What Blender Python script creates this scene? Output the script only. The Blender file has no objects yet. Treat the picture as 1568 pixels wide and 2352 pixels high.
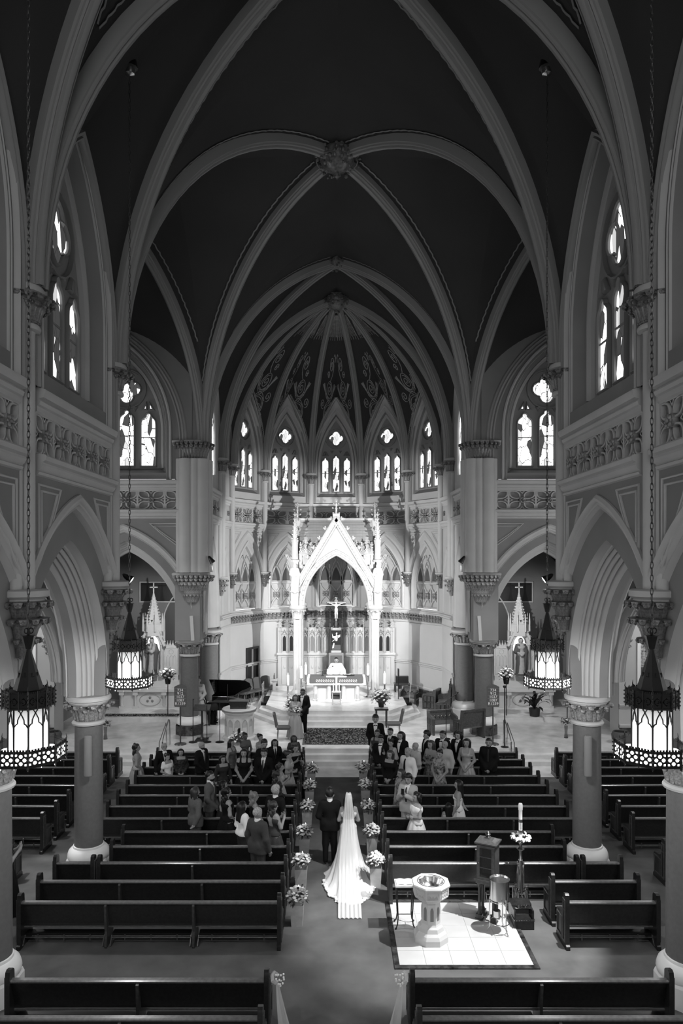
import bpy, math, random
import numpy as np
from mathutils import Vector, Matrix
R_ = random.Random(7)
PI = math.pi
sc = bpy.context.scene
COL = sc.collection
# ------------------------------------------------------------------ camera, world, exposure
F, CX, CY, H, CAMX = 1620.0, 768.5, 1285.0, 7.1, -0.07
cam = bpy.data.cameras.new('camera'); camo = bpy.data.objects.new('camera', cam); COL.objects.link(camo)
camo.location = (CAMX, 0, H); camo.rotation_euler = (PI/2, 0, 0)
cam.sensor_fit = 'AUTO'; cam.sensor_width = 36; cam.lens = F/2352*36
cam.shift_x = (784-CX)/2352; cam.shift_y = (CY-1176)/2352
cam.clip_start = 0.05; cam.clip_end = 200
sc.camera = camo
w = bpy.data.worlds.new('world'); sc.world = w; w.use_nodes = True
w.node_tree.nodes['Background'].inputs[0].default_value = (1, 1, 1, 1)
w.node_tree.nodes['Background'].inputs[1].default_value = 1.8
sc.view_settings.view_transform = 'Standard'; sc.view_settings.look = 'None'
sc.view_settings.gamma = 1; sc.view_settings.use_curve_mapping = False
sc.view_settings.exposure = 0.0
try:
    sc.cycles.max_bounces = 4; sc.cycles.adaptive_threshold = 0.04; sc.cycles.diffuse_bounces = 3; sc.cycles.glossy_bounces = 2
    sc.cycles.transparent_max_bounces = 8; sc.cycles.sample_clamp_indirect = 4.0
except Exception: pass
def lamp(name, kind, loc, energy, target=None, size=0.3, spot=None, blend=0.5):
    l = bpy.data.lights.new(name, kind); l.energy = energy
    if kind == 'AREA': l.size = size
    else: l.shadow_soft_size = size
    if kind == 'SPOT': l.spot_size = math.radians(spot); l.spot_blend = blend
    o = bpy.data.objects.new(name, l); COL.objects.link(o); o.location = loc
    if target is not None:
        d = Vector(target)-Vector(loc); o.rotation_euler = d.to_track_quat('-Z', 'Y').to_euler()
    return o
# spotlights on the crossing piers washing the sanctuary and canopy
lamp('spot_sanctuary', 'SPOT', (-4.72, 26.3, 6.9), 3500, (1.0, 33.0, 5.2), 0.06, 76, 0.35)
lamp('spot_sanctuary', 'SPOT', (4.72, 26.3, 6.9), 4700, (-1.0, 33.0, 5.2), 0.06, 76, 0.35)
lamp('fill_altar', 'SPOT', (-4.3, 25.6, 11.2), 1800, (0.3, 29.8, 0.6), 0.08, 60, 0.6)  # added pair brightening the altar floor, no known fixture
lamp('fill_altar', 'SPOT', (4.3, 25.6, 11.2), 1800, (-0.3, 29.8, 0.6), 0.08, 60, 0.6)
lamp('fill_platform', 'SPOT', (4.4, 20.0, 11.5), 2300, (6.2, 26.0, 0.4), 0.1, 48, 0.8)  # added pair lifting the platform floor, hung from no known fixture
lamp('fill_platform', 'SPOT', (-4.4, 20.0, 11.5), 1400, (-6.2, 26.5, 0.4), 0.1, 48, 0.8)
lamp('fill_chapel', 'SPOT', (-6.4, 27.9, 5.6), 520, (-8.2, 31.6, 3.0), 0.06, 95, 0.6)  # added pair to brighten the dark chapels, no lamp known there
lamp('fill_chapel', 'SPOT', (6.4, 27.9, 5.6), 520, (8.2, 31.6, 3.0), 0.06, 95, 0.6)
lamp('spot_font', 'SPOT', (4.75, 12.5, 7.0), 3300, (2.3, 13.45, 0), 0.05, 44, 0.4)
lamp('fill_couple', 'SPOT', (4.6, 11.6, 11.0), 3600, (0.3, 15.8, 0.3), 0.06, 27, 0.8)  # added spot boosting the light on bride and groom
for s in (-1, 1):
    for yy in (9.2, 13.7, 18.4):
        lamp('fill_aisle', 'POINT', (s*9.2, yy, 5.6), 150, None, 0.25)  # added point lamps filling the aisles, without fixtures
    lamp('transept_light', 'POINT', (s*12.6, 23.5, 7.0), 420, None, 0.3)
lamp('spot_left_aisle', 'SPOT', (-8.6, 14.6, 6.4), 900, (-6.75, 15.7, 0), 0.06, 24, 0.5)
lamp('spot_left_aisle', 'SPOT', (-8.6, 17.4, 6.4), 500, (-6.6, 17.6, 0), 0.06, 22, 0.5)
# ------------------------------------------------------------------ materials
def mat(name, v, rough=0.6, spec=0.4, metal=0.0, noise=0.0, nscale=3.0, bump=0.0, bscale=60.0, emit=0.0, alpha=None, coat=0.0):
    m = bpy.data.materials.new(name); m.use_nodes = True; nt = m.node_tree; b = nt.nodes['Principled BSDF']
    b.inputs['Roughness'].default_value = rough; b.inputs['Metallic'].default_value = metal
    b.inputs['Specular IOR Level'].default_value = spec
    b.inputs['Base Color'].default_value = (v, v, v, 1)
    if coat: b.inputs['Coat Weight'].default_value = coat; b.inputs['Coat Roughness'].default_value = 0.2
    if noise or bump:
        tc = nt.nodes.new('ShaderNodeTexCoord')
    if noise:
        n = nt.nodes.new('ShaderNodeTexNoise'); n.inputs['Scale'].default_value = nscale; n.inputs['Detail'].default_value = 6
        nt.links.new(tc.outputs['Object'], n.inputs['Vector'])
        r = nt.nodes.new('ShaderNodeValToRGB'); a, c = max(0, v*(1-noise)), min(1, v*(1+noise))
        r.color_ramp.elements[0].position = .3; r.color_ramp.elements[1].position = .7
        r.color_ramp.elements[0].color = (a, a, a, 1); r.color_ramp.elements[1].color = (c, c, c, 1)
        nt.links.new(n.outputs['Fac'], r.inputs['Fac']); nt.links.new(r.outputs['Color'], b.inputs['Base Color'])
    if bump:
        n2 = nt.nodes.new('ShaderNodeTexNoise'); n2.inputs['Scale'].default_value = bscale
        nt.links.new(tc.outputs['Object'], n2.inputs['Vector'])
        bp = nt.nodes.new('ShaderNodeBump'); bp.inputs['Strength'].default_value = bump; bp.inputs['Distance'].default_value = .02
        nt.links.new(n2.outputs['Fac'], bp.inputs['Height']); nt.links.new(bp.outputs['Normal'], b.inputs['Normal'])
    if emit:
        b.inputs['Emission Color'].default_value = (1, 1, 1, 1); b.inputs['Emission Strength'].default_value = emit
    if alpha is not None: b.inputs['Alpha'].default_value = alpha
    return m
M = {}
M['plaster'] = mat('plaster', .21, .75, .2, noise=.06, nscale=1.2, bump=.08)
M['plaster_lit'] = mat('plaster_lit', .46, .75, .2, noise=.04, nscale=1.0)  # plaster copy with the light on the walls put into its colour
M['trim'] = mat('trim', .44, .6, .3, noise=.04, nscale=2)
M['rib'] = mat('rib', .25, .6, .3)
M['vault'] = mat('vault', .045, .8, .1, noise=.08, nscale=.6)
M['border'] = mat('border', .24, .8, .1)
M['paint'] = mat('paint', .30, .7, .2, noise=.3, nscale=8)
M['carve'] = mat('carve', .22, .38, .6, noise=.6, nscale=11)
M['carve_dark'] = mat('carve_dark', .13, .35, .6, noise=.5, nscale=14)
M['shaft'] = mat('shaft', .125, .6, .3, noise=.08, nscale=14, bump=.1, bscale=90)
M['base'] = mat('base', .72, .4, .5)
M['carpet'] = mat('carpet', .125, .95, .05, noise=.22, nscale=1.6, bump=.3, bscale=220)
M['wood'] = mat('wood', .016, .32, .5, noise=.4, nscale=22, coat=.25)
M['wood_mid'] = mat('wood_mid', .05, .38, .5, noise=.4, nscale=18, coat=.2)
M['wood_sheen'] = mat('wood_sheen', .10, .34, .6, noise=.3, nscale=18, coat=1.0)  # pale base stands in for light reflected off the pew rails
M['chain'] = mat('chain', .12, .35, .5, metal=.8)
M['marble'] = mat('marble', .62, .16, .5, noise=.14, nscale=2.2)
M['marble_white'] = mat('marble_white', .56, .35, .5, noise=.05, nscale=3)
M['marble_canopy'] = mat('marble_canopy', .40, .4, .5, noise=.05, nscale=3)
M['marble_dark'] = mat('marble_dark', .04, .15, .6, noise=.9, nscale=7)
M['black'] = mat('black', .006, .4, .5)
M['black_gloss'] = mat('black_gloss', .004, .08, .6)
M['iron'] = mat('iron', .018, .4, .5, metal=.3)
M['steel'] = mat('steel', .62, .22, .5, metal=1.0)
M['brass'] = mat('brass', .45, .25, .5, metal=1.0)
M['white'] = mat('white', .82, .6, .3)
M['candle'] = mat('candle', .85, .5, .4)
M['flame'] = mat('flame', .9, .5, .4, emit=4)
M['lampglass'] = mat('lampglass', .8, .4, .3, emit=.95)
def lampglass():
    m = mat('lampglass', .8, .4, .3, emit=1.0); nt = m.node_tree; b = nt.nodes['Principled BSDF']
    tc = nt.nodes.new('ShaderNodeTexCoord'); sx = nt.nodes.new('ShaderNodeSeparateXYZ'); nt.links.new(tc.outputs['Object'], sx.inputs[0])
    mr = nt.nodes.new('ShaderNodeMapRange'); mr.inputs['From Min'].default_value = .08; mr.inputs['From Max'].default_value = .58; mr.inputs['To Min'].default_value = 1.7; mr.inputs['To Max'].default_value = .32
    nt.links.new(sx.outputs['Z'], mr.inputs['Value']); nt.links.new(mr.outputs['Result'], b.inputs['Emission Strength']); return m
M['lampglass'] = lampglass()
M['glowplate'] = mat('glowplate', .85, .5, .3, emit=1.1)
M['glowpane'] = mat('glowpane', .8, .4, .3, emit=2.0)
M['plaster_apse_lit'] = mat('plaster_apse_lit', .42, .75, .2, noise=.05, nscale=1.2)  # lightened plaster, spotlight on the apse walls put into the colour
M['bulb'] = mat('bulb', .9, .4, .3, emit=14)
M['leaf'] = mat('leaf', .045, .5, .4, noise=.5, nscale=20)
M['leaf_dark'] = mat('leaf_dark', .015, .45, .4)
M['petal'] = mat('petal', .82, .7, .2, noise=.12, nscale=30)
M['petal_mid'] = mat('petal_mid', .38, .7, .2)
M['pot'] = mat('pot', .40, .5, .4, noise=.1, nscale=9)
M['pot_dark'] = mat('pot_dark', .03, .5, .4)
M['grey'] = mat('grey', .09, .6, .3)
M['grey_mid'] = mat('grey_mid', .2, .6, .3)
M['print_white'] = mat('print_white', .85, .7, .2)
M['skin'] = mat('skin', .27, .55, .3)
M['skin_dark'] = mat('skin_dark', .11, .5, .35)
M['skin_light'] = mat('skin_light', .36, .55, .3)
M['hair'] = mat('hair', .008, .45, .4)
M['hair_brown'] = mat('hair_brown', .03, .45, .4)
M['hair_blond'] = mat('hair_blond', .17, .5, .4)
M['hair_grey'] = mat('hair_grey', .30, .7, .2, noise=.5, nscale=40)
M['suit'] = mat('suit', .007, .8, .15)
M['suit_grey'] = mat('suit_grey', .045, .8, .2, noise=.1, nscale=30)
M['suit_mid'] = mat('suit_mid', .10, .8, .2, noise=.1, nscale=30)
M['suit_light'] = mat('suit_light', .42, .8, .2)
M['cloth_black'] = mat('cloth_black', .007, .8, .15)
M['cloth_dark'] = mat('cloth_dark', .025, .8, .2)
M['cloth_white'] = mat('cloth_white', .75, .8, .2)
M['cloth_light'] = mat('cloth_light', .42, .7, .2)
M['satin'] = mat('satin', .33, .3, .5)
M['floral'] = mat('floral', .20, .8, .2, noise=.95, nscale=16)
M['floral_dark'] = mat('floral_dark', .03, .8, .2, noise=.95, nscale=20)
M['stripe'] = mat('stripe', .3, .8, .2, noise=.9, nscale=12)
def glass_mat(name, dark, strength, sc_=4.0, ang=.6):
    m = bpy.data.materials.new(name); m.use_nodes = True; nt = m.node_tree; nt.nodes.clear()
    N = nt.nodes.new; L = nt.links.new
    out = N('ShaderNodeOutputMaterial'); em = N('ShaderNodeEmission'); L(em.outputs[0], out.inputs[0])
    tc = N('ShaderNodeTexCoord'); mp = N('ShaderNodeMapping'); L(tc.outputs['Object'], mp.inputs['Vector'])
    mp.inputs['Rotation'].default_value = (0, ang, 0); mp.inputs['Scale'].default_value = (1.0, 1, .38)
    vo = N('ShaderNodeTexVoronoi'); vo.inputs['Scale'].default_value = sc_; L(mp.outputs[0], vo.inputs['Vector'])
    ve = N('ShaderNodeTexVoronoi'); ve.feature = 'DISTANCE_TO_EDGE'; ve.inputs['Scale'].default_value = sc_; L(mp.outputs[0], ve.inputs['Vector'])
    rp = N('ShaderNodeValToRGB'); rp.color_ramp.interpolation = 'CONSTANT'
    e = rp.color_ramp.elements; e[0].position = 0; e[0].color = (.015, .015, .015, 1); e[1].position = dark; e[1].color = (.35, .35, .35, 1)
    a = e.new(dark+.08); a.color = (1, 1, 1, 1)
    sp = N('ShaderNodeSeparateColor'); L(vo.outputs['Color'], sp.inputs[0]); L(sp.outputs[0], rp.inputs['Fac'])
    mt = N('ShaderNodeMath'); mt.operation = 'GREATER_THAN'; mt.inputs[1].default_value = .026; L(ve.outputs['Distance'], mt.inputs[0])
    mx = N('ShaderNodeMath'); mx.operation = 'MULTIPLY'; L(rp.outputs['Color'], mx.inputs[0]); L(mt.outputs[0], mx.inputs[1])
    m2 = N('ShaderNodeMath'); m2.operation = 'MULTIPLY_ADD'; m2.inputs[1].default_value = strength; m2.inputs[2].default_value = .02*strength
    L(mx.outputs[0], m2.inputs[0]); L(m2.outputs[0], em.inputs['Strength'])
    return m
M['glass_apse'] = glass_mat('glass_apse', .09, 2.3, 9.0)
M['glass_transept'] = glass_mat('glass_transept', .08, 2.3, 6.0, .9)
M['glass_nave'] = glass_mat('glass_nave', .36, 1.8, 5.5, .3)
# rug pattern
def rug_mat():
    m = mat('rug', .1, .95, .05); nt = m.node_tree; b = nt.nodes['Principled BSDF']
    tc = nt.nodes.new('ShaderNodeTexCoord'); v = nt.nodes.new('ShaderNodeTexVoronoi'); v.inputs['Scale'].default_value = 13
    nt.links.new(tc.outputs['Object'], v.inputs['Vector'])
    r = nt.nodes.new('ShaderNodeValToRGB'); r.color_ramp.elements[0].color = (.3, .3, .3, 1); r.color_ramp.elements[1].color = (.02, .02, .02, 1)
    r.color_ramp.elements[0].position = .15; r.color_ramp.elements[1].position = .5
    nt.links.new(v.outputs['Distance'], r.inputs['Fac']); nt.links.new(r.outputs['Color'], b.inputs['Base Color'])
    return m
M['rug'] = rug_mat()
def veil_mat():
    m = mat('veil', .85, .9, .1); nt = m.node_tree; b = nt.nodes['Principled BSDF']
    b.inputs['Alpha'].default_value = .55
    return m
M['veil'] = veil_mat()
M['tulle'] = mat('tulle', .8, .9, .1, alpha=.35)
M['pane'] = mat('pane', .03, .05, .8, alpha=.45)
# ------------------------------------------------------------------ mesh helpers
class MB:
    def __init__(s): s.v = []; s.f = []
    def add(s, V, Fs):
        o = len(s.v); s.v.extend(V)
        s.f.extend([tuple(i+o for i in f) for f in Fs])
    def box(s, x0, x1, y0, y1, z0, z1):
        s.add([(x0,y0,z0),(x1,y0,z0),(x1,y1,z0),(x0,y1,z0),(x0,y0,z1),(x1,y0,z1),(x1,y1,z1),(x0,y1,z1)],
              [(0,3,2,1),(4,5,6,7),(0,1,5,4),(1,2,6,5),(2,3,7,6),(3,0,4,7)]); return s
    def grid(s, rows, cu=False, cv=False, capa=False, capb=False):
        n, m = len(rows), len(rows[0]); V = [p for r in rows for p in r]; Fs = []
        for i in range(n if cu else n-1):
            i2 = (i+1) % n
            for j in range(m if cv else m-1):
                j2 = (j+1) % m; Fs.append((i*m+j, i*m+j2, i2*m+j2, i2*m+j))
        if capa: Fs.append(tuple(range(m))[::-1])
        if capb: Fs.append(tuple((n-1)*m+j for j in range(m)))
        s.add(V, Fs); return s
    def lathe(s, prof, n=16, c=(0,0), a0=0.0, cap=True, sx=1, sy=1):
        rows = [[(c[0]+sx*r*math.cos(a0+2*PI*k/n), c[1]+sy*r*math.sin(a0+2*PI*k/n), z) for k in range(n)] for r, z in prof]
        s.grid(rows, cv=True, capa=cap, capb=cap); return s
    def prism(s, poly, fn, d0, d1):
        n = len(poly)
        s.add([fn(a, b, d0) for a, b in poly]+[fn(a, b, d1) for a, b in poly],
              [tuple(range(n))[::-1], tuple(range(n, 2*n))]+[(i, (i+1) % n, n+(i+1) % n, n+i) for i in range(n)]); return s
    def tube(s, pts, r, n=8, cap=True, closed=False):
        pts = [Vector(p) for p in pts]; m = len(pts); rows = []
        prev = None
        for i, p in enumerate(pts):
            if closed: t = pts[(i+1) % m]-pts[i-1]
            else: t = pts[min(i+1, m-1)]-pts[max(i-1, 0)]
            t = t.normalized() if t.length > 1e-9 else Vector((0,0,1))
            if prev is None:
                u = t.cross(Vector((0,0,1)))
                if u.length < .05: u = t.cross(Vector((0,1,0)))
            else: u = prev - t*prev.dot(t)
            u.normalize(); prev = u; w_ = t.cross(u)
            rr = r[i] if isinstance(r, (list, tuple)) else r
            rows.append([tuple(p+u*(rr*math.cos(2*PI*k/n))+w_*(rr*math.sin(2*PI*k/n))) for k in range(n)])
        s.grid(rows, cu=closed, cv=True, capa=cap and not closed, capb=cap and not closed); return s
    def blob(s, c, r, n=6, m=4):
        rx, ry, rz = r if isinstance(r, tuple) else (r, r, r); rows = []
        V = [(c[0], c[1], c[2]-rz)]; Fs = []
        for i in range(1, m):
            a = PI*i/m
            V += [(c[0]+rx*math.sin(a)*math.cos(2*PI*k/n), c[1]+ry*math.sin(a)*math.sin(2*PI*k/n), c[2]-rz*math.cos(a)) for k in range(n)]
        V.append((c[0], c[1], c[2]+rz)); e = len(V)-1
        for k in range(n):
            Fs.append((0, 1+(k+1) % n, 1+k)); Fs.append((e, 1+(m-2)*n+k, 1+(m-2)*n+(k+1) % n))
            for i in range(m-2): Fs.append((1+i*n+k, 1+i*n+(k+1) % n, 1+(i+1)*n+(k+1) % n, 1+(i+1)*n+k))
        s.add(V, Fs); return s
    def xf(s, Mx):
        s.v = [tuple(Mx @ Vector(p)) for p in s.v]; return s
    def join(s, o, Mx=None):
        s.add([tuple(Mx @ Vector(p)) for p in o.v] if Mx else o.v, o.f); return s
    def mesh(s, name, m, ang=40):
        me = bpy.data.meshes.new(name); me.from_pydata(s.v, [], s.f); me.materials.append(M[m] if isinstance(m, str) else m)
        if ang: me.shade_smooth(); me.set_sharp_from_angle(angle=math.radians(ang))
        return me
    def build(s, name, m, parent=None, ang=40, **kw):
        return ob(name, s.mesh(name, m, ang), parent, **kw)
def ob(name, data, parent=None, loc=(0,0,0), rot=(0,0,0), scale=(1,1,1), **pr):
    o = bpy.data.objects.new(name, data); COL.objects.link(o); o.location = loc; o.rotation_euler = rot; o.scale = scale
    if parent is not None: o.parent = parent
    for k, v in pr.items(): o[k] = v
    return o
def thing(name, label, cat, loc=(0,0,0), rz=0.0, group=None):
    o = ob(name, None, None, loc, (0,0,rz), label=label, category=cat)
    o.empty_display_size = .1
    if group: o['group'] = group
    return o
def struct(name, label=None):
    o = ob(name, None, kind='structure'); o.empty_display_size = .1
    if label: o['label'] = label
    return o
def dup(root, loc=None, rz=None, label=None, parent=None):
    def cp(o, p):
        c = o.copy(); COL.objects.link(c)
        if p is not None: c.parent = p
        for ch in [x for x in o.children]: cp(ch, c)
        return c
    r = cp(root, parent)
    if loc is not None: r.location = loc
    if rz is not None: r.rotation_euler = (0, 0, rz)
    if label: r['label'] = label
    return r
# --- arches:  half span a, rise h ; concentric offset; 2D points from left foot over apex to right foot
def arch_par(a, h):
    Rr = (a*a+h*h)/(2*a); return Rr, a-Rr         # radius, centre of right-hand arc (x)
def arch_pts(a, h, n=12, off=0.0, stilt=0.0, xmax=None):
    Rr, c = arch_par(a, h); Ro = Rr+off
    t0 = 0.0
    if xmax is not None and c+Ro > xmax: t0 = math.acos((xmax-c)/Ro)
    t1 = math.acos(max(-1, min(1, -c/Ro)))
    right = [(c+Ro*math.cos(t0+(t1-t0)*k/n), Ro*math.sin(t0+(t1-t0)*k/n)) for k in range(n+1)]
    if stilt: right = [(right[0][0], -stilt)]+right
    return [(-x, z) for x, z in right]+right[::-1][1:]
def arch_sweep(mb, fn, a, h, prof, n=12, stilt=0.0, xmax=None, closed=False):
    """prof: (radial offset, depth); fn(x, z, depth) -> world"""
    rows = []
    for off, d in prof:
        rows.append([fn(x, z, d) for x, z in arch_pts(a, h, n, off, stilt, xmax)])
    mb.grid(rows, cu=closed); return mb
def arch_wall(mb, fn, x0, x1, z0, z1, a, h, zsp, d, n=14, off=0.0):
    """wall face between x0..x1, z0..z1 with an arched opening (springing at zsp)"""
    pts = [(x, zsp+z) for x, z in arch_pts(a, h, n, off)]
    for (xa, za), (xb, zb) in zip(pts[:-1], pts[1:]):
        mb.add([fn(xa, za, d), fn(xb, zb, d), fn(xb, z1, d), fn(xa, z1, d)], [(0,1,2,3)])
    ao = pts[-1][0]
    for xa, xb in ((x0, -ao), (ao, x1)):
        if xb-xa > 1e-4: mb.add([fn(xa, z0, d), fn(xb, z0, d), fn(xb, z1, d), fn(xa, z1, d)], [(0,1,2,3)])
    return mb
def band(mb, fn, x0, x1, prof):
    """horizontal moulding: prof (z, depth)"""
    mb.grid([[fn(x0, z, d), fn(x1, z, d)] for z, d in prof])
    for x in (x0, x1): mb.add([fn(x, z, d) for z, d in prof]+[fn(x, prof[-1][0], .05), fn(x, prof[0][0], .05)], [tuple(range(len(prof)+2))])
    return mb
def ringpoly(mb, fn, pts, prof, closed=True):
    """moulding following a 2-D polyline; prof (offset, depth)"""
    n = len(pts); rows = [[] for _ in prof]
    for i in range(n):
        p = Vector(pts[i]); a = Vector(pts[i-1]) if (closed or i > 0) else None; b = Vector(pts[(i+1) % n]) if (closed or i < n-1) else None
        ds = []
        if a is not None and (p-a).length > 1e-9: ds.append((p-a).normalized())
        if b is not None and (b-p).length > 1e-9: ds.append((b-p).normalized())
        nn = Vector((0, 0))
        for d in ds: nn += Vector((-d.y, d.x))
        nn.normalize(); k = 1/max(.45, nn.dot(Vector((-ds[0].y, ds[0].x))))
        for r, (off, dp) in enumerate(prof):
            q = p+nn*off*k; rows[r].append(fn(q.x, q.y, dp))
    mb.grid(rows, cv=closed); return mb
def lancet(a, h, z0, zsp, n=7, cusp=0.0):
    pts = arch_pts(a, h, n)
    if cusp:
        q = []
        for x, z in pts:
            f = abs(x)/a; k = 1-cusp*max(0, 1-abs(f-.62)/.25); q.append((x*k, z))
        pts = q
    return [(-a, z0)]+[(x, z+zsp) for x, z in pts]+[(a, z0)]
def quatrefoil(r, n=7, cz=0.0, cx=0.0):
    out = []; c = r*.5; rr = r*.5
    for q in range(4):
        a = PI/2*q; px, pz = c*math.cos(a), c*math.sin(a)
        for k in range(n+1):
            b = a-1.75+3.5*k/n; out.append((cx+px+rr*math.cos(b), cz+pz+rr*math.sin(b)))
    return out
def circ(r, n, cx=0.0, cz=0.0, a0=0.0): return [(cx+r*math.cos(a0+2*PI*k/n), cz+r*math.sin(a0+2*PI*k/n)) for k in range(n)]
# ------------------------------------------------------------------ layout of the church (metres; x right, y towards the altar)
NX, WF, WT = 5.63, 5.05, 1.15                   # column line, nave wall face, wall thickness
Y0, Y1, Y2, Y3, Y4 = 6.91, 11.43, 15.95, 27.0, 31.0
ZS = 11.5                                        # springing of the high vault
PLAT, ALT = 0.45, 0.90                           # sanctuary floor, altar platform
AC, AR = 31.3, 5.07                              # apse centre and radius
def nave_fn(s, ym): return lambda x, z, d: (s*(WF+d), ym-s*x, z)
def east_fn(xc, y): return lambda x, z, d: (xc+x, y+d, z)
AIN = AR*math.cos(math.radians(15))
def apse_fn(deg):
    p = math.radians(deg); S, C = math.sin(p), math.cos(p)
    return lambda x, z, d: ((AIN+d)*S+x*C, AC+(AIN+d)*C-x*S, z)
def fn_mat(fn, x=0, z=0, d=0, scx=1, scz=1, scd=1):
    o = Vector(fn(x, z, d)); U = Vector(fn(x+1, z, d))-o; N = Vector(fn(x, z, d+1))-o; W = Vector(fn(x, z+1, d))-o
    return Matrix(((U.x*scx, N.x*scd, W.x*scz, o.x), (U.y*scx, N.y*scd, W.y*scz, o.y), (U.z*scx, N.z*scd, W.z*scz, o.z), (0,0,0,1)))
LF = lambda x, z, d: (x, d, z)
def put(name, me, Mx, parent, **pr):
    o = ob(name, me, parent, **pr); o.matrix_basis = Mx; return o
# ---------------- shared carved pieces
def leaf_mesh():
    mb = MB(); path = [(0,0,.10,.05),(.03,.25,.15,.06),(.09,.5,.17,.07),(.2,.74,.19,.07),(.34,.9,.19,.08),(.46,.88,.15,.08),(.47,.74,.09,.06),(.38,.68,.04,.04)]
    rows = []
    for i, (x, z, w_, t) in enumerate(path):
        a = path[max(0, i-1)]; b = path[min(len(path)-1, i+1)]; dx, dz = b[0]-a[0], b[1]-a[1]; L = math.hypot(dx, dz); nx, nz = dz/L, -dx/L
        rows.append([(x+nx*t*c, w_*sn, z+nz*t*c) for c, sn in ((1,0),(.35,.8),(-.5,1),(-.7,0),(-.5,-1),(.35,-.8))])
    mb.grid(rows, cv=True, capa=True, capb=True)
    mb.blob((.44,.0,.80),(.10,.14,.10), 6, 4); mb.blob((.3,.17,.86),(.09,.08,.09),5,3); mb.blob((.3,-.17,.86),(.09,.08,.09),5,3)
    return mb.mesh('leaf', 'carve', 50)
LEAF = leaf_mesh()
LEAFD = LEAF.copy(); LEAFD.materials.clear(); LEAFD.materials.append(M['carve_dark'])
def leaves(parent, c, z, r, hgt, n, a0=0.0, a1=2*PI, wid=1.0, me=None, out=1.0, off=0.0):
    full = abs(a1-a0-2*PI) < 1e-3
    for k in range(n):
        a = a0+(a1-a0)*((k+off)/n if full else (k/(max(1, n-1))))
        ob('leaf', me or LEAF, parent, (c[0]+r*math.cos(a), c[1]+r*math.sin(a), z), (0,0,a), (hgt*out, hgt*wid, hgt))
def capital(parent, c, z0, z1, r0, r1, n=10, a0=0.0, a1=2*PI, dark=False, seg=20):
    """neck ring, bell, moulded abacus and two rows of curling leaves"""
    h = z1-z0; mb = MB()
    mb.lathe([(r0*.98,z0-.02*h),(r0*1.16,z0),(r0*1.2,z0+.06*h),(r0*1.12,z0+.12*h),(r0*.9,z0+.15*h),(r0*.9,z0+.66*h),(r1*.84,z0+.70*h),(r1*.9,z0+.78*h),(r1*.86,z0+.81*h),(r1,z0+.85*h),(r1,z0+.95*h),(r1*.94,z1),(.02,z1)], seg, c)
    o = mb.build('capital', 'trim', parent); b_ = MB(); b_.lathe([(r0*1.0,z0+.14*h),(r0*1.04,z0+.45*h),(r0*1.22,z0+.70*h)], seg, c, cap=False); b_.build('bell', 'carve_dark', o)  # bell coloured dark for the shade between the leaves
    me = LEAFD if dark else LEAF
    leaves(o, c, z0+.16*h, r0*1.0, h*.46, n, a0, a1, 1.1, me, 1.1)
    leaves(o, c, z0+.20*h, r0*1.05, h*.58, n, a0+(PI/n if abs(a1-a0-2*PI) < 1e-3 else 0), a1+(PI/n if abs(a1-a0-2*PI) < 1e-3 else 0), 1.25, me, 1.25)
    return o
def corbel(parent, c, z1, r1, hgt, ang, dark=False):
    """carved corbel hanging under a wall shaft; ang = facing direction"""
    mb = MB(); mb.lathe([(.02,z1-hgt),(r1*.25,z1-hgt*.97),(r1*.4,z1-hgt*.72),(r1*.45,z1-hgt*.5),(r1*.72,z1-hgt*.24),(r1*.85,z1-.16*hgt),(r1*.8,z1-.14*hgt),(r1,z1-.1*hgt),(r1,z1-.02*hgt),(r1*.9,z1)], 16, c)
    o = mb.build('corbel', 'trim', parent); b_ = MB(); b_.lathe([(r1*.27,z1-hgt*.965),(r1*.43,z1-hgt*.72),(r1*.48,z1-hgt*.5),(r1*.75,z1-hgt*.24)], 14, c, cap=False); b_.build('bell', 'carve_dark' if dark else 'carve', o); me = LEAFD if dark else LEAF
    leaves(o, c, z1-hgt*.52, r1*.48, hgt*.38, 9, ang-1.75, ang+1.75, 1.1, me, 1.25)
    leaves(o, c, z1-hgt*.74, r1*.42, hgt*.36, 8, ang-1.6, ang+1.6, 1.1, me, 1.2)
    leaves(o, c, z1-hgt*.97, r1*.24, hgt*.30, 6, ang-1.5, ang+1.5, 1.0, me, 1.1)
    return o
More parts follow.
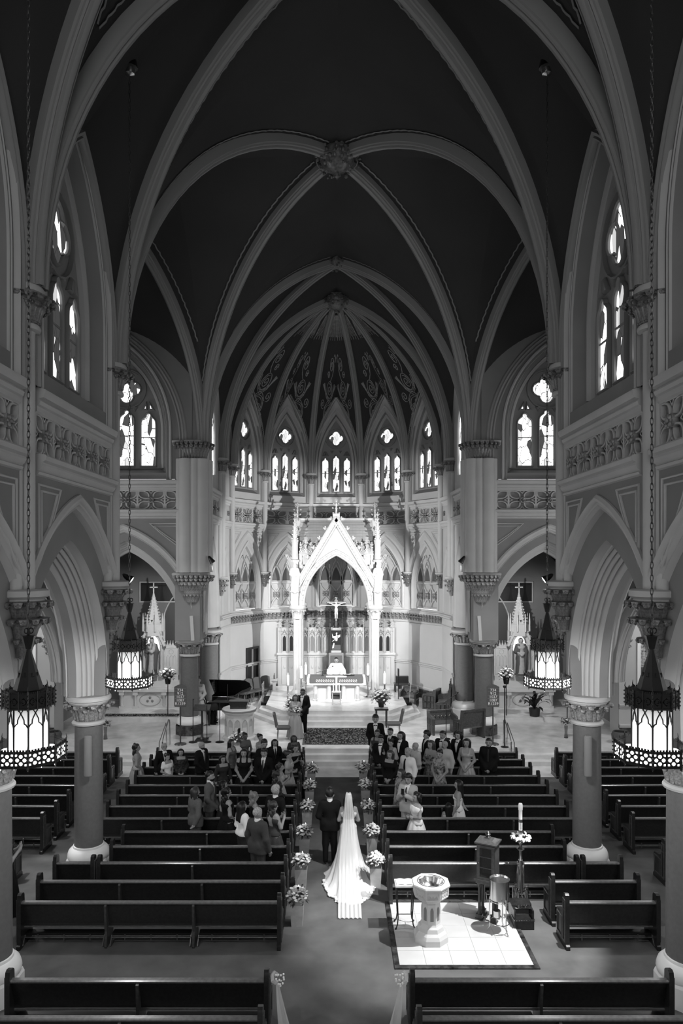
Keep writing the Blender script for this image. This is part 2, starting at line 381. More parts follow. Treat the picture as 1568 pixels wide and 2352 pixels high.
def tile_meshes():
    mb = MB()
    for sx in (-1, 1):
        for sz in (-1, 1):
            p = []
            for k in range(9):
                t = k/8; b = .17*math.sin(PI*t)**.8; q = .09+.36*t
                p.append((q-b*.707, q+b*.707))
            for k in range(1, 8):
                t = 1-k/8; b = -.17*math.sin(PI*t)**.8; q = .09+.36*t
                p.append((q-b*.707, q+b*.707))
            p = [(sx*x, sz*z) for x, z in p]
            ringpoly(mb, LF, p, [(-.025,.10),(-.02,.0),(.025,.0),(.03,.10)])
    mb.box(-.5,-.465,0,.1,-.5,.5); mb.box(.465,.5,0,.1,-.5,.5); mb.box(-.465,.465,0,.1,.46,.5); mb.box(-.465,.465,0,.1,-.5,-.46)
    for a in range(4):
        c, s_ = math.cos(a*PI/2), math.sin(a*PI/2)
        q = [(.465*c-.10*s_, .465*s_+.10*c), (.33*c, .33*s_), (.465*c+.10*s_, .465*s_-.10*c)]
        ringpoly(mb, LF, q, [(-.012,.09),(0,.01),(.03,.01)], False)
    t = mb.mesh('frieze_tile', 'trim', 30)
    rb = MB(); rb.box(-.15,.15,-.05,.08,-.15,.15)
    for k in range(4):
        a = PI/4+k*PI/2; rb.blob((.105*math.cos(a),-.06,.105*math.sin(a)),(.065,.035,.065),6,4)
        a = k*PI/2; rb.blob((.12*math.cos(a),-.055,.12*math.sin(a)),(.045,.03,.045),6,4)
    rb.blob((0,-.08,0),(.055,.05,.055),7,4)
    fl = MB()
    for k in range(4):
        a = k*PI/2+PI/4; fl.blob((.11*math.cos(a),-.03,.11*math.sin(a)),(.09,.04,.09),6,4)
        a = k*PI/2; fl.blob((.08*math.cos(a),-.02,.08*math.sin(a)),(.05,.03,.05),5,3)
    fl.blob((0,-.06,0),(.045,.04,.045),6,4)
    return t, rb.mesh('rosette', 'carve', 50), fl.mesh('rosette', 'carve_dark', 50)
TILE, ROSE, FLOWER = tile_meshes()
STR_TOP = [(9.55,0),(9.58,-.03),(9.66,-.03),(9.68,-.07),(9.74,-.09),(9.78,-.06),(9.80,-.14),(9.88,-.17),(9.93,-.17),(9.96,-.10),(9.97,0)]
STR_BOT = [(8.50,0),(8.52,-.05),(8.56,-.07),(8.58,-.04),(8.62,-.09),(8.68,-.12),(8.72,-.11),(8.75,-.17),(8.82,-.19),(8.85,-.16),(8.86,-.02)]
def frieze(fn, parent, x0, x1, n, rose=None, zoff=0.0):
    mb = MB(); band(mb, fn, x0, x1, [(z+zoff, d) for z, d in STR_TOP]); mb.build('string_course', 'trim', parent)
    mb = MB(); band(mb, fn, x0, x1, [(z+zoff, d) for z, d in STR_BOT]); mb.build('string_course', 'trim', parent)
    mb = MB(); band(mb, fn, x0, x1, [(8.84+zoff,.08),(9.56+zoff,.08)]); mb.build('frieze_ground', 'plaster', parent)
    w_ = (x1-x0)/n
    for k in range(n):
        o = put('frieze_tile', TILE, fn_mat(fn, x0+w_*(k+.5), 9.205+zoff, 0, w_, .71, .8), parent)
        put('rosette', rose or ROSE, Matrix.Diagonal((.72/w_ if w_ > .72 else 1, 1, 1, 1)), o)
# ---------------- stained-glass windows
WN = [0]
def window(fn, a, h, z0, zsp, lw, ls, ltop, qz, qr, dg, gm, splay=.34, label=None, sillz=None):
    WN[0] += 1
    wdw = ob('window_%d' % WN[0], None, None, kind='structure'); wdw.matrix_basis = fn_mat(fn, 0, 0, 0)
    if label: wdw['label'] = label
    st = zsp-z0
    lf = lambda x, z, d: (x, d, zsp+z)
    mb = MB()
    arch_sweep(mb, lf, a, h, [(splay+.16,-.02),(splay+.15,-.07),(splay+.10,-.09),(splay+.06,-.05),(splay+.05,.02),(splay,.03),(splay-.03,-.02),(splay-.07,.05)], 12, st+.52)
    arch_sweep(mb, lf, a, h, [(.14,dg-.14),(.12,dg-.17),(.07,dg-.17),(.05,dg-.12),(.02,dg-.10),(0,dg)], 12, st)
    mb.build('window_frame', 'trim', wdw)
    mb = MB(); arch_sweep(mb, lf, a, h, [(splay-.07,.05),(.14,dg-.14),(.0,dg)], 12, st+.25)
    mb.grid([[(-a-splay,.0,z0-.25),(a+splay,.0,z0-.25)],[(-a,dg,z0),(a,dg,z0)]])
    mb.build('reveal', 'plaster', wdw)
    mb = MB(); pts = [(-a, z0)]+[(x, z+zsp) for x, z in arch_pts(a, h, 12)]+[(a, z0)]
    mb.prism(pts, LF, dg, dg+.08); trac = mb.build('tracery', 'rib', wdw)
    rim = [(-.055,dg),(-.05,dg-.06),(-.015,dg-.09),(.01,dg-.05),(.012,dg)]
    tr = MB()
    def pane(p):
        m_ = MB(); m_.add([LF(x, z, dg-.012) for x, z in p], [tuple(range(len(p)))])
        ob('pane', m_.mesh('pane', gm, 0), wdw)
        ringpoly(tr, LF, p, [(o_, d_) for o_, d_ in rim] if _area(p) < 0 else [(-o_, d_) for o_, d_ in rim])
    for i in (-1, 0, 1):
        top = ltop if i == 0 else ltop-.12
        p = lancet(lw, lw*1.5, z0+.06, top-lw*1.5, 7, .42); pane([(x+i*ls, z) for x, z in p])
        zb = z0+.06+(top-z0)*.52
        tr.box(i*ls-lw, i*ls+lw, dg-.035, dg-.015, zb-.02, zb+.02)
    pane(quatrefoil(qr, 7, qz))
    ringpoly(tr, LF, circ(qr*1.3, 22, 0, qz), [(-.03,dg),(-.02,dg-.09),(.02,dg-.09),(.03,dg)])
    for i in (-1, 1):
        for k in (-1, 1):
            xc = i*ls*.98+k*lw*.42; zb = ltop-.02
            pane([(xc-.35*lw, zb-.02), (xc+.35*lw, zb-.02), (xc-k*.25*lw, zb+lw*.95)])
        xc = i*ls*.38; zb = (ltop+qz-qr*1.3)/2
        pane([(xc-.3*lw, zb+.2*lw), (xc+.3*lw, zb+.2*lw), (xc, zb-.3*lw)])
    tr.build('mullion', 'rib', wdw)
    return wdw
def _area(p): return sum(p[i-1][0]*p[i][1]-p[i][0]*p[i-1][1] for i in range(len(p)))
# ---------------- triangular spandrel mouldings
def spandrel(fn, parent, xs, zt, w_, h_, side, R0=None):
    mb = MB(); pts = [(xs, zt), (xs, zt-h_)]
    for k in range(1, 7):
        t = k/7; pts.append((xs+side*w_*(t+.10*math.sin(PI*t)), zt-h_*(1-t)+h_*.06*math.sin(PI*t)))
    pts.append((xs+side*w_, zt))
    for o_ in (0.0, .10):
        q = [(xs+side*(o_*1.0)+(x-xs)*(1-o_*2.6/w_), zt-o_+(z-zt)*(1-o_*2.9/h_)) for x, z in pts]
        ringpoly(mb, fn, q, [(-.02,.0),(-.017,-.022),(.0,-.035),(.017,-.022),(.02,0)])
    mb.build('spandrel_moulding', 'trim', parent, 60)
# ================================================================== nave walls
IN_A, IN_H, IN_Z = 1.88, 2.75, 4.35
ARCHP0 = [(.80,.0),(.80,-.05),(.74,-.09),(.68,-.07),(.66,-.02),(.61,-.02),(.585,.03),(.56,.05),(.53,.03),(.51,.09),(.50,.15),(.42,.15)]
ARCHP = [(o_+.40, d_) for o_, d_ in ARCHP0[:-1]]
ARCHI = [(.36,.15),(.355,.24),(.345,.30),(.335,.33),(.30,.335),(.285,.37),(.315,.40),(.255,.415),(.225,.445),(.25,.485),(.20,.49),(.165,.53),(.195,.575),(.14,.58),(.105,.62),(.13,.66),(.06,.68),(0,.72)]
ARCHB = [(0,.90),(.05,.92),(.02,.96),(.08,.985),(.14,1.0),(.11,1.04),(.19,1.06),(.26,1.08),(.26,1.15),(.6,1.15)]
def column(x, y, label, z0=0.0, zc=3.40, zt=4.05, r=.315):
    t = thing('column', label, 'column', (x, y, z0))
    b = zc-z0; T = zt-z0
    MB().lathe([(r,.66),(r*.985,b*.6),(r*.955,b-.02)], 28, cap=False).build('shaft', 'shaft', t)
    mb = MB(); mb.lathe([(r*1.42,.40),(r*1.46,.44),(r*1.44,.50),(r*1.36,.57),(r*1.2,.62),(r*1.08,.64),(r*1.06,.68),(r*1.0,.69)], 28)
    mb.build('base_moulding', 'base', t)
    mb = MB(); q = r*1.56
    mb.lathe([(q,0),(q,.34),(q*.95,.40),(.02,.40)], 8, a0=PI/8); mb.build('plinth', 'base', t, 20)
    capital(t, (0, 0), b, T, r*.97, r*1.56, 9)
    return t
walls = {}
RW = struct('wall_rear_unseen')  # unseen shell added so world light enters from behind the camera
for s in (-1, 1):
    MB().box(min(s*5.05, s*5.4), max(s*5.05, s*5.4), -9, Y0-4.5, 0, 20).build('rear_side', 'plaster', RW)
    MB().box(min(s*5.2, s*11.8), max(s*5.2, s*11.8), -.3, 0, 0, 12).build('aisle_end', 'plaster', RW)
MB().box(-5.4, 5.4, -9, Y0-4.4, 19.6, 20).build('rear_roof', 'vault', RW); MB().box(-5.4, 5.4, -9, -1, -.1, 0).build('rear_floor', 'carpet', RW)
for s, sd in ((-1, 'left'), (1, 'right')):
    W_ = walls[s] = struct('wall_%s' % sd)
    for bi, (ya, yb) in enumerate(((Y0-4.52, Y0), (Y0, Y1), (Y1, Y2))):
        ym = (ya+yb)/2; L = (yb-ya)/2; fn = nave_fn(s, ym)
        fz = lambda x, z, d, fn=fn: fn(x, IN_Z+z, d)
        wl = MB()
        # wall face above the hood arch, up to the string course, then the clerestory
        pts = [(x, IN_Z+z) for x, z in arch_pts(IN_A, IN_H, 14, 1.20, 0, L)]
        for (xa, za), (xb, zb) in zip(pts[:-1], pts[1:]):
            wl.add([fn(xa, za, 0), fn(xb, zb, 0), fn(xb, 8.52, 0), fn(xa, 8.52, 0)], [(0,1,2,3)])
        arch_wall(wl, fn, -L, L, 9.95, 15.9, 1.38, 2.95, 11.9, 0.0, 14, .27)
        wl.add([fn(-1.65, 9.95, 0), fn(1.65, 9.95, 0), fn(1.65, 10.29, 0), fn(-1.65, 10.29, 0)], [(0,1,2,3)])
        arch_wall(wl, fn, -L, L, 4.05, 9.6, IN_A, IN_H, IN_Z, WT, 14, .5)
        wl.build('wall_face', 'plaster', W_)
        mb = MB(); arch_sweep(mb, fz, IN_A, IN_H, ARCHP, 16, 0, L-.02); mb.build('hood_moulding', 'trim', W_, 50)
        mb = MB(); arch_sweep(mb, fz, IN_A, IN_H, [(1.2,.145),(.36,.15)], 16, 0, L); mb.build('arch_recess', 'plaster', W_)
        mb = MB(); arch_sweep(mb, fz, IN_A, IN_H, ARCHI, 18, .30); mb.build('arch_moulding', 'trim', W_, 45)
        mb = MB(); arch_sweep(mb, fz, IN_A, IN_H, [(0,.72),(0,.90)], 18, .30); mb.build('arch_soffit', 'plaster', W_)
        mb = MB(); arch_sweep(mb, fz, IN_A, IN_H, ARCHB, 18, .30); mb.build('arch_moulding', 'trim', W_, 45)
        if bi >= 1:
            frieze(fn, W_, -L+.30, L-.30, 5)
            for sd_ in (-1, 1): spandrel(fn, W_, sd_*(L-.42), 8.36, .95, 1.35, -sd_)
            window(fn, 1.38, 2.95, 10.5, 11.9, .30, .84, 12.6, 13.45, .64, .46, 'glass_nave', label='tall three-light stained glass clerestory window on the %s nave wall%s' % (sd, ', nearer the camera' if bi == 1 else ''))
        # wall rib round the clerestory
        mb = MB(); f2 = lambda x, z, d, fn=fn: fn(x, ZS+z, d)
        arch_sweep(mb, f2, L-.34, 3.75, [(-.02,.0),(-.01,-.08),(.03,-.11),(.06,-.07),(.08,-.12),(.13,-.14),(.16,-.09),(.22,-.1),(.24,0)], 14, 1.55); mb.build('wall_rib', 'rib', W_, 50)
    for yc, vis in ((Y0, 0), (Y1, 1), (Y2, 1)):
        # impost pier, wall shafts, corbel, capital
        mb = MB(); mb.box(min(s*(WF+.16), s*(WF+WT-.01)), max(s*(WF+.16), s*(WF+WT-.01)), yc-.13, yc+.13, 4.05, 8.5); mb.build('impost', 'plaster', W_)
        for dy, rr, dx in ((0, .14, -.02), (-.23, .10, -.08), (.23, .10, -.08)):
            MB().lathe([(rr, 6.6), (rr, 10.85)], 16, (s*(WF-dx), yc+dy), cap=False).build('wall_shaft', 'trim', W_)
        if vis:
            corbel(W_, (s*(WF+.07), yc), 6.62, .40, 1.15, PI if s > 0 else 0, True)
            capital(W_, (s*(WF+.08), yc), 10.80, ZS, .24, .345, 10, (PI if s > 0 else 0)-1.75, (PI if s > 0 else 0)+1.75, True)
for s, sd in ((-1, 'left'), (1, 'right')):
    column(s*NX, Y1, 'thick round grey column at the %s edge of the photo, nearest the camera' % sd)
    column(s*NX, Y2, 'thick round grey column on the %s of the nave carrying a white loudspeaker' % sd)
    column(s*NX, Y0, 'round grey column by the %s aisle, behind the frame edge' % sd) if False else None
# ================================================================== transept and chapel arches (face the camera)
TY = 26.35
for s, sd in ((-1, 'left'), (1, 'right')):
    W_ = struct('wall_transept_%s' % sd); xc = s*7.95; fn = east_fn(xc, TY); L = 2.55
    a, h, zsp = 1.95, 3.05, 4.35
    fz = lambda x, z, d, fn=fn: fn(x, zsp+z, d)
    wl = MB()
    pts = [(x, zsp+z) for x, z in arch_pts(a, h, 14, .95, 0, L)]
    for (xa, za), (xb, zb) in zip(pts[:-1], pts[1:]):
        wl.add([fn(xa, za, 0), fn(xb, zb, 0), fn(xb, 8.75, 0), fn(xa, 8.75, 0)], [(0,1,2,3)])
    arch_wall(wl, fn, -L, L, 10.1, 19.0, 1.3, 2.75, 11.9, 0.0, 14, .27)
    wl.add([fn(-1.57, 10.1, 0), fn(1.57, 10.1, 0), fn(1.57, 10.34, 0), fn(-1.57, 10.34, 0)], [(0,1,2,3)])
    wl.build('wall_face', 'plaster', W_)
    mb = MB(); arch_sweep(mb, fz, a, h, [(.95+o_-.80, d_) for o_, d_ in ARCHP0], 16, 0, L-.02); mb.build('hood_moulding', 'trim', W_, 50)
    mb = MB(); arch_sweep(mb, fz, a, h, [(.65,.145),(.36,.15)], 16, 0, L); mb.build('arch_recess', 'plaster', W_)
    mb = MB(); arch_sweep(mb, fz, a, h, ARCHI+ARCHB, 18, .30); mb.build('arch_moulding', 'trim', W_, 45)
    frieze(fn, W_, -L, L, 5, None, .12)
    for sd_ in (-1, 1): spandrel(fn, W_, sd_*(L-.32), 8.45, 1.25, 1.0, -sd_)
    window(fn, 1.3, 2.75, 10.55, 11.9, .31, .82, 12.8, 13.55, .56, .42, 'glass_transept', label='stained glass window of the %s transept with a bright quatrefoil' % sd)
    mb = MB(); f2 = lambda x, z, d, fn=fn: fn(x, ZS+z, d)
    arch_sweep(mb, f2, L-.45, 3.85, [(-.02,.0),(-.01,-.10),(.04,-.13),(.08,-.08),(.10,-.12),(.16,-.14),(.2,-.08),(.26,-.08),(.3,0)], 14, 1.4); mb.build('wall_rib', 'rib', W_, 50)
    # outer corbel of the chapel arch, lateral wall pieces
    corbel(W_, (s*9.95, 31.2), 4.5, .34, .95, -PI/2, True)
    # outer transept: lit wall facing the nave, with dado rail, dark skirting, corbel
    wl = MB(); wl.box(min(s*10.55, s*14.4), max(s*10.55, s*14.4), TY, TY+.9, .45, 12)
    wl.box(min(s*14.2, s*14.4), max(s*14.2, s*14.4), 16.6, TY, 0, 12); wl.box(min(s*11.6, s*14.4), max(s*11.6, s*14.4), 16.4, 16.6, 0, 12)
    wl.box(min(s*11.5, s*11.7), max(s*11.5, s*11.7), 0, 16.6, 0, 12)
    wl.build('wall_outer', 'plaster_lit', W_)
    fo = east_fn(s*12.45, TY)
    mb = MB(); band(mb, fo, -1.9, 1.75, [(1.52,0),(1.54,-.03),(1.60,-.03),(1.62,-.07),(1.68,-.08),(1.70,0)]); band(mb, fo, -1.9, 1.75, [(.80,0),(.82,-.05),(.92,-.06),(.95,0)]); mb.build('dado_rail', 'trim', W_)
    mb = MB(); mb.box(min(s*10.55, s*14.2), max(s*10.55, s*14.2), TY-.06, TY, .45, .82); mb.build('skirting', 'marble_dark', W_)
    corbel(W_, (s*10.62, TY), 4.3, .36, .95, -PI/2)
    # wall over the outer bay
    wl = MB(); wl.box(min(s*10.9, s*11.0), max(s*10.9, s*11.0), 15.9, 26.4, 9.0, 20); wl.box(min(s*10.9, s*14.4), max(s*10.9, s*14.4), 16.4, TY+.9, 9.0, 9.1)
    wl.build('wall_upper', 'plaster', W_)
    # chapel behind the arch
    C_ = struct('wall_chapel_%s' % sd)
    wl = MB(); wl.box(min(s*5.6, s*11.3), max(s*5.6, s*11.3), 32.6, 32.8, .45, 9.5); wl.box(min(s*11.2, s*11.3), max(s*11.2, s*11.3), 27.2, 32.7, .45, 9.5); wl.box(min(s*5.3, s*11.3), max(s*5.3, s*11.3), 27.3, 32.8, 9.3, 9.5); wl.box(min(s*6.0, s*6.1), max(s*6.0, s*6.1), 27.4, 32.8, .45, 9.5)
    wl.build('wall_face', 'plaster', C_)
    fc = east_fn(s*8.15, 32.6); xo = -s*1.15 - (.02 if s < 0 else 0)
    mb = MB(); arch_sweep(mb, lambda x, z, d: fc(x-s*.95, 4.1+z, d), .78, 1.55, [(-.03,0),(-.02,-.05),(.03,-.06),(.06,0)], 10, 1.2); mb.build('niche_frame', 'trim', C_)
    mb = MB(); mb.prism(lancet(.75, 1.5, 2.9, 4.1), lambda x, z, d: fc(x-s*.95, z, d), -.02, 0.0); mb.build('niche_field', 'grey', C_)
    mb = MB(); mb.box(s*8.15-s*.1-1.0, s*8.15-s*.1+1.0, 32.55, 32.6, 5.15, 6.05); o = mb.build('dark_panel', 'black', C_)
    mb = MB(); ringpoly(mb, fc, [(-s*.1-1.0,5.15),(-s*.1+1.0,5.15),(-s*.1+1.0,6.05),(-s*.1-1.0,6.05)], [(-.03,-.05),(-.03,-.08),(.03,-.08),(.03,-.05)]); mb.build('panel_frame', 'trim', C_)
HB = AR*math.sin(math.radians(15))
CORN = [(4.0,.02),(4.03,-.06),(4.10,-.08),(4.13,-.03),(4.40,-.02),(4.43,-.09),(4.47,-.14),(4.53,-.15),(4.56,-.10),(4.60,-.10),(4.62,0)]
# ================================================================== crossing piers and chancel walls
def shaftset(parent, pts, z0, z1, r):
    for x, y, k in pts: MB().lathe([(r*k, z0), (r*k, z1)], 14, (x, y), cap=False).build('pier_shaft', 'trim', parent)
for s, sd in ((-1, 'left'), (1, 'right')):
    c = column(s*5.62, Y3, 'round column of the crossing pier on the %s, beside the hymn board' % sd, PLAT, 3.42, 4.06, .34)
    for ch in c.children:
        if ch.name.startswith('plinth'): ch.data.materials[0] = M['marble_dark']
    # engaged column behind it
    column(s*5.42, 29.95, 'grey engaged column behind the %s crossing pier, at the chancel wall' % sd, PLAT, 3.50, 4.12, .37)
    W_ = struct('wall_chancel_%s' % sd)
    # pier body and clustered shafts
    mb = MB(); mb.box(min(s*5.12, s*6.05), max(s*5.12, s*6.05), 26.4, 27.5, 4.06, 19); mb.build('pier_body', 'plaster', W_)
    pts = [(s*5.62, 26.28, 1.5), (s*5.30, 26.24, 1.0), (s*5.06, 26.36, 1.5), (s*4.92, 26.62, 1.0), (s*4.95, 26.9, 1.4), (s*5.85, 26.3, .8)]
    shaftset(W_, pts, 6.62, 10.85, .17)
    mb = MB(); hull = [(s*4.98, 27.2), (s*4.98, 26.6), (s*5.15, 26.36), (s*5.4, 26.33), (s*6.0, 26.33), (s*6.0, 27.2)]
    mb.prism(hull, lambda x, y, z: (x, y, z), 6.6, 10.85); mb.build('pier_core', 'trim', W_, 20)
    for zz, up in ((6.55, 0), (ZS, 1)):
        mb = MB(); rows = []
        for q, zo in ((.10,-.14),(.13,-.10),(.13,-.04),(.16,0),(.16,.05),(.10,.08)):
            cxm, cym = s*5.42, 26.75
            rows.append([(cxm+(x-cxm)*(1+q*1.4), cym+(y-cym)*(1+q*1.4), zz-.02+zo) for x, y in hull])
        mb.grid(rows, cv=True, capb=True, capa=True); o = mb.build('pier_abacus', 'trim', W_, 25)
        n = 11
        for k in range(n):
            t = k/(n-1); a = (-PI/2 - (t-.35)*2.2) if s > 0 else (-PI/2 + (t-.35)*2.2)
            px = s*5.45+.52*math.cos(a); py = 26.78+.52*math.sin(a)
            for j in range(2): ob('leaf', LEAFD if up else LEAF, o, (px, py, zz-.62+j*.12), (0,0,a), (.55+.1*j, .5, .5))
    if True:
        mb = MB(); mb.lathe([(.10, 5.5), (.2, 5.55), (.26, 5.85), (.32, 6.1), (.46, 6.5)], 14, (s*5.40, 26.46)); o = mb.build('corbel', 'carve_dark', W_)
        leaves(o, (s*5.40, 26.46), 5.75, .27, .55, 11, -PI, 0); leaves(o, (s*5.40, 26.46), 5.5, .2, .32, 9, -PI, 0)
    # chancel side wall from the pier to the apse, with a tall narrow arch
    fn = (lambda s: (lambda x, z, d: (s*(WF+.05+d), 29.0-s*x, z)))(s); L = 2.0
    wl = MB(); arch_wall(wl, fn, -L, L, 4.3, 8.8, .95, 2.6, 4.6, 0, 10, .55)
    wl.add([fn(-L, 9.9, 0), fn(L, 9.9, 0), fn(L, 16.5, 0), fn(-L, 16.5, 0)], [(0,1,2,3)])
    wl.build('wall_face', 'plaster_apse_lit', W_)
    fz = lambda x, z, d, fn=fn: fn(x, 4.6+z, d)
    mb = MB(); arch_sweep(mb, fz, .95, 2.6, [(.6,0),(.58,-.06),(.5,-.07),(.46,0),(.4,.04),(.36,.02),(.3,.10),(.26,.09),(.2,.17),(.16,.15),(.1,.24),(.05,.22),(0,.3),(0,.5)], 12, .4); mb.build('arch_moulding', 'trim', W_, 45)
    mb = MB(); mb.prism(lancet(.95, 2.6, 4.2, 4.6), fn, .5, .55); mb.build('blind_panel', 'plaster_apse_lit', W_)
    frieze(fn, W_, -L, L, 4, None, .06)
    wl = MB(); wl.add([fn(-L, .45, .75), fn(L, .45, .75), fn(L, 4.2, .75), fn(-L, 4.2, .75)], [(0,1,2,3)]); wl.build('dado', 'plaster_apse_lit', W_)
    for yy in (30.75,):
        shaftset(W_, [(s*5.0, yy, 1.3), (s*5.06, yy-.22, .8), (s*5.06, yy+.22, .8)], 6.3, 10.85, .13)
        capital(W_, (s*5.02, yy), 10.85, ZS, .22, .33, 8, (PI if s > 0 else 0)-1.6, (PI if s > 0 else 0)+1.6, True)
        corbel(W_, (s*5.02, yy), 6.35, .30, .85, PI if s > 0 else 0)
    # small chancel window seen edge-on
    mb = MB(); mb.prism(lancet(.35, .7, 10.6, 12.4), lambda x, z, d: fn(x+s*.2, z, d), -.02, 0.0); g = mb.build('window_pane', M['glass_apse'], W_, 0)
    mb = MB(); arch_sweep(mb, lambda x, z, d: fn(x+s*.2, 12.4+z, d), .4, .8, [(0,0),(0,-.08),(.08,-.1),(.14,0)], 8, 1.8); mb.build('window_frame', 'trim', W_)
    mb = MB(); mb.box(min(s*5.08, s*6.15), max(s*5.08, s*6.15), 30.9, 31.05, .45, 4.7); mb.build('return_wall', 'plaster_apse_lit', W_)
    # short splay between chancel and apse
    A2, B2 = Vector((s*5.10, 30.9)), Vector((s*AR*math.sin(math.radians(75)), AC+AR*math.cos(math.radians(75)))); mid2 = (A2+B2)/2; U2 = (B2-A2).normalized(); N2 = Vector((s*U2.y, -s*U2.x)); U2 = Vector((N2.y, -N2.x)); L2 = (B2-A2).length/2+.04
    fs = (lambda mid2, U2, N2: (lambda x, z, d: (mid2.x+U2.x*x+N2.x*d, mid2.y+U2.y*x+N2.y*d, z)))(mid2, U2, N2)
    wl = MB(); wl.add([fs(-L2, 4.5, 0), fs(L2, 4.5, 0), fs(L2, 17, 0), fs(-L2, 17, 0)], [(0,1,2,3)]); wl.build('splay_face', 'plaster_apse_lit', W_)
    wl = MB(); wl.add([fs(-L2, .45, 0), fs(L2, .45, 0), fs(L2, 4.5, 0), fs(-L2, 4.5, 0)], [(0,1,2,3)]); wl.build('dado', 'plaster_lit', W_)
    mb = MB(); band(mb, fs, -L2, L2, CORN); band(mb, fs, -L2, L2, [(1.95,0),(1.97,-.04),(2.04,-.04),(2.06,-.08),(2.12,-.08),(2.14,0)]); mb.build('string_course', 'trim', W_); mb = MB(); band(mb, fs, -L2, L2, [(.45,-.05),(.86,-.05)]); mb.build('skirting', 'marble_dark', W_)
    mb = MB(); arch_sweep(mb, lambda x, z, d: fs(x, 5.75+z, d), .42, 1.5, [(.24,0),(.22,-.05),(.15,-.07),(.10,-.02),(.06,.04),(0,.1)], 10, 1.05); mb.build('arch_moulding', 'trim', W_, 45)
    frieze(fs, W_, -L2, L2, 2, FLOWER)
# ================================================================== apse
A_ = struct('wall_apse')
for bi, deg in enumerate((-60, -30, 0, 30, 60)):
    fn = apse_fn(deg)
    wl = MB()
    arch_wall(wl, fn, -HB, HB, 4.6, 8.55, .85, 1.95, 5.75, 0.0, 12, .10)
    wl.add([fn(-.95, 4.6, 0), fn(.95, 4.6, 0), fn(.95, 4.72, 0), fn(-.95, 4.72, 0)], [(0,1,2,3)])
    arch_wall(wl, fn, -HB, HB, 9.95, 16.2, .80, 2.35, 11.9, 0.0, 12, .20)
    wl.add([fn(-1.0, 9.95, 0), fn(1.0, 9.95, 0), fn(1.0, 10.3, 0), fn(-1.0, 10.3, 0)], [(0,1,2,3)])
    wl.build('wall_face', 'plaster_apse_lit', A_)
    wl = MB(); wl.add([fn(-HB, .45, 0), fn(HB, .45, 0), fn(HB, 4.02, 0), fn(-HB, 4.02, 0)], [(0,1,2,3)]); wl.build('dado', 'plaster_lit', A_)
    mb = MB(); band(mb, fn, -HB, HB, CORN); band(mb, fn, -HB, HB, [(1.95,0),(1.97,-.04),(2.04,-.04),(2.06,-.08),(2.12,-.08),(2.14,0)]); band(mb, fn, -HB, HB, [(.86,0),(.88,-.04),(.95,-.05),(1.0,0)]); mb.build('string_course', 'trim', A_); mb = MB(); band(mb, fn, -HB, HB, [(4.13,-.035),(4.40,-.035)]); mb.build('cornice_ground', 'carve_dark', A_)
    mb = MB(); band(mb, fn, -HB, HB, [(.45,-.05),(.86,-.05)]); mb.build('skirting', 'marble_dark', A_)
    for k in range(12):
        x = -HB+2*HB*(k+.5)/12
        for zz, sc_ in ((4.08, .28), (4.16, .34)):
            put('leaf', LEAF, fn_mat(fn, x+(0 if zz < 4.2 else HB/12), zz, -.03) @ Matrix.Rotation(-PI/2, 4, 'Z') @ Matrix.Diagonal((sc_, sc_*1.1, sc_, 1)), A_)
    frieze(fn, A_, -HB+.1, HB-.1, 3 if abs(deg) > 40 else 2, FLOWER)
    # blind tracery arch
    fz = lambda x, z, d, fn=fn: fn(x, 5.75+z, d)
    mb = MB(); arch_sweep(mb, fz, .85, 1.95, [(.62,0),(.60,-.05),(.54,-.08),(.48,-.05),(.44,0)], 14, 0, HB-.02)
    arch_sweep(mb, fz, .85, 1.95, [(.24,0),(.22,-.05),(.15,-.07),(.10,-.02),(.06,.04),(.03,.05),(0,.2)], 14, 1.05); mb.build('arch_moulding', 'trim', A_, 45)
    mb = MB(); mb.prism(lancet(.85, 1.95, 4.72, 5.75), fn, .2, .22); mb.build('blind_panel', 'plaster_apse_lit', A_)
    mb = MB(); bar = lambda p, w_=.035: ringpoly(mb, fn, p, [(-w_,.2),(-w_*.8,.12),(w_*.8,.12),(w_,.2)], False)
    for x in (-.28, .28): bar([(x, 4.75), (x, 6.1)])
    bar([(-.84, 5.95), (.84, 5.95)], .06); bar([(-.84, 4.78), (.84, 4.78)], .04)
    for k in (-1, 0, 1):
        xc = k*.56
        bar([(xc-.27, 4.80), (xc-.2, 5.0), (xc, 5.22), (xc+.2, 5.0), (xc+.27, 4.80)]); bar([(xc-.27, 5.90), (xc-.2, 5.7), (xc, 5.48), (xc+.2, 5.7), (xc+.27, 5.90)])
        q = arch_pts(.26, .75, 6); bar([(xc+x, 6.05+z) for x, z in q])
    for sg in (-1, 1):
        bar([(sg*.28+sg*.0, 6.1), (sg*.25, 6.5), (sg*.12, 6.9), (-sg*.16, 7.3)]); bar([(sg*.56, 6.75), (sg*.40, 7.05), (sg*.22, 7.25)])
    mb.build('tracery_bar', 'trim', A_, 60)
    for k in (-1, 0, 1): put('rosette', ROSE, fn_mat(fn, k*.56, 5.35, .14, .9, .9, .8), A_)
    for k in (-1, 0, 1):
        mb = MB(); mb.prism(lancet(.20, .6, 6.05, 6.1, 5), lambda x, z, d, k=k, fn=fn: fn(k*.56+x, z, d), .17, .19); mb.build('dark_light', 'grey', A_)
    for sd_ in (-1, 1): spandrel(fn, A_, sd_*(HB-.18), 8.40, .62, .75, -sd_)
    window(fn, .80, 2.35, 10.5, 11.9, .20, .56, 12.5, 13.35, .40, .30, 'glass_apse', .26, 'apse stained glass window, %s of five' % ['first from the left', 'second from the left', 'the middle one', 'second from the right', 'first from the right'][bi])
    mb = MB(); f2 = lambda x, z, d, fn=fn: fn(x, ZS+z, d)
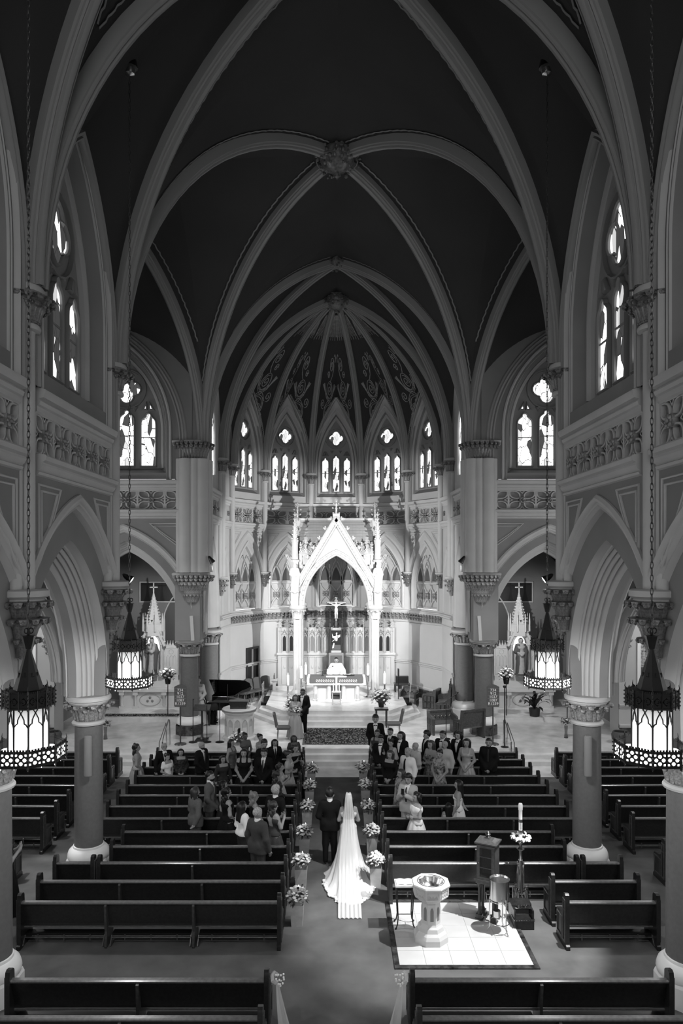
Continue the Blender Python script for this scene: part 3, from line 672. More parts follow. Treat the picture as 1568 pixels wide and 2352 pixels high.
    arch_sweep(mb, f2, HB-.24, 3.85, [(-.02,.0),(-.01,-.06),(.03,-.08),(.05,-.05),(.07,-.08),(.12,-.08),(.14,0)], 14, 1.5); mb.build('wall_rib', 'rib', A_, 50)
for deg in (-75, -45, -15, 15, 45, 75):
    p = math.radians(deg); x, y = (AR-.08)*math.sin(p), AC+(AR-.08)*math.cos(p); a = math.atan2(AC-y, -x)
    MB().lathe([(.14, 6.45), (.14, 10.9)], 14, (x, y), cap=False).build('wall_shaft', 'trim', A_)
    capital(A_, (x, y), 10.9, ZS, .15, .27, 7, a-1.7, a+1.7, True, 14)
    corbel(A_, (x, y), 6.5, .26, .75, a, True)
# door on the left chancel wall and open doorway
for s, n in ((-1, 1),):
    fn = apse_fn(-72)
    D_ = struct('door_1', 'tall dark doorway in the left sanctuary wall')
    D_.matrix_basis = fn_mat(apse_fn(-60), .35, .45, -.02)
    mb = MB(); mb.box(-.42, .42, .0, .03, 0, 2.35); mb.build('opening', 'black', D_)
    mb = MB(); ringpoly(mb, LF, [(-.45,0),(-.45,2.38),(.45,2.38),(.45,0)], [(-.05,0),(-.05,-.05),(.05,-.05),(.05,0)], False); mb.build('door_frame', 'wood', D_)
    mb = MB(); mb.box(-.06, .06, -.02, .0, .02, 2.33); mb.build('door_stile', 'grey_mid', D_)
    for k in range(4):
        mb = MB(); mb.box(.1, .36, -.015, 0, .15+k*.14, .20+k*.14); mb.build('shutter_slat', 'grey_mid', D_)
# ================================================================== vaults
CEIL = struct('ceiling')
RIBP = [(-.17,-.06),(-.17,.17),(-.135,.19),(-.13,.23),(-.10,.25),(-.085,.225),(-.06,.24),(-.05,.29),(0,.31),(.05,.29),(.06,.24),(.085,.225),(.10,.25),(.13,.23),(.135,.19),(.17,.17),(.17,-.06)]
NA = 22
def rib_curve(p0, p1, n=NA):
    """circular arc, vertical at p0, to p1; returns points and inward normals"""
    p0, p1 = Vector(p0), Vector(p1); hd = Vector((p1.x-p0.x, p1.y-p0.y, 0)); D = hd.length; hd.normalize(); h = p1.z-p0.z
    Rr = (D*D+h*h)/(2*D); out = []
    if h >= D*.999:
        t1 = math.acos(max(-1, 1-D/Rr))
        for k in range(n+1):
            t = t1*k/n; out.append((p0+hd*(Rr*(1-math.cos(t)))+Vector((0,0,Rr*math.sin(t))), hd*math.cos(t)-Vector((0,0,math.sin(t)))))
    else:
        for k in range(n+1):
            t = PI/2*k/n; out.append((p0+hd*(D*(1-math.cos(t)))+Vector((0,0,h*math.sin(t))), (hd*(h*math.cos(t))-Vector((0,0,D*math.sin(t)))).normalized()))
    return out
def rib_obj(cv, sc_=1.0, end=1.0):
    mb = MB(); hd = Vector((cv[-1][0].x-cv[0][0].x, cv[-1][0].y-cv[0][0].y, 0)).normalized(); S = Vector((-hd.y, hd.x, 0))
    mb.grid([[tuple(p+S*(a*sc_)+nn*(b*sc_)) for a, b in RIBP] for p, nn in cv]); mb.build('vault_rib', 'rib', CEIL, 45)
PATCH = []
def patch(ca, cb, bul=.9, m=9):
    """ruled web between side arch ca and rib cb (lists of Vectors) ; returns function"""
    n = len(ca)-1
    def f(t, u):
        k = min(n-1, int(t*n)); q = t*n-k
        a = ca[k].lerp(ca[k+1], q); b = cb[k].lerp(cb[k+1], q)
        p = a.lerp(b, u); p = p+Vector((0,0, bul*math.sin(PI*u)*t**1.5*.8)); return p
    return f
def web(f, mb, n=20, m=9): mb.grid([[tuple(f(i/n, j/m)) for j in range(m+1)] for i in range(n+1)])
def ribbon(mb, f, path, w_, eps=.02, cen=None):
    """painted band along a path in patch coordinates"""
    pts = [f(t, u) for t, u in path]; rows = []
    for i, (t, u) in enumerate(path):
        T = (pts[min(i+1, len(pts)-1)]-pts[max(i-1, 0)]); 
        if T.length < 1e-6: continue
        T.normalize()
        t2 = min(1, max(0, t)); du = f(t2, min(1, u+.02))-f(t2, max(0, u-.02)); dt = f(min(1, t2+.02), u)-f(max(0, t2-.02), u)
        N_ = du.cross(dt)
        if N_.length < 1e-7: continue
        N_.normalize()
        if cen is not None and N_.dot(cen-pts[i]) < 0: N_ = -N_
        B = T.cross(N_); p = pts[i]+N_*eps
        rows.append([tuple(p-B*w_), tuple(p+B*w_)])
    if len(rows) > 1: mb.grid(rows)
def border(mb, f, dist, cen, t0=.03, t1=.97, n=110, side='rib'):
    path = []
    for k in range(n+1):
        t = t0+(t1-t0)*k/n; L = (f(t, 1)-f(t, 0)).length
        if L < .5*dist*2.2: 
            if L < dist*1.6: continue
        d = (dist+.022*math.sin(k*2.2))/L
        path.append((t, 1-d if side == 'rib' else d))
    if len(path) > 3: ribbon(mb, f, path, .024, .03, cen)
def vbay(cs, zs, boss, apex, ribs=True, bul=.9, borders=True, skip=(), sc_=1.0):
    bs = Vector(boss); cv = [rib_curve((x, y, zs), boss) for x, y in cs]
    mb = MB(); bm = MB(); cen = Vector((boss[0], boss[1], zs-2))
    for i in range(4):
        if i in skip: continue
        j = (i+1) % 4; mid = Vector(((cs[i][0]+cs[j][0])/2, (cs[i][1]+cs[j][1])/2, apex[i]))
        for k in (i, j):
            sa = [p for p, _ in rib_curve((cs[k][0], cs[k][1], zs), mid)]
            f = patch(sa, [p for p, _ in cv[k]], bul if apex[i] < boss[2]-1.5 else 0); web(f, mb)
            if borders: border(bm, f, .46*sc_, cen)
    mb.build('vault_web', 'vault', CEIL)
    if borders and bm.v: bm.build('painted_border', 'border', CEIL, 0)
    if ribs:
        for c in cv: rib_obj(c, sc_)
def boss(c, r, hgt):
    mb = MB(); rr = random.Random(int(c[1]*10))
    mb.lathe([(.05, -hgt*.62), (r*.12, -hgt*.6), (r*.1, -hgt*.5), (r*.45, -hgt*.42), (r*.8, -hgt*.2), (r*.9, 0), (r*.6, .3*hgt), (.1, .5*hgt)], 16)
    for k in range(150):
        a = rr.random()*2*PI; v = rr.random(); z = hgt*(-.45+.85*v); q = r*(.55+.45*math.sin(PI*min(1, .25+v*.75)))*(.92+.16*rr.random())
        if v < .12: q *= .8
        mb.blob((q*math.cos(a), q*math.sin(a), z), (.05*r+.07*r*rr.random(), .05*r+.07*r*rr.random(), .06*r+.08*r*rr.random()), 5, 3)
    for z, q in ((-.22*hgt, .97), (.12*hgt, .9)):
        mb.tube([(r*q*math.cos(2*PI*k/20), r*q*math.sin(2*PI*k/20), z) for k in range(20)], .03*r, 5, closed=True)
    return mb.build('boss', 'carve_dark', CEIL, 60, loc=c)
SX = WF-.02
nav = [(-SX, 0), (SX, 0)]
for ya, yb in ((Y0-4.52, Y0), (Y0, Y1), (Y1, Y2)):
    vbay([(-SX, ya), (SX, ya), (SX, yb), (-SX, yb)], ZS, (0, (ya+yb)/2, 19.4), [19.4, 15.35, 19.4, 15.35], bul=1.1)
vbay([(-SX, Y2), (SX, Y2), (SX, 26.6), (-SX, 26.6)], ZS, (0, 21.4, 19.4), [19.4, 19.1, 19.4, 19.1], bul=.5)
for s in (-1, 1):
    vbay([(s*SX, Y2), (s*SX, 26.6), (s*10.9, 26.6), (s*10.9, Y2)], ZS, (s*8.0, 21.275, 19.1), [19.1, 15.5, 17.8, 15.0], bul=.5)
vbay([(-SX, 26.6), (SX, 26.6), (SX, 30.8), (-SX, 30.8)], ZS, (0, 28.95, 19.4), [19.4, 16.2, 19.0, 16.2], bul=.3)
boss((0, 21.3, 19.35), .64, 1.15); boss((0, 28.95, 19.4), .44, .8); boss((0, 31.6, 18.75), .6, .95)
# apse half-dome of ribs with painted scrolls
AB = Vector((0, 31.6, 18.9)); cen = Vector((0, 31, 9))
angs = [-75, -45, -15, 15, 45, 75]
apts = [((AR-.12)*math.sin(math.radians(d)), AC+(AR-.12)*math.cos(math.radians(d))) for d in angs]
rc = [rib_curve((x, y, ZS), AB) for x, y in apts]
for c in rc: rib_obj(c, .85)
rc0 = [rib_curve((s*SX, 30.8, ZS), AB) for s in (-1, 1)]
for c in rc0: rib_obj(c, .95)
mb = MB(); bm = MB(); pm = MB(); gm_ = MB()
for c, s in zip(rc0, (-1, 1)): web(patch([p for p, _ in rib_curve((s*SX, 30.8, ZS), (0, 30.8, 19.0))], [p for p, _ in c], 0), mb)
def spiral(cx, cz, r0, turns, a0, sgn, n=26, tail=None):
    out = []
    for k in range(n+1):
        t = k/n; r = r0*(1-.86*t); a = a0+sgn*turns*2*PI*t; out.append((cx+r*math.cos(a), cz+r*math.sin(a)))
    return ([tail]+out) if tail else out
def half_motif():
    """scroll-work for the right half of one apse cell: x 0..1 (centre line to rib), z 0..1"""
    S = []
    S.append(spiral(.80, -.30, .10, 1.5, 1.2, 1, tail=(.92, -.55))); S.append(spiral(.66, -.02, .15, 1.7, -1.6, 1, tail=(.86, -.26)))
    S.append([(.66, .12), (.80, .16), (.86, .24), (.80, .30)]); S.append(circ(.29, 26, .50, .40)+[(.79, .40)]); S.append(circ(.25, 24, .50, .40)+[(.75, .40)])
    for a_ in range(5):
        b_ = a_*2*PI/5+.4; S.append(spiral(.50+.15*math.cos(b_), .40+.15*math.sin(b_), .075, 1.3, b_+PI, 1, 14))
    S.append(spiral(.50, .40, .09, 1.6, 0, -1, 18))
    S.append(spiral(.16, .66, .12, 1.6, -1.2, -1, 20)); S.append(spiral(.86, .66, .12, 1.6, -1.9, 1, 20)); S.append([(.24, .56), (.38, .70), (.50, .78)]); S.append([(.78, .56), (.64, .70), (.50, .78)])
    S.append(spiral(.50, .98, .14, 1.8, 1.2, 1, 24)); S.append(circ(.18, 20, .50, .98)+[(.68, .98)])
    for q in (0, .05, .10): S.append([(.08+q, 1.10+q*.3), (.26+q*.7, .92-q), (.50, .80-q), (.76-q*.7, .92-q), (.96-q, 1.08+q*.3)])
    S.append([(.46, 1.17), (.34, 1.28), (.26, 1.40), (.24, 1.50)]); S.append(spiral(.42, 1.48, .17, 1.7, PI, -1, 22)); S.append([(.14, 1.55), (.10, 1.64), (.18, 1.70), (.24, 1.66)]); S.append(spiral(.62, 1.28, .09, 1.4, 0, 1, 16))
    return S
HM = half_motif()
def proj_fn(f, pc, N0, zr):
    """nearest point of a sampled web to a lateral offset / height"""
    n, m = 46, 30; pts = np.array([[tuple(f(i/n, j/m)) for j in range(m+1)] for i in range(n+1)])
    return pts.reshape(-1, 3)
for i in range(-1, 6):
    if i == -1: ci, cj, A2 = rc0[0], rc[0], None
    elif i == 5: ci, cj = rc[5], rc0[1]
    else: ci, cj = rc[i], rc[i+1]
    pi_, pj = ci[0][0], cj[0][0]; mid = Vector(((pi_.x+pj.x)/2, (pi_.y+pj.y)/2, 15.4))
    if i in (-1, 5): mid.z = 14.8
    for c, sg in ((ci, -1), (cj, 1)):
        sa = [p for p, _ in rib_curve(c[0][0], mid)]
        f = patch(sa, [p for p, _ in c], .25); web(f, mb)
        border(bm, f, .33, cen); 
        if 0 <= i <= 4: border(bm, f, .12, cen, .2, .97, 90, 'side')
        if 0 <= i <= 4:
            # scroll-work painted on the web: solve patch coordinates for a lateral offset and a height
            ax = Vector((pj.x-pi_.x, pj.y-pi_.y, 0)).normalized()
            ribz = [p.z for p, _ in c]; riblat = [((p.x-mid.x)*ax.x+(p.y-mid.y)*ax.y)*sg for p, _ in c]
            def lz(t, u):
                p = f(t, u); return ((p.x-mid.x)*ax.x+(p.y-mid.y)*ax.y)*sg, p.z
            gt = [(a_, b_)+lz(a_, b_) for a_ in np.linspace(.25, .99, 34) for b_ in np.linspace(.02, .98, 30)]; ga = np.array(gt)
            def solve(lx, wz):
                k0 = int(np.argmin((ga[:, 2]-lx)**2+(ga[:, 3]-wz)**2)); t, u = ga[k0, 0], ga[k0, 1]
                for it in range(5):
                    a_, b_ = lz(t, u); e = .004; at, bt = lz(t-e, u); au, bu = lz(t, u-e)
                    J = ((a_-at)/e, (a_-au)/e, (b_-bt)/e, (b_-bu)/e); dt_ = J[0]*J[3]-J[1]*J[2]
                    if abs(dt_) < 1e-4: break
                    ra, rb = lx-a_, wz-b_
                    t = min(.995, max(.05, t+.6*(J[3]*ra-J[1]*rb)/dt_)); u = min(.985, max(.015, u+.6*(J[0]*rb-J[2]*ra)/dt_))
                return (t, u)
            def wide(wz): return float(np.interp(wz, ribz, riblat))
            for S in HM: ribbon(pm, f, [solve(max(.04, x)*max(.05, wide(13.65+z*2.0)-.26), 13.65+z*2.0) for x, z in S], .017, .035, cen)
            for k in range(9):
                q = (k+.5)/9*.8; zb = 17.65-.12*(k % 2); ribbon(gm_, f, [solve(q*wide(zz_), zz_) for zz_ in (18.35, 18.0, zb)], .010, .03, cen)
mb.build('vault_web', 'vault', CEIL); bm.build('painted_border', 'border', CEIL, 0); pm.build('painted_scroll', 'paint', CEIL, 0, kind='stuff'); gm_.build('painted_ray', 'paint', CEIL, 0)
# aisle vaults and chapel vaults (low, dark)
for s in (-1, 1):
    for ya, yb in ((Y0-4.52, Y0), (Y0, Y1), (Y1, Y2)):
        vbay([(s*6.15, ya), (s*6.15, yb), (s*11.3, yb), (s*11.3, ya)], 4.35, (s*8.7, (ya+yb)/2, 7.9), [7.6, 7.9, 7.6, 7.9], bul=.25, sc_=.85)
    mb = MB(); cv = rib_curve((s*6.15, Y2, 4.35), (s*8.7, Y2, 7.9)); rib_obj(cv, 1.1); rib_obj(rib_curve((s*11.3, Y2, 4.35), (s*8.7, Y2, 7.9)), 1.1)
    vbay([(s*5.9, 27.5), (s*5.9, 32.6), (s*11.0, 32.6), (s*11.0, 27.5)], 4.5, (s*8.4, 30, 8.4), [8.0, 8.2, 8.0, 8.2], bul=.2, sc_=.8)
    mb = MB(); mb.box(min(s*5.8, s*11.6), max(s*5.8, s*11.6), 0, Y2, 9.0, 9.1); mb.build('aisle_roof', 'vault', CEIL)
# ================================================================== floors and steps
FLR = struct('floor')
MB().box(-14.4, 14.4, -1, 23.0, -.1, 0).build('carpet', 'carpet', FLR)
MB().box(-14.4, 14.4, 23.0, 24.4, -.1, 0).build('marble_strip', 'marble', FLR)
for k in range(3):
    MB().box(-14.4, 14.4, 24.2+.3*k, 24.62+.3*k if k < 2 else 38, -.05+.15*k, .15*(k+1)).build('step', 'marble', FLR)
def poly_step(pts, z0, z1, name='altar_step', m='marble'):
    mb = MB(); mb.prism(pts, lambda x, y, z: (x, y, z), z0, z1); return mb.build(name, m, FLR, 20)
def plat(g): return [(-2.15-g*.35, 28.9-g), (2.15+g*.35, 28.9-g), (3.0+g*.8, 30.1-g*.4), (3.0+g*.8, 34.6), (-3.0-g*.8, 34.6), (-3.0-g*.8, 30.1-g*.4)]
poly_step(plat(.7), PLAT, .60); poly_step(plat(.35), .60, .75); poly_step(plat(0), .75, ALT)
for s in (-1, 1):
    poly_step([(s*8.15-2.0, 28.9), (s*8.15+2.0, 28.9), (s*8.15+2.5, 29.6), (s*8.15+2.5, 32.6), (s*8.15-2.5, 32.6), (s*8.15-2.5, 29.6)], PLAT, .62, 'chapel_step')
# ================================================================== figures: distance fields of tapered limbs meshed as one skin
def surf_nets(D, lo, h):
    nx, ny, nz = D.shape; S = D < 0
    c = [S[i:nx-1+i, j:ny-1+j, k:nz-1+k] for i in (0,1) for j in (0,1) for k in (0,1)]
    cnt = sum(x.astype(np.int8) for x in c); act = (cnt > 0) & (cnt < 8)
    I = np.argwhere(act)
    if len(I) == 0: return np.zeros((0,3)), np.zeros((0,4), int)
    acc = np.zeros((len(I), 3)); num = np.zeros(len(I))
    cor = [(i,j,k) for i in (0,1) for j in (0,1) for k in (0,1)]
    val = [D[I[:,0]+i, I[:,1]+j, I[:,2]+k] for i,j,k in cor]
    for a in range(8):
        for b in range(a+1, 8):
            ca, cb = np.array(cor[a]), np.array(cor[b])
            if abs(ca-cb).sum() != 1: continue
            va, vb = val[a], val[b]; m = (va < 0) != (vb < 0)
            t = np.where(m, va/np.where(np.abs(va-vb) < 1e-9, 1, va-vb), 0)
            acc += np.where(m[:,None], ca+(cb-ca)*t[:,None], 0); num += m
    V = (I+acc/np.maximum(num,1)[:,None])*h+lo
    idx = -np.ones(act.shape, int); idx[act] = np.arange(len(I))
    Q = []
    for ax in range(3):
        sl0 = [slice(1,-1)]*3; sl0[ax] = slice(0, D.shape[ax]-1); sl1 = list(sl0); sl1[ax] = slice(1, D.shape[ax])
        a, b = S[tuple(sl0)], S[tuple(sl1)]; E = np.argwhere(a != b)
        if len(E) == 0: continue
        flip = a[tuple(E.T)]
        off = np.ones(3, int); off[ax] = 0; E = E+off
        o1, o2 = [k for k in range(3) if k != ax]
        q = []
        for d1, d2 in ((-1,-1),(0,-1),(0,0),(-1,0)):
            e = E.copy(); e[:,o1] += d1; e[:,o2] += d2; q.append(idx[tuple(e.T)])
        q = np.stack(q, 1)
        if ax == 1: flip = ~flip
        q[~flip] = q[~flip][:, ::-1]; Q.append(q)
    return V, np.concatenate(Q)
def field(P, prims, k=38.0):
    acc = None
    for a, b, ra, rb, ky in prims:
        a = np.array(a, float); b = np.array(b, float); s = np.array([1, ky, 1.0])
        p = (P-a)*s; ab = (b-a)*s; L = float(ab @ ab)
        t = np.clip((p @ ab)/L, 0, 1) if L > 1e-9 else np.zeros(len(P))
        d = np.sqrt(((p-t[:,None]*ab)**2).sum(1))-(ra+(rb-ra)*t)
        e = np.exp(np.clip(-k*d, -60, 60)); acc = e if acc is None else acc+e
    return -np.log(acc+1e-30)/k
def sdf_mesh(name, prims, m, h=.023, cut=None, extra=None, inflate=0.0, k=38.0):
    lo = np.min([np.minimum(np.array(p[0])-p[2]-.05, np.array(p[1])-p[3]-.05) for p in prims], 0)-inflate; hi = np.max([np.maximum(np.array(p[0])+p[2]+.05, np.array(p[1])+p[3]+.05) for p in prims], 0)+inflate
    n = np.ceil((hi-lo)/h).astype(int)+2
    g = np.stack(np.meshgrid(*[lo[i]+h*np.arange(n[i]) for i in range(3)], indexing='ij'), -1).reshape(-1, 3)
    d = field(g, prims, k)-inflate
    if cut is not None: d = np.maximum(d, cut(g))
    V, Q = surf_nets(d.reshape(n), lo, h)
    me = bpy.data.meshes.new(name)
    if extra:
        eb = MB(); extra(eb); o = len(V); V = list(map(tuple, V))+eb.v; Q = [tuple(q) for q in Q]+[tuple(i+o for i in f) for f in eb.f]
        me.from_pydata(V, [], Q)
    else:
        nv, nq = len(V), len(Q); me.vertices.add(nv); me.vertices.foreach_set('co', np.asarray(V, np.float32).ravel())
        me.loops.add(nq*4); me.loops.foreach_set('vertex_index', np.asarray(Q, np.int32).ravel())
        me.polygons.add(nq); me.polygons.foreach_set('loop_start', np.arange(0, nq*4, 4, dtype=np.int32)); me.update(calc_edges=True)
    me.materials.append(M[m] if isinstance(m, str) else m); me.shade_smooth()
    return me
POSES = {  # right arm (elbow, wrist, hand direction), left arm; x sideways, y forward, heights for 1.75 m
 'down': [((.26,-.03,1.14),(.27,.05,.90),(0,.03,-.09)), ((-.26,-.03,1.14),(-.27,.05,.90),(0,.03,-.09))],
 'clasp': [((.25,-.02,1.13),(.07,.19,1.0),(-.07,.03,-.05)), ((-.25,-.02,1.13),(-.07,.19,1.0),(.07,.03,-.05))],
 'low': [((.24,-.01,1.13),(.06,.17,.90),(-.05,.02,-.07)), ((-.24,-.01,1.13),(-.06,.17,.90),(.05,.02,-.07))],
 'fold': [((.25,.02,1.15),(-.05,.2,1.12),(-.08,.02,.0)), ((-.25,.02,1.15),(.07,.22,1.08),(.08,.0,0))],
 'phone': [((.22,.08,1.14),(.06,.27,1.30),(-.03,.03,.07)), ((-.22,.08,1.14),(-.06,.27,1.30),(.03,.03,.07))],
 'phone1': [((.23,.07,1.14),(.12,.27,1.32),(-.02,.03,.08)), ((-.25,-.02,1.13),(-.1,.18,1.02),(.06,.03,-.04))],
 'raise': [((.30,.12,1.58),(.36,.22,1.84),(.01,.02,.09)), ((-.25,-.02,1.13),(-.1,.18,1.0),(.06,.03,-.04))],
 'rail': [((.28,-.08,1.12),(.24,-.16,.93),(0,-.06,-.06)), ((-.26,0,1.14),(-.22,.12,.93),(.02,.03,-.08))],
 'robe': [((.30,.05,1.15),(.30,.30,1.08),(.02,.09,0)), ((-.30,.05,1.15),(-.30,.30,1.08),(-.02,.09,0))],
 'cross': [((.42,0,1.50),(.66,0,1.60),(.09,0,.02)), ((-.42,0,1.50),(-.66,0,1.60),(-.09,0,.02))],
 'linkr': [((.24,-.04,1.16),(.10,.17,1.12),(-.06,.05,0)), ((-.26,-.03,1.14),(-.18,.14,1.02),(.04,.06,0))],
 'flow': [((.24,-.02,1.15),(.06,.2,1.14),(-.05,.04,.03)), ((-.24,-.02,1.15),(-.06,.2,1.12),(.05,.04,.03))],
 'play': [((.24,.08,1.12),(.16,.34,1.10),(0,.09,-.03)), ((-.24,.08,1.12),(-.16,.34,1.10),(0,.09,-.03))],
}
def arm_prims(pose, sw, up=.051, fo=.041, wr=.031, hand=True):
    out = []
    for sg, (e, w_, hd) in zip((1, -1), POSES[pose]):
        sh = (sg*sw, -.01, 1.425)
        out += [(sh, e, up, fo, 1), (e, w_, fo, wr, 1)]
        if hand: out.append((w_, tuple(w_[i]+hd[i]*.9 for i in range(3)), .033, .036, 1.25))
    return out
def fingers(mb, pose):
    for sg, (e, w_, hd) in zip((1, -1), POSES[pose]):
        d = Vector(hd).normalized(); p = Vector(w_)+Vector(hd)*.9; sd = d.cross(Vector((0, 1, .3))); 
        if sd.length < .1: sd = d.cross(Vector((1, 0, 0)))
        sd.normalize(); up_ = sd.cross(d)
        for i, L in enumerate((.070, .080, .075, .058)):
            b = p+sd*(.018*(i-1.5)); c1 = b+d*L*.5; c2 = c1+(d*.8-up_*.5).normalized()*L*.5
            mb.tube([tuple(b-d*.03), tuple(c1), tuple(c2)], [.0095, .009, .007], 5)
        b = Vector(w_)+d*.02+sd*.03; mb.tube([tuple(b), tuple(b+sd*.03+d*.03), tuple(b+sd*.032+d*.06)], [.011, .010, .008], 5)
def head_prims(tilt=0.0):
    return [((0,-.012,1.655),(0,.012,1.665),.088,.082,.98), ((0,.01,1.60),(0,.035,1.575),.078,.058,1), ((0,-.015,1.44),(0,-.005,1.56),.056,.052,1), ((.088,-.005,1.625),(.09,-.012,1.60),.016,.013,1), ((-.088,-.005,1.625),(-.09,-.012,1.60),.016,.013,1), ((0,.098,1.638),(0,.118,1.603),.011,.016,1)]
def body_prims(male, pose, fat=1.0, legs=True, arms=True):
    sw = .185 if male else .165; cw = (.115 if male else .10)*fat
    P = [((-.10,0,1.335),(.10,0,1.335),.112*fat,.112*fat,1.12), ((-sw*.7,-.01,1.425),(sw*.7,-.01,1.425),.062,.062,1), ((0,0,1.28),(0,.005,1.10),.135*fat,cw*1.12,1.2), ((-.07*fat,0,.96),(.07*fat,0,.96),.122*fat,.122*fat,1.1)]
    if not male: P += [((.065,.075,1.30),(.065,.08,1.295),.058*fat,.056*fat,1), ((-.065,.075,1.30),(-.065,.08,1.295),.058*fat,.056*fat,1)]
    if arms: P += arm_prims(pose, sw, .052*math.sqrt(fat), .043*math.sqrt(fat))
    if legs: P += leg_prims(fat)
    return P
def leg_prims(fat=1.0, foot=True, sit=False):
    P = []
    for sg in (1, -1):
        if sit:
            P += [((sg*.09,0,.95),(sg*.11,.42,.93),.085,.062,1), ((sg*.11,.42,.93),(sg*.11,.40,.52),.06,.045,1), ((sg*.11,.40,.50),(sg*.12,.54,.47),.045,.034,1)]
        else:
            P += [((sg*.085,0,.93),(sg*.098,.015,.50),.090*fat,.062,1), ((sg*.098,.015,.50),(sg*.10,-.01,.09),.060,.042,1)]
            if foot: P.append(((sg*.10,-.01,.07),(sg*.115,.14,.045),.042,.036,1))
    return P
def hair_mesh(style, m):
    base = [((0,-.022,1.668),(0,.0,1.68),.099,.093,.97)]
    cutf = lambda g: np.minimum(np.minimum(g[:,1]-.035+.0*g[:,2], 1.70-g[:,2]), .5)    # face window: in front and low
    def cut(g): 
        face = np.minimum(g[:,1]-.022, 1.695-g[:,2]); low = 1.60-g[:,2]
        return np.maximum(face, np.where(style in ('short','balding'), np.minimum(low+0*face, .2), -1))
    if style == 'short': return sdf_mesh('hair', base, m, .018, cut)
    if style == 'thick': return sdf_mesh('hair', base+[((0,-.02,1.72),(0,.03,1.73),.075,.065,1)], m, .018, cut)
    if style == 'long': return sdf_mesh('hair', base+[((-.05,-.07,1.64),(-.06,-.105,1.32),.062,.05,1), ((.05,-.07,1.64),(.06,-.105,1.32),.062,.05,1), ((.085,-.02,1.64),(.10,-.02,1.40),.03,.035,1), ((-.085,-.02,1.64),(-.10,-.02,1.40),.03,.035,1)], m, .02, lambda g: np.minimum(g[:,1]-.03, 1.70-g[:,2]))
    if style == 'bob': return sdf_mesh('hair', base+[((-.06,-.05,1.64),(-.07,-.05,1.50),.062,.05,1), ((.06,-.05,1.64),(.07,-.05,1.50),.062,.05,1)], m, .02, lambda g: np.minimum(g[:,1]-.03, 1.70-g[:,2]))
    if style == 'bun': return sdf_mesh('hair', base+[((0,-.11,1.70),(0,-.13,1.72),.05,.05,1)], m, .018, lambda g: np.minimum(g[:,1]-.03, 1.695-g[:,2]))
    if style == 'curly':
        rr = random.Random(3); P = list(base)
        for k in range(26):
            a = rr.uniform(PI*.95, 2*PI*1.02); z = rr.uniform(1.40, 1.74); q = .10+.03*rr.random(); x, y = q*math.cos(a), q*math.sin(a)*.9-.01; x *= 1.08
            P.append(((x,y,z),(x,y,z-.03),.035,.03,1))
        return sdf_mesh('hair', P, m, .018, lambda g: np.minimum(g[:,1]-.03, 1.70-g[:,2]), k=90.0)
    return None
def face_y(x, z):
    ys = np.linspace(.03, .16, 53); P = np.stack([np.full(53, x), ys, np.full(53, z)], 1); d = field(P, head_prims()[:2], 75.0); k = np.argmax(d > 0); return float(ys[k])
HAIRC = {}
def ident(c): return c
NP = [0]
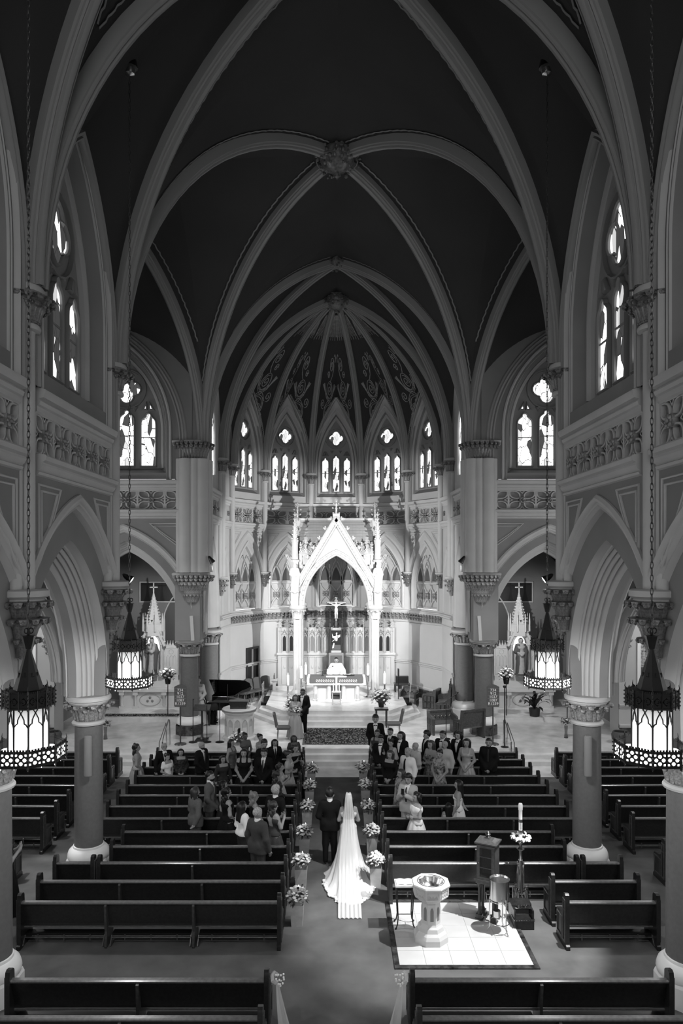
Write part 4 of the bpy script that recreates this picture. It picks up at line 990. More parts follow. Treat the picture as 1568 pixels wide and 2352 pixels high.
def person(label, x, y, face, h=1.7, male=True, outfit='suit', hair='short', hc='hair', skin='skin', pose='down', mat_='suit', z0=0.0, fat=1.0, sit=False, neck=1.40, group='wedding guests', cat='person', mat2=None, phone=False, beard=None, extras=(), turn=0.0):
    """face: heading in degrees, 0 = away from the camera (+y), 90 = to the left, 180 = towards the camera"""
    k = h/1.78; t = thing('person', label, cat, (x, y, z0-(.47*k if sit else 0)), math.radians(face), group); t.scale = (k, k, k)
    if turn: t.rotation_euler.z += 0
    bp = head_prims()+body_prims(male, pose, fat, not sit)+(leg_prims(fat, True, True) if sit else [])
    ob('body', sdf_mesh('body', bp, skin, .020, extra=lambda mb: fingers(mb, pose), k=75.0), t)
    if hair != 'bald':
        key = (hair, hc)
        if key not in HAIRC: HAIRC[key] = hair_mesh(hair, hc)
        ob('hair', HAIRC[key], t)
    if abs(((face+180) % 360)-180) > 45:
        fm = MB()
        for sg in (-1, 1):
            fm.blob((sg*.034, face_y(.034, 1.636)+.001, 1.636), (.014,.007,.0075), 6, 4); fm.tube([(sg*x_, face_y(x_, z_)+.002, z_) for x_, z_ in ((.018,1.656),(.036,1.662),(.054,1.656))], .0055, 4)
        fm.tube([(x_, face_y(abs(x_), 1.566)+.002, 1.566) for x_ in (-.022,-.008,.008,.022)], .0055, 4)
        fm.tube([(x_, face_y(abs(x_), 1.598)-.004, 1.597) for x_ in (-.018,0,.018)], .004, 4)
        fm.build('face_features', 'hair_brown' if skin != 'skin_dark' else 'black', t)
        if beard: ob('beard', sdf_mesh('beard', [((0,.02,1.585),(0,.04,1.565),.083,.066,1)], beard, .018, lambda g: np.maximum(g[:,2]-1.575, -g[:,1])), t)
    sw = .185 if male else .165
    tors = [p for p in body_prims(male, pose, fat, False, False)]
    if outfit in ('suit', 'tux', 'shirt', 'jacketdress'):
        slv = arm_prims(pose, sw, .058, .05, .042, False)
        hem = .80 if outfit != 'shirt' else .95
        tp = tors+[((-.09,0,.97),(.09,0,.84),.128*fat,.125*fat,1.05), ((.09,0,.97),(-.09,0,.84),.128*fat,.125*fat,1.05)]+slv
        V = 1.36
        def cut(g, V=V, hem=hem):
            c = np.maximum(g[:,2]-1.525, hem-g[:,2])
            if outfit in ('suit', 'tux'): c = np.maximum(c, np.minimum(g[:,1]-.03, (g[:,2]-1.14)*.20-np.abs(g[:,0])))
            return c
        if pose == 'raise' or pose == 'cross': cut0 = cut; cut = lambda g: np.where(np.abs(g[:,0]) > .2, np.maximum(-1.0, hem-g[:,2]), cut0(g))
        ob('jacket' if outfit in ('suit', 'tux') else 'shirt', sdf_mesh('jacket', tp, mat_, .021, cut, inflate=.019, k=70.0), t)
        if outfit in ('suit', 'tux'):
            ob('shirt', sdf_mesh('shirt', tors, mat2 or 'cloth_white', .022, lambda g: np.maximum(np.maximum(g[:,2]-1.50, 1.02-g[:,2]), np.abs(g[:,0])-.1), inflate=.011, k=70.0), t)
            tb = MB()
            if outfit == 'tux': tb.blob((.03,.10,1.455),(.032,.014,.018),6,4); tb.blob((-.03,.10,1.455),(.032,.014,.018),6,4)
            else: tb.tube([(0,.095,1.455),(0,.135,1.40),(0,.145,1.25),(0,.135,1.10)], [.016,.02,.026,.02], 6)
            cl = MB(); cl.lathe([(.066,1.475),(.068,1.50),(.063,1.545),(.056,1.545)], 14, (0,-.012), cap=False); cl.build('collar', mat2 or 'cloth_white', t)
            tb.build('tie', 'cloth_black' if outfit == 'tux' else 'cloth_dark', t)
        elif 'tie' in extras:
            tb = MB(); tb.tube([(0,.105,1.46),(0,.15,1.38),(0,.16,1.22),(0,.15,1.06)], [.017,.024,.032,.02], 6); tb.build('tie', 'cloth_black', t)
        tr = leg_prims(fat, False, sit)+[((-.07*fat,0,.96),(.07*fat,0,.96),.124*fat,.124*fat,1.1)]
        lm = {'suit': mat_, 'tux': 'suit', 'shirt': mat2 or 'cloth_dark'}.get(outfit, 'suit')
        ob('trousers', sdf_mesh('trousers', tr, lm, .024, lambda g: np.maximum(g[:,2]-1.04, (.42 if sit else .05)-g[:,2]), inflate=.017, k=70.0), t)
    elif outfit == 'dress':
        tp = tors; slv = arm_prims(pose, sw, .055, .047, .037, False) if 'sleeves' in extras else ([(((sg*sw),-.01,1.425), tuple(.5*a+.5*b for a, b in zip((sg*sw,-.01,1.425), POSES[pose][0 if sg > 0 else 1][0])), .058, .056, 1) for sg in (1,-1)] if 'short' in extras else [])
        st = .045 if 'straps' in extras else None
        def cut(g):
            top = g[:,2]-neck-(.03*np.cos(g[:,0]*14) if neck < 1.36 else 0)
            if st is not None: top = np.where(np.abs(np.abs(g[:,0])-.10) < st*.7, -1+0*g[:,2], top)
            if slv: top = np.where(np.abs(g[:,0]) > .15, g[:,2]-1.7, top)
            if 'openback' in extras: top = np.where((g[:,1] < 0) & (np.abs(g[:,0]) < .11), np.maximum(top, g[:,2]-1.18), top)
            return np.maximum(top, .93-g[:,2])
        ob('bodice', sdf_mesh('bodice', tp+slv, mat_, .021, cut, inflate=.014, k=70.0), t)
        rows = []; n = 36; full = 1.5 if 'full' in extras else 1.0
        hz = .45 if sit else (.55 if 'knee' in extras else .04)
        for q in range(9):
            f_ = q/8; z = 1.0-(1.0-hz)*f_
            rx = (.155+.05*math.sin(min(1, f_*3)*PI/2)+.13*f_*full)*fat; ry = rx*.82; amp = .012+.03*f_*full
            rows.append([((rx+amp*math.sin(a*9))*math.cos(a), (ry+amp*math.sin(a*9))*math.sin(a)+(.25*min(1, f_*2) if sit else 0), z) for a in (2*PI*j/n for j in range(n))])
        mb = MB(); mb.grid(rows, cv=True); mb.build('skirt', mat2 or mat_, t, 80)
    elif outfit == 'robe':
        slv = [((sg*.17,-.01,1.43), POSES[pose][0 if sg > 0 else 1][0], .085, .105, 1) for sg in (1,-1)]+[(POSES[pose][0 if sg > 0 else 1][0], POSES[pose][0 if sg > 0 else 1][1], .10, .13, 1) for sg in (1,-1)]
        tp = tors+slv+[((0,0,1.2),(0,.02,.6),.17,.26,1.25), ((0,0,.6),(0,.02,.1),.26,.27,1.25)]
        ob('robe', sdf_mesh('robe', tp, mat_, .026, lambda g: np.maximum(g[:,2]-1.49, .03-g[:,2]), inflate=.02), t)
    sh = MB()
    for sg in (1, -1):
        if not sit: sh.blob((sg*.108,.065,.04),(.05,.13,.045),8,4)
        else: sh.blob((sg*.115,.47,.47),(.05,.12,.045),8,4)
    sh.build('shoes', 'black', t)
    return t
# ================================================================== pews
ORD = ['first','second','third','fourth','fifth','sixth','seventh','eighth','ninth','tenth','eleventh','twelfth','thirteenth','fourteenth']
PITCH, PY = .835, 12.9
RZ = .85
def pew_y(i): return PY+PITCH*i
ENDP = [(-.11,.0),(-.11,.07),(-.075,.09),(-.075,.90),(-.06,.975),(-.02,1.0),(.05,.99),(.09,.95),(.10,.66),(.14,.60),(.20,.575),(.40,.56),(.455,.53),(.47,.46),(.45,.38),(.45,.09),(.49,.07),(.49,0)]
_e = MB(); _e.prism(ENDP, lambda y, z, x: (x, y, z), -.035, .035); END_ME = _e.mesh('pew_end', 'wood', 30)
_e = MB(); ringpoly(_e, lambda y, z, d: (d, y, z), [(-.045,.14),(-.045,.88),(.065,.88),(.065,.14)], [(-.016,.035),(-.012,.052),(.012,.052),(.016,.035)])
ringpoly(_e, lambda y, z, d: (d, y, z), [(-.035,.70),(-.035,.84),(.055,.84),(.055,.70)], [(-.012,.035),(-.008,.048),(.008,.048),(.012,.035)])
ringpoly(_e, lambda y, z, d: (d, y, z), [(.13,.14),(.13,.50),(.40,.50),(.40,.14)], [(-.016,.035),(-.012,.05),(.012,.05),(.016,.035)]); PANEL_ME = _e.mesh('end_moulding', 'wood_mid', 30)
PEWC = {}
def pew(x0, x1, y, label, group, front=False, ends=(1, 1)):
    L = x1-x0; t = thing('pew', label, 'pew', ((x0+x1)/2, y, 0), 0, group); key = (round(L, 2), front)
    if key not in PEWC:
        a = -L/2+.035; b = L/2-.035; d = {}
        mb = MB(); mb.prism([(.0,.83),(.03,.83),(.13,.36),(.10,.36)], lambda yy, z, x: (x, yy, z), a, b); d['back_panel'] = mb.mesh('back_panel', 'wood', 20)
        mb = MB(); mb.prism([(-.05,.815),(-.052,.835),(-.035,.85),(.035,.85),(.05,.835),(.045,.815)], lambda yy, z, x: (x, yy, z), a, b); d['top_rail'] = mb.mesh('top_rail', 'wood_sheen', 30)
        mb = MB(); mb.prism([(.09,.37),(.09,.41),(.40,.44),(.43,.42),(.42,.39)], lambda yy, z, x: (x, yy, z), a, b); d['seat'] = mb.mesh('seat', 'wood', 30)
        mb = MB(); mb.box(a, b, .07, .10, .335, .355); d['lower_rail'] = mb.mesh('lower_rail', 'wood_sheen', 20)
        n = max(1, round(L/1.6)); d['n'] = n
        mb = MB(); mb.prism([(-.03,.0),(-.05,.04),(-.01,.30),(-.03,.36),(-.06,.78),(-.03,.81),(.02,.81),(.14,.36),(.40,.36),(.34,.0)], lambda yy, z, x: (x, yy, z), -.022, .022); d['divider'] = mb.mesh('divider', 'wood_mid', 20)  # paler wood stands in for light caught on the divider edges
        w_ = L/n
        mb = MB(); mb.box(-w_/2+.08, w_/2-.08, .12, .26, .17, .215); d['kneeler'] = mb.mesh('kneeler', 'black', 20)
        mb = MB()
        for sg in (-1, 1): mb.tube([(sg*(w_/2-.07), .03, .02), (sg*(w_/2-.07), .14, .17)], .014, 6)
        mb.tube([(-w_/2+.07, .10, .145), (w_/2-.07, .10, .145)], .012, 6)
        for q in (-.3, 0, .3): mb.box(q*w_-.012, q*w_+.012, .09, .11, .09, .20)
        d['bracket'] = mb.mesh('kneeler_bracket', 'wood_mid', 30)
        if front:
            mb = MB(); mb.box(a, b, .0, .05, .0, .82); d['front_board'] = mb.mesh('front_board', 'wood', 20)
        PEWC[key] = d
    d = PEWC[key]
    ob('top_rail', d['top_rail'], t)
    if front:
        ob('front_board', d['front_board'], t); n = max(2, round(L/.45))
        if 'fp' not in d:
            mb = MB(); ringpoly(mb, lambda x, z, dd: (x, dd, z), [(-L/n/2+.05,.12),(L/n/2-.05,.12),(L/n/2-.05,.70),(-L/n/2+.05,.70)], [(-.02,0),(-.015,-.02),(.015,-.02),(.02,0)]); d['fp'] = mb.mesh('panel_moulding', 'wood_mid', 30)
        for k in range(n): ob('panel_moulding', d['fp'], t, (-L/2+L*(k+.5)/n, 0, 0))
    else:
        ob('back_panel', d['back_panel'], t); ob('seat', d['seat'], t); ob('lower_rail', d['lower_rail'], t)
        n = d['n']
        for k in range(1, n): ob('divider', d['divider'], t, (-L/2+L*k/n, 0, 0))
        for k in range(n):
            kn = ob('kneeler', d['kneeler'], t, (-L/2+L*(k+.5)/n, -.02, 0)); ob('bracket', d['bracket'], kn)
    for sg in (-1, 1):
        e = ob('pew_end', END_ME, t, (sg*(L/2-.035), 0, 0), (0, 0, 0), (sg, 1, 1)); ob('end_moulding', PANEL_ME, e)
    return t
for s, sd in ((-1, 'left'), (1, 'right')):
    g1 = 'pews of the %s nave block' % sd; g2 = 'pews of the %s side aisle' % sd
    def span(a, b): return (a, b) if s > 0 else (-b, -a)
    for i in range(13):
        o = ORD[12-i]; y = pew_y(i); xa, xb = 1.05, 5.85
        lab = 'dark wooden pew of the %s nave block, %s row from the sanctuary' % (sd, o)
        if s > 0 and i < 2: xa = 4.13; lab = 'short dark wooden pew right of the marble baptistery floor, %s' % ('nearest the camera' if i == 0 else 'the further of the two')
        if i in (2, 3, 4): xb = 4.96
        if i == 12: lab = 'dark panelled wooden screen in front of the %s nave pews' % sd
        pew(*span(xa, xb), y, lab, g1, i == 12)
        if i == 2: pew(*span(5.02, 5.86), y, 'very short wooden pew section beside the %s nave column base' % sd, g1)
    for i in [3]+list(range(5, 13)):
        o = ORD[12-i]; lab = 'dark wooden pew of the %s side aisle, %s row from the sanctuary' % (sd, o)
        if i == 12: lab = 'dark panelled wooden screen in front of the %s side aisle pews' % sd
        pew(*span(7.1, 11.4), pew_y(i), lab, g2, i == 12)
    for j, y in enumerate((10.51, 9.64)):
        pew(*span(1.05, 4.95), y, 'dark wooden pew at the bottom %s, %s' % (sd, 'with a white tulle bow on its end' if j == 0 else 'cut off by the photo edge'), 'rear pews at the bottom of the photo')
# tulle bows on the two rear pew ends
for s, sd in ((-1, 'left'), (1, 'right')):
    t = thing('tulle_bow', 'white tulle bow with a sprig of flowers on the bottom %s pew end' % sd, 'bow', (s*1.0, 10.50, .86))
    mb = MB()
    for q in range(3):
        mb.grid([[(s*(-.10+.03*q), -.09+.03*j, -.02), (s*(-.11+.03*q), -.10+.03*j, .08)] for j in range(6)])
    mb.tube([(s*-.06,-.10,0),(s*-.02,-.12,.03),(s*.0,-.02,.05),(s*-.02,.10,.03),(s*-.06,.1,0)], .03, 6); mb.build('band', 'tulle', t)
    mb = MB(); rr = random.Random(5); rows = []
    for k in range(9):
        z = -k*.085; w_ = .03+.018*k; rows.append([(s*(-.06-.02-.10*(k/8)**1.2+w_*math.sin(j*1.1)*.5), -.12+.05*math.cos(j*1.9)*w_*4+.02*j, z) for j in range(9)])
    mb.grid(rows); mb.build('tail', 'tulle', t, 60)
    fl = MB()
    for k in range(16): fl.blob((s*(-.12)+rr.uniform(-.06,.06), -.10+rr.uniform(-.06,.06), rr.uniform(-.02,.12)), .017, 5, 3)
    fl.build('blossoms', 'petal', t)
# ================================================================== hanging lanterns
def lantern_parts(t, ztop):
    R8 = lambda r, k, z: (r*math.cos(PI/8+k*PI/4), r*math.sin(PI/8+k*PI/4), z)
    mb = MB(); n = int((ztop-1.62)/.085)
    for k in range(n):
        z = 1.62+.085*k; hz, w_ = .055, .018
        pts = [(w_*math.cos(2*PI*j/8), 0, z+.04+hz*math.sin(2*PI*j/8)) for j in range(8)] if k % 2 else [(0, w_*math.cos(2*PI*j/8), z+.04+hz*math.sin(2*PI*j/8)) for j in range(8)]
        mb.tube(pts, .0062, 4, closed=True)
    mb.build('chain', 'chain', t)
    mb = MB(); mb.lathe([(.012, ztop-.06), (.10, ztop-.03), (.125, ztop+.03), (.13, ztop+.07)], 12); mb.build('ceiling_rose', 'steel', t)
    mb = MB(); mb.lathe([(.13, ztop+.05), (.17, ztop+.08), (.08, ztop+.5), (.01, ztop+.62)], 12); mb.build('ceiling_cone', 'black', t)
    mb = MB(); mb.lathe([(.015,1.33),(.045,1.34),(.09,1.50),(.095,1.51),(.02,1.52),(.03,1.55),(.015,1.60)], 8, a0=PI/8)
    for k in range(3):
        a = k*2*PI/3; mb.tube([(.035*math.cos(a)+.028*math.cos(b)*math.cos(a), .035*math.sin(a)+.028*math.cos(b)*math.sin(a), 1.575+.035*math.sin(b)) for b in (2*PI*j/8 for j in range(8))], .008, 4, closed=True)
    mb.build('finial', 'iron', t)
    mb = MB(); mb.lathe([(.02,1.36),(.185,.82),(.19,.80)], 8, a0=PI/8); rf = mb.build('roof', 'iron', t, 20)
    cr = MB()
    for k in range(8):
        a = k*PI/4; q = .12; c = Vector((q*math.cos(a), q*math.sin(a), .99)); u = Vector((-math.sin(a), math.cos(a), 0))
        cr.box(c.x-.006, c.x+.006, c.y-.006, c.y+.006, c.z-.05, c.z+.05); p = [c-u*.025, c+u*.025]; cr.tube([tuple(x) for x in p], .006, 4)
    cr.build('cross_cutout', 'black', rf)
    def ring(name, r, z0, z1, glow, crest):
        rg = MB(); rg.lathe([(r, z0), (r, z1)], 8, a0=PI/8, cap=False); rg.lathe([(r+.012, z0-.004), (r+.012, z0+.02), (r-.006, z0+.02)], 8, a0=PI/8, cap=False); rg.lathe([(r-.006, z1-.02), (r+.012, z1-.02), (r+.012, z1)], 8, a0=PI/8, cap=False)
        R = rg.build(name, 'iron', t, 20); pc = MB(); pn = MB()
        for k in range(8):
            a, b = Vector(R8(r, k, 0)), Vector(R8(r, k+1, 0)); e = b-a; Ls = e.length; e.normalize(); nn = Vector((e.y, -e.x, 0))
            fn = lambda x, z, d: tuple(a+e*(x+Ls/2)+nn*d+Vector((0,0,z)))
            for q in (-1, 1):
                xc = q*Ls/4; zc = (z0+z1)/2; hw = min(Ls/4-.012, (z1-z0)/2-.028)
                if glow:
                    for m_ in range(4):
                        c_, s_ = math.cos(m_*PI/2), math.sin(m_*PI/2)
                        pt = [(xc+hw*(.62*c_+.33*math.cos(w8)), zc+hw*(.62*s_+.33*math.sin(w8))) for w8 in (2*PI*j/8 for j in range(8))]
                        pn.add([fn(x, z, .006) for x, z in pt], [tuple(range(8))])
                        d_ = ((1,1),(-1,1),(-1,-1),(1,-1))[m_]; pt = [(xc+d_[0]*hw*.97, zc+d_[1]*hw*.97), (xc+d_[0]*hw*.97, zc+d_[1]*hw*.62), (xc+d_[0]*hw*.66, zc+d_[1]*hw*.66), (xc+d_[0]*hw*.62, zc+d_[1]*hw*.97)]
                        pn.add([fn(x, z, .006) for x, z in pt], [(0,1,2,3)])
                else:
                    ringpoly(pc, fn, circ(hw*.6, 10, xc, zc), [(-.008,0),(-.006,.012),(.006,.012),(.008,0)]); ringpoly(pc, fn, [(xc-hw,zc),(xc,zc-hw),(xc+hw,zc),(xc,zc+hw)], [(-.006,0),(0,.012),(.006,0)])
                pc.box(0,0,0,0,0,0) if False else None
            for x in (-Ls/2, 0, Ls/2):
                pc.tube([fn(x, z0-.02, .012), fn(x, z1+.03, .012)], .010 if x else .006, 5)
            for j in range(9):
                x = -Ls/2+Ls*(j+.5)/9; pc.add([fn(x-Ls/26, z1, .0), fn(x+Ls/26, z1, .0), fn(x+Ls/26, z1+crest, .0), fn(x-Ls/26, z1+crest, .0)], [(0,1,2,3)])
            v = Vector(R8(r, k, 0)); o = v.normalized(); pc.tube([tuple(v+Vector((0,0,z1))), tuple(v+o*.02+Vector((0,0,z1+.04))), tuple(v+o*.01+Vector((0,0,z1+.09)))], [.008,.007,.002], 5); pc.tube([tuple(v+Vector((0,0,z0))), tuple(v+o*.02+Vector((0,0,z0-.04)))], [.008,.002], 5)
            for j in range(4): pc.blob(tuple(v+o*.025+Vector((0,0,z0+(z1-z0)*(j+.5)/4))), .013, 5, 3)
        pc.build('cresting', 'iron', R, 30)
        if glow: pn.build('glow_pane', 'glowpane', R, 0, kind='stuff')
    ring('upper_ring', .305, .60, .80, False, .02); ring('lower_ring', .445, -.10, .11, True, .02)
    mb = MB(); mb.lathe([(.30,.80),(.19,.82)], 8, a0=PI/8, cap=False); mb.build('upper_plate', 'iron', t, 20)
    mb = MB(); mb.lathe([(.43,.0),(.24,.01)], 8, a0=PI/8, cap=False); mb.build('lower_plate', 'glowplate', t, 20)  # self-glowing disc carries the lamplight falling on the plate
    mb = MB(); mb.lathe([(.435,-.09),(.02,-.11)], 8, a0=PI/8, cap=False); mb.build('bottom_plate', 'iron', t, 20)
    for k in range(8):
        a, b = Vector(R8(.235, k, 0)), Vector(R8(.235, k+1, 0)); e = b-a; Ls = e.length; e.normalize(); nn = Vector((e.y, -e.x, 0))
        fn = lambda x, z, d: tuple(a+e*(x+Ls/2)+nn*d+Vector((0,0,z)))
        g = MB(); g.add([fn(-Ls/2,.02,0), fn(Ls/2,.02,0), fn(Ls/2,.60,0), fn(-Ls/2,.60,0)], [(0,1,2,3)]); g.build('glass_panel', 'lampglass', t, 0)
        f_ = MB(); f_.tube([fn(-Ls/2,.0,.008), fn(-Ls/2,.62,.008)], .012, 6)
        bar = lambda p: ringpoly(f_, fn, p, [(-.006,0),(-.005,.014),(.005,.014),(.006,0)], False)
        bar([(-Ls/2,.36),(-Ls*.36,.40),(-Ls*.24,.41)]); bar([(-Ls*.24,.41),(-Ls*.22,.46),(-Ls*.12,.50),(0,.54),(Ls*.2,.60)]); bar([(Ls/2,.36),(Ls*.36,.40),(Ls*.24,.41)]); bar([(Ls*.24,.41),(Ls*.22,.46),(Ls*.12,.50),(0,.54),(-Ls*.2,.60)])
        f_.build('panel_tracery', 'iron', t, 40)
for s, sd in ((-1, 'left'), (1, 'right')):
    for y, z, top, nm in ((9.17, 4.60, 16.55, 'large near octagonal iron lantern hanging on a long chain, %s side' % sd), (13.69, 4.74, 16.55, 'smaller far octagonal iron lantern on a chain in front of the %s chapel' % sd)):
        t = thing('hanging_lantern', nm, 'lantern', (s*4.05, y, z), 0, 'hanging octagonal lanterns'); lantern_parts(t, top-z); t.scale = (.95, .95, 1) if y > 12 else (1, 1, 1)
        lamp('lantern_light', 'POINT', (s*4.05, y, z-.22), 170, None, .10)
# ================================================================== aisle flower stands
def flower_ball(parent, c, r, n, seed, petals='petal', big=.055, flat=.8, dark=.35):
    rr = random.Random(seed); lf = MB()
    for k in range(int(n*1.6)):
        a = rr.uniform(0, 2*PI); v = rr.uniform(-.7, 1); q = r*rr.uniform(.7, 1.25); w_ = math.sqrt(max(0, 1-v*v))
        p = Vector((c[0]+q*w_*math.cos(a), c[1]+q*w_*math.sin(a), c[2]+q*v*flat)); d = (p-Vector(c)).normalized(); u = d.cross(Vector((0,0,1))); 
        if u.length < .1: u = Vector((1,0,0))
        u.normalize(); L = .05+.05*rr.random(); wd = L*.3
        lf.add([tuple(p-d*L*.2), tuple(p+d*L*.4+u*wd), tuple(p+d*L+Vector((0,0,-.3*L))), tuple(p+d*L*.4-u*wd)], [(0,1,2,3)])
    lf.blob(c, (r*.8, r*.8, r*.7*flat), 9, 6); lf.build('foliage', 'leaf', parent, 60)
    for k in range(n):
        a = k*2.39996+seed; v = -.35+1.3*(k+.5)/n; v = min(.98, v); w_ = math.sqrt(max(0, 1-v*v)); q = r*rr.uniform(.85, 1.1)
        p = (c[0]+q*w_*math.cos(a), c[1]+q*w_*math.sin(a), c[2]+q*v*flat); sc_ = big*rr.uniform(.7, 1.25)
        ob('flower', BLOOM if rr.random() > dark else BLOOM2, parent, p, (rr.uniform(-.6,.6), rr.uniform(-.6,.6), a), (sc_, sc_, sc_))
_b = MB()
for ring_, (rr_, zz_, n_, sz) in enumerate(((.62,.0,7,.42),(.36,.22,5,.38),(.0,.38,1,.34))):
    for k in range(n_):
        a = 2*PI*k/n_+ring_*.5; _b.blob((rr_*math.cos(a), rr_*math.sin(a), zz_), (sz, sz, sz*.72), 6, 4)
BLOOM = _b.mesh('flower', 'petal', 50); BLOOM2 = BLOOM.copy(); BLOOM2.materials.clear(); BLOOM2.materials.append(M['petal_mid'])
def flower_stand(x, y, seed, label, bright=False):
    t = thing('flower_stand', label, 'flower stand', (x, y, 0), R_.uniform(-.06,.06), 'flower stands along the aisle')
    mb = MB(); mb.lathe([(.150,.0),(.185,.42),(.175,.42),(.16,.38)], 4, a0=PI/4); mb.build('tapered_box', 'pot', t, 10)
    flower_ball(t, (0, 0, .57), .175, 38, seed, big=.046, dark=.12 if bright else .35)
    mb = MB(); mb.lathe([(.028,.62),(.03,.74),(.012,.74)], 8, (.03, -.02)); mb.build('candle', 'candle', t)
    mb = MB(); mb.blob((.03,-.02,.765),(.007,.007,.018),6,4); mb.build('flame', 'flame', t)
    return t
for k, y in enumerate((13.72, 15.3, 16.95, 18.7, 20.4, 22.1)):
    flower_stand(-.80, y, 10+k, 'white flower stand along the left side of the aisle, %s from the camera' % ORD[k])
for k, y in enumerate((15.36, 17.0, 18.7, 20.5, 22.2)):
    flower_stand(.82, y, 30+k, 'white flower stand along the right side of the aisle, %s from the camera' % ORD[k], k < 2)
# loudspeakers on the nave columns
for s, sd in ((-1, 'left'), (1, 'right')):
    t = thing('loudspeaker', 'slim white column loudspeaker mounted on the %s nave column' % sd, 'loudspeaker', (s*(NX-.14), Y2-.46, 2.35))
    mb = MB(); mb.lathe([(.085,0),(.09,.03),(.085,.86),(.06,.88)], 14, sy=.8); mb.build('cabinet', 'grey_mid', t, 30)
    mb = MB(); mb.box(-.03,.03,.04,.2,.36,.46); mb.build('bracket', 'grey', t)
# ================================================================== baptistery corner
t = ob('floor_baptistery', None, None, kind='structure'); fx0, fx1, fy0, fy1 = 1.06, 3.40, 12.30, 14.54
MB().box(fx0-.09, fx1+.09, fy0-.09, fy1+.06, 0, .022).build('border', 'marble_dark', t)
TL = {}
for i in range(5):
    for j in range(5):
        w_, d_ = (fx1-fx0)/5, (fy1-fy0)/5
        if not TL: TL[0] = MB().box(-w_/2+.002, w_/2-.002, -d_/2+.002, d_/2-.002, .0, .030).mesh('tile', 'marble_white', 0)
        ob('tile', TL[0], t, (fx0+w_*(i+.5), fy0+d_*(j+.5), 0))
# baptismal font
t = thing('baptismal_font', 'octagonal white marble baptismal font with a steel bowl', 'font', (1.72, 13.15, .03))
mb = MB(); mb.lathe([(.33,0),(.33,.10),(.30,.16),(.255,.20),(.235,.27),(.20,.30),(.185,.33)], 8, a0=PI/8); mb.build('foot', 'marble_white', t, 20)
mb = MB(); mb.lathe([(.185,.32),(.175,.72),(.19,.74)], 8, a0=PI/8, cap=False); st = mb.build('stem', 'marble_white', t, 20)
for k in range(8):
    a = k*PI/4; fn = lambda x, z, d, a=a: ((.168+d)*math.cos(a)-x*math.sin(a), (.168+d)*math.sin(a)+x*math.cos(a), z)
    mb = MB(); mb.prism(lancet(.03, .07, .40, .58, 4), fn, .0, .006); mb.build('niche', 'grey_mid', st, 20)
mb = MB(); mb.lathe([(.19,.73),(.26,.78),(.275,.80),(.325,.83),(.335,.85),(.335,1.0),(.36,1.02),(.37,1.05),(.36,1.07),(.24,1.08),(.235,1.06)], 8, a0=PI/8, cap=False); bw = mb.build('basin', 'marble_white', t, 20)
for k in range(8):
    a = k*PI/4; fn = lambda x, z, d, a=a: ((.312+d)*math.cos(a)-x*math.sin(a), (.312+d)*math.sin(a)+x*math.cos(a), z)
    mb = MB()
    for x in (-.06, .0, .06): ringpoly(mb, fn, [(x-.026,.88),(x,.93),(x+.026,.88),(x,.83+.05)], [(-.004,0),(0,.008),(.004,0)])
    ringpoly(mb, fn, [(-.10,.865),(.10,.865),(.10,.985),(-.10,.985)], [(-.006,0),(0,.010),(.006,0)]); mb.build('carved_panel', 'marble_white', bw, 30)
mb = MB(); mb.lathe([(.255,1.082),(.245,1.085),(.23,1.07),(.20,.99),(.13,.92),(.05,.895),(.005,.89)], 28, cap=False); mb.build('bowl', 'steel', t, 60)
# small book table
t = thing('book_table', 'small iron-legged stand with an open white book beside the font', 'stand', (1.28, 13.62, .03))
mb = MB(); mb.box(-.19,.19,-.16,.16,.80,.83); mb.build('top', 'marble_white', t)
mb = MB(); mb.box(-.17,.17,-.14,.14,.76,.80); mb.build('apron', 'iron', t)
for sx in (-1, 1):
    for sy in (-1, 1):
        mb = MB(); mb.tube([(sx*.16,sy*.13,.78),(sx*.15,sy*.12,.5),(sx*.135,sy*.10,.2),(sx*.15,sy*.12,.08),(sx*.18,sy*.15,.02)], [.014,.013,.012,.012,.014], 7); mb.blob((sx*.185,sy*.155,.02),.02,6,4); mb.build('leg', 'iron', t)
mb = MB(); mb.tube([(-.14,0,.22),(.14,0,.22)], .008, 6); mb.tube([(-.14,-.1,.24),(-.14,.1,.24)], .008, 6); mb.tube([(.14,-.1,.24),(.14,.1,.24)], .008, 6); mb.build('stretcher', 'iron', t)
t2 = thing('open_book', 'open white book lying on the small iron stand', 'book', (1.28, 13.62, .862))
mb = MB(); mb.grid([[(x, y, .03*math.sin(abs(x)/.16*PI)*.5+.012) for x in (-.16,-.12,-.08,-.04,0,.04,.08,.12,.16)] for y in (-.12,.12)]); mb.box(-.165,.165,-.125,.125,0,.012); mb.build('pages', 'white', t2, 60)
# glazed oil cabinet on columns
t = thing('ambry_cabinet', 'tall dark wooden cabinet with glass door on turned columns', 'cabinet', (2.95, 13.9, .03), math.radians(-28)); t.scale = (1, 1, .84)
mb = MB(); mb.box(-.20,.20,-.17,.17,.86,.95); mb.box(-.23,.23,-.20,.20,.94,.97); mb.build('base_shelf', 'wood_mid', t)
mb = MB(); mb.box(-.18,.18,.13,.16,.97,1.78); mb.box(-.18,-.15,-.16,.13,.97,1.78); mb.box(.15,.18,-.16,.13,.97,1.78); mb.box(-.18,.18,-.16,.16,1.76,1.79); mb.build('body', 'wood_mid', t)
mb = MB(); mb.box(-.22,.22,-.20,.20,1.79,1.82); mb.lathe([(.26,1.82),(.15,1.87),(.07,1.88),(.05,1.92)], 4, a0=PI/4); mb.build('cornice', 'wood_mid', t, 20)
mb = MB(); mb.lathe([(.05,1.92),(.03,1.94),(.055,1.97),(.03,2.0),(.035,2.02),(.01,2.05)], 10); mb.build('finial', 'wood', t)
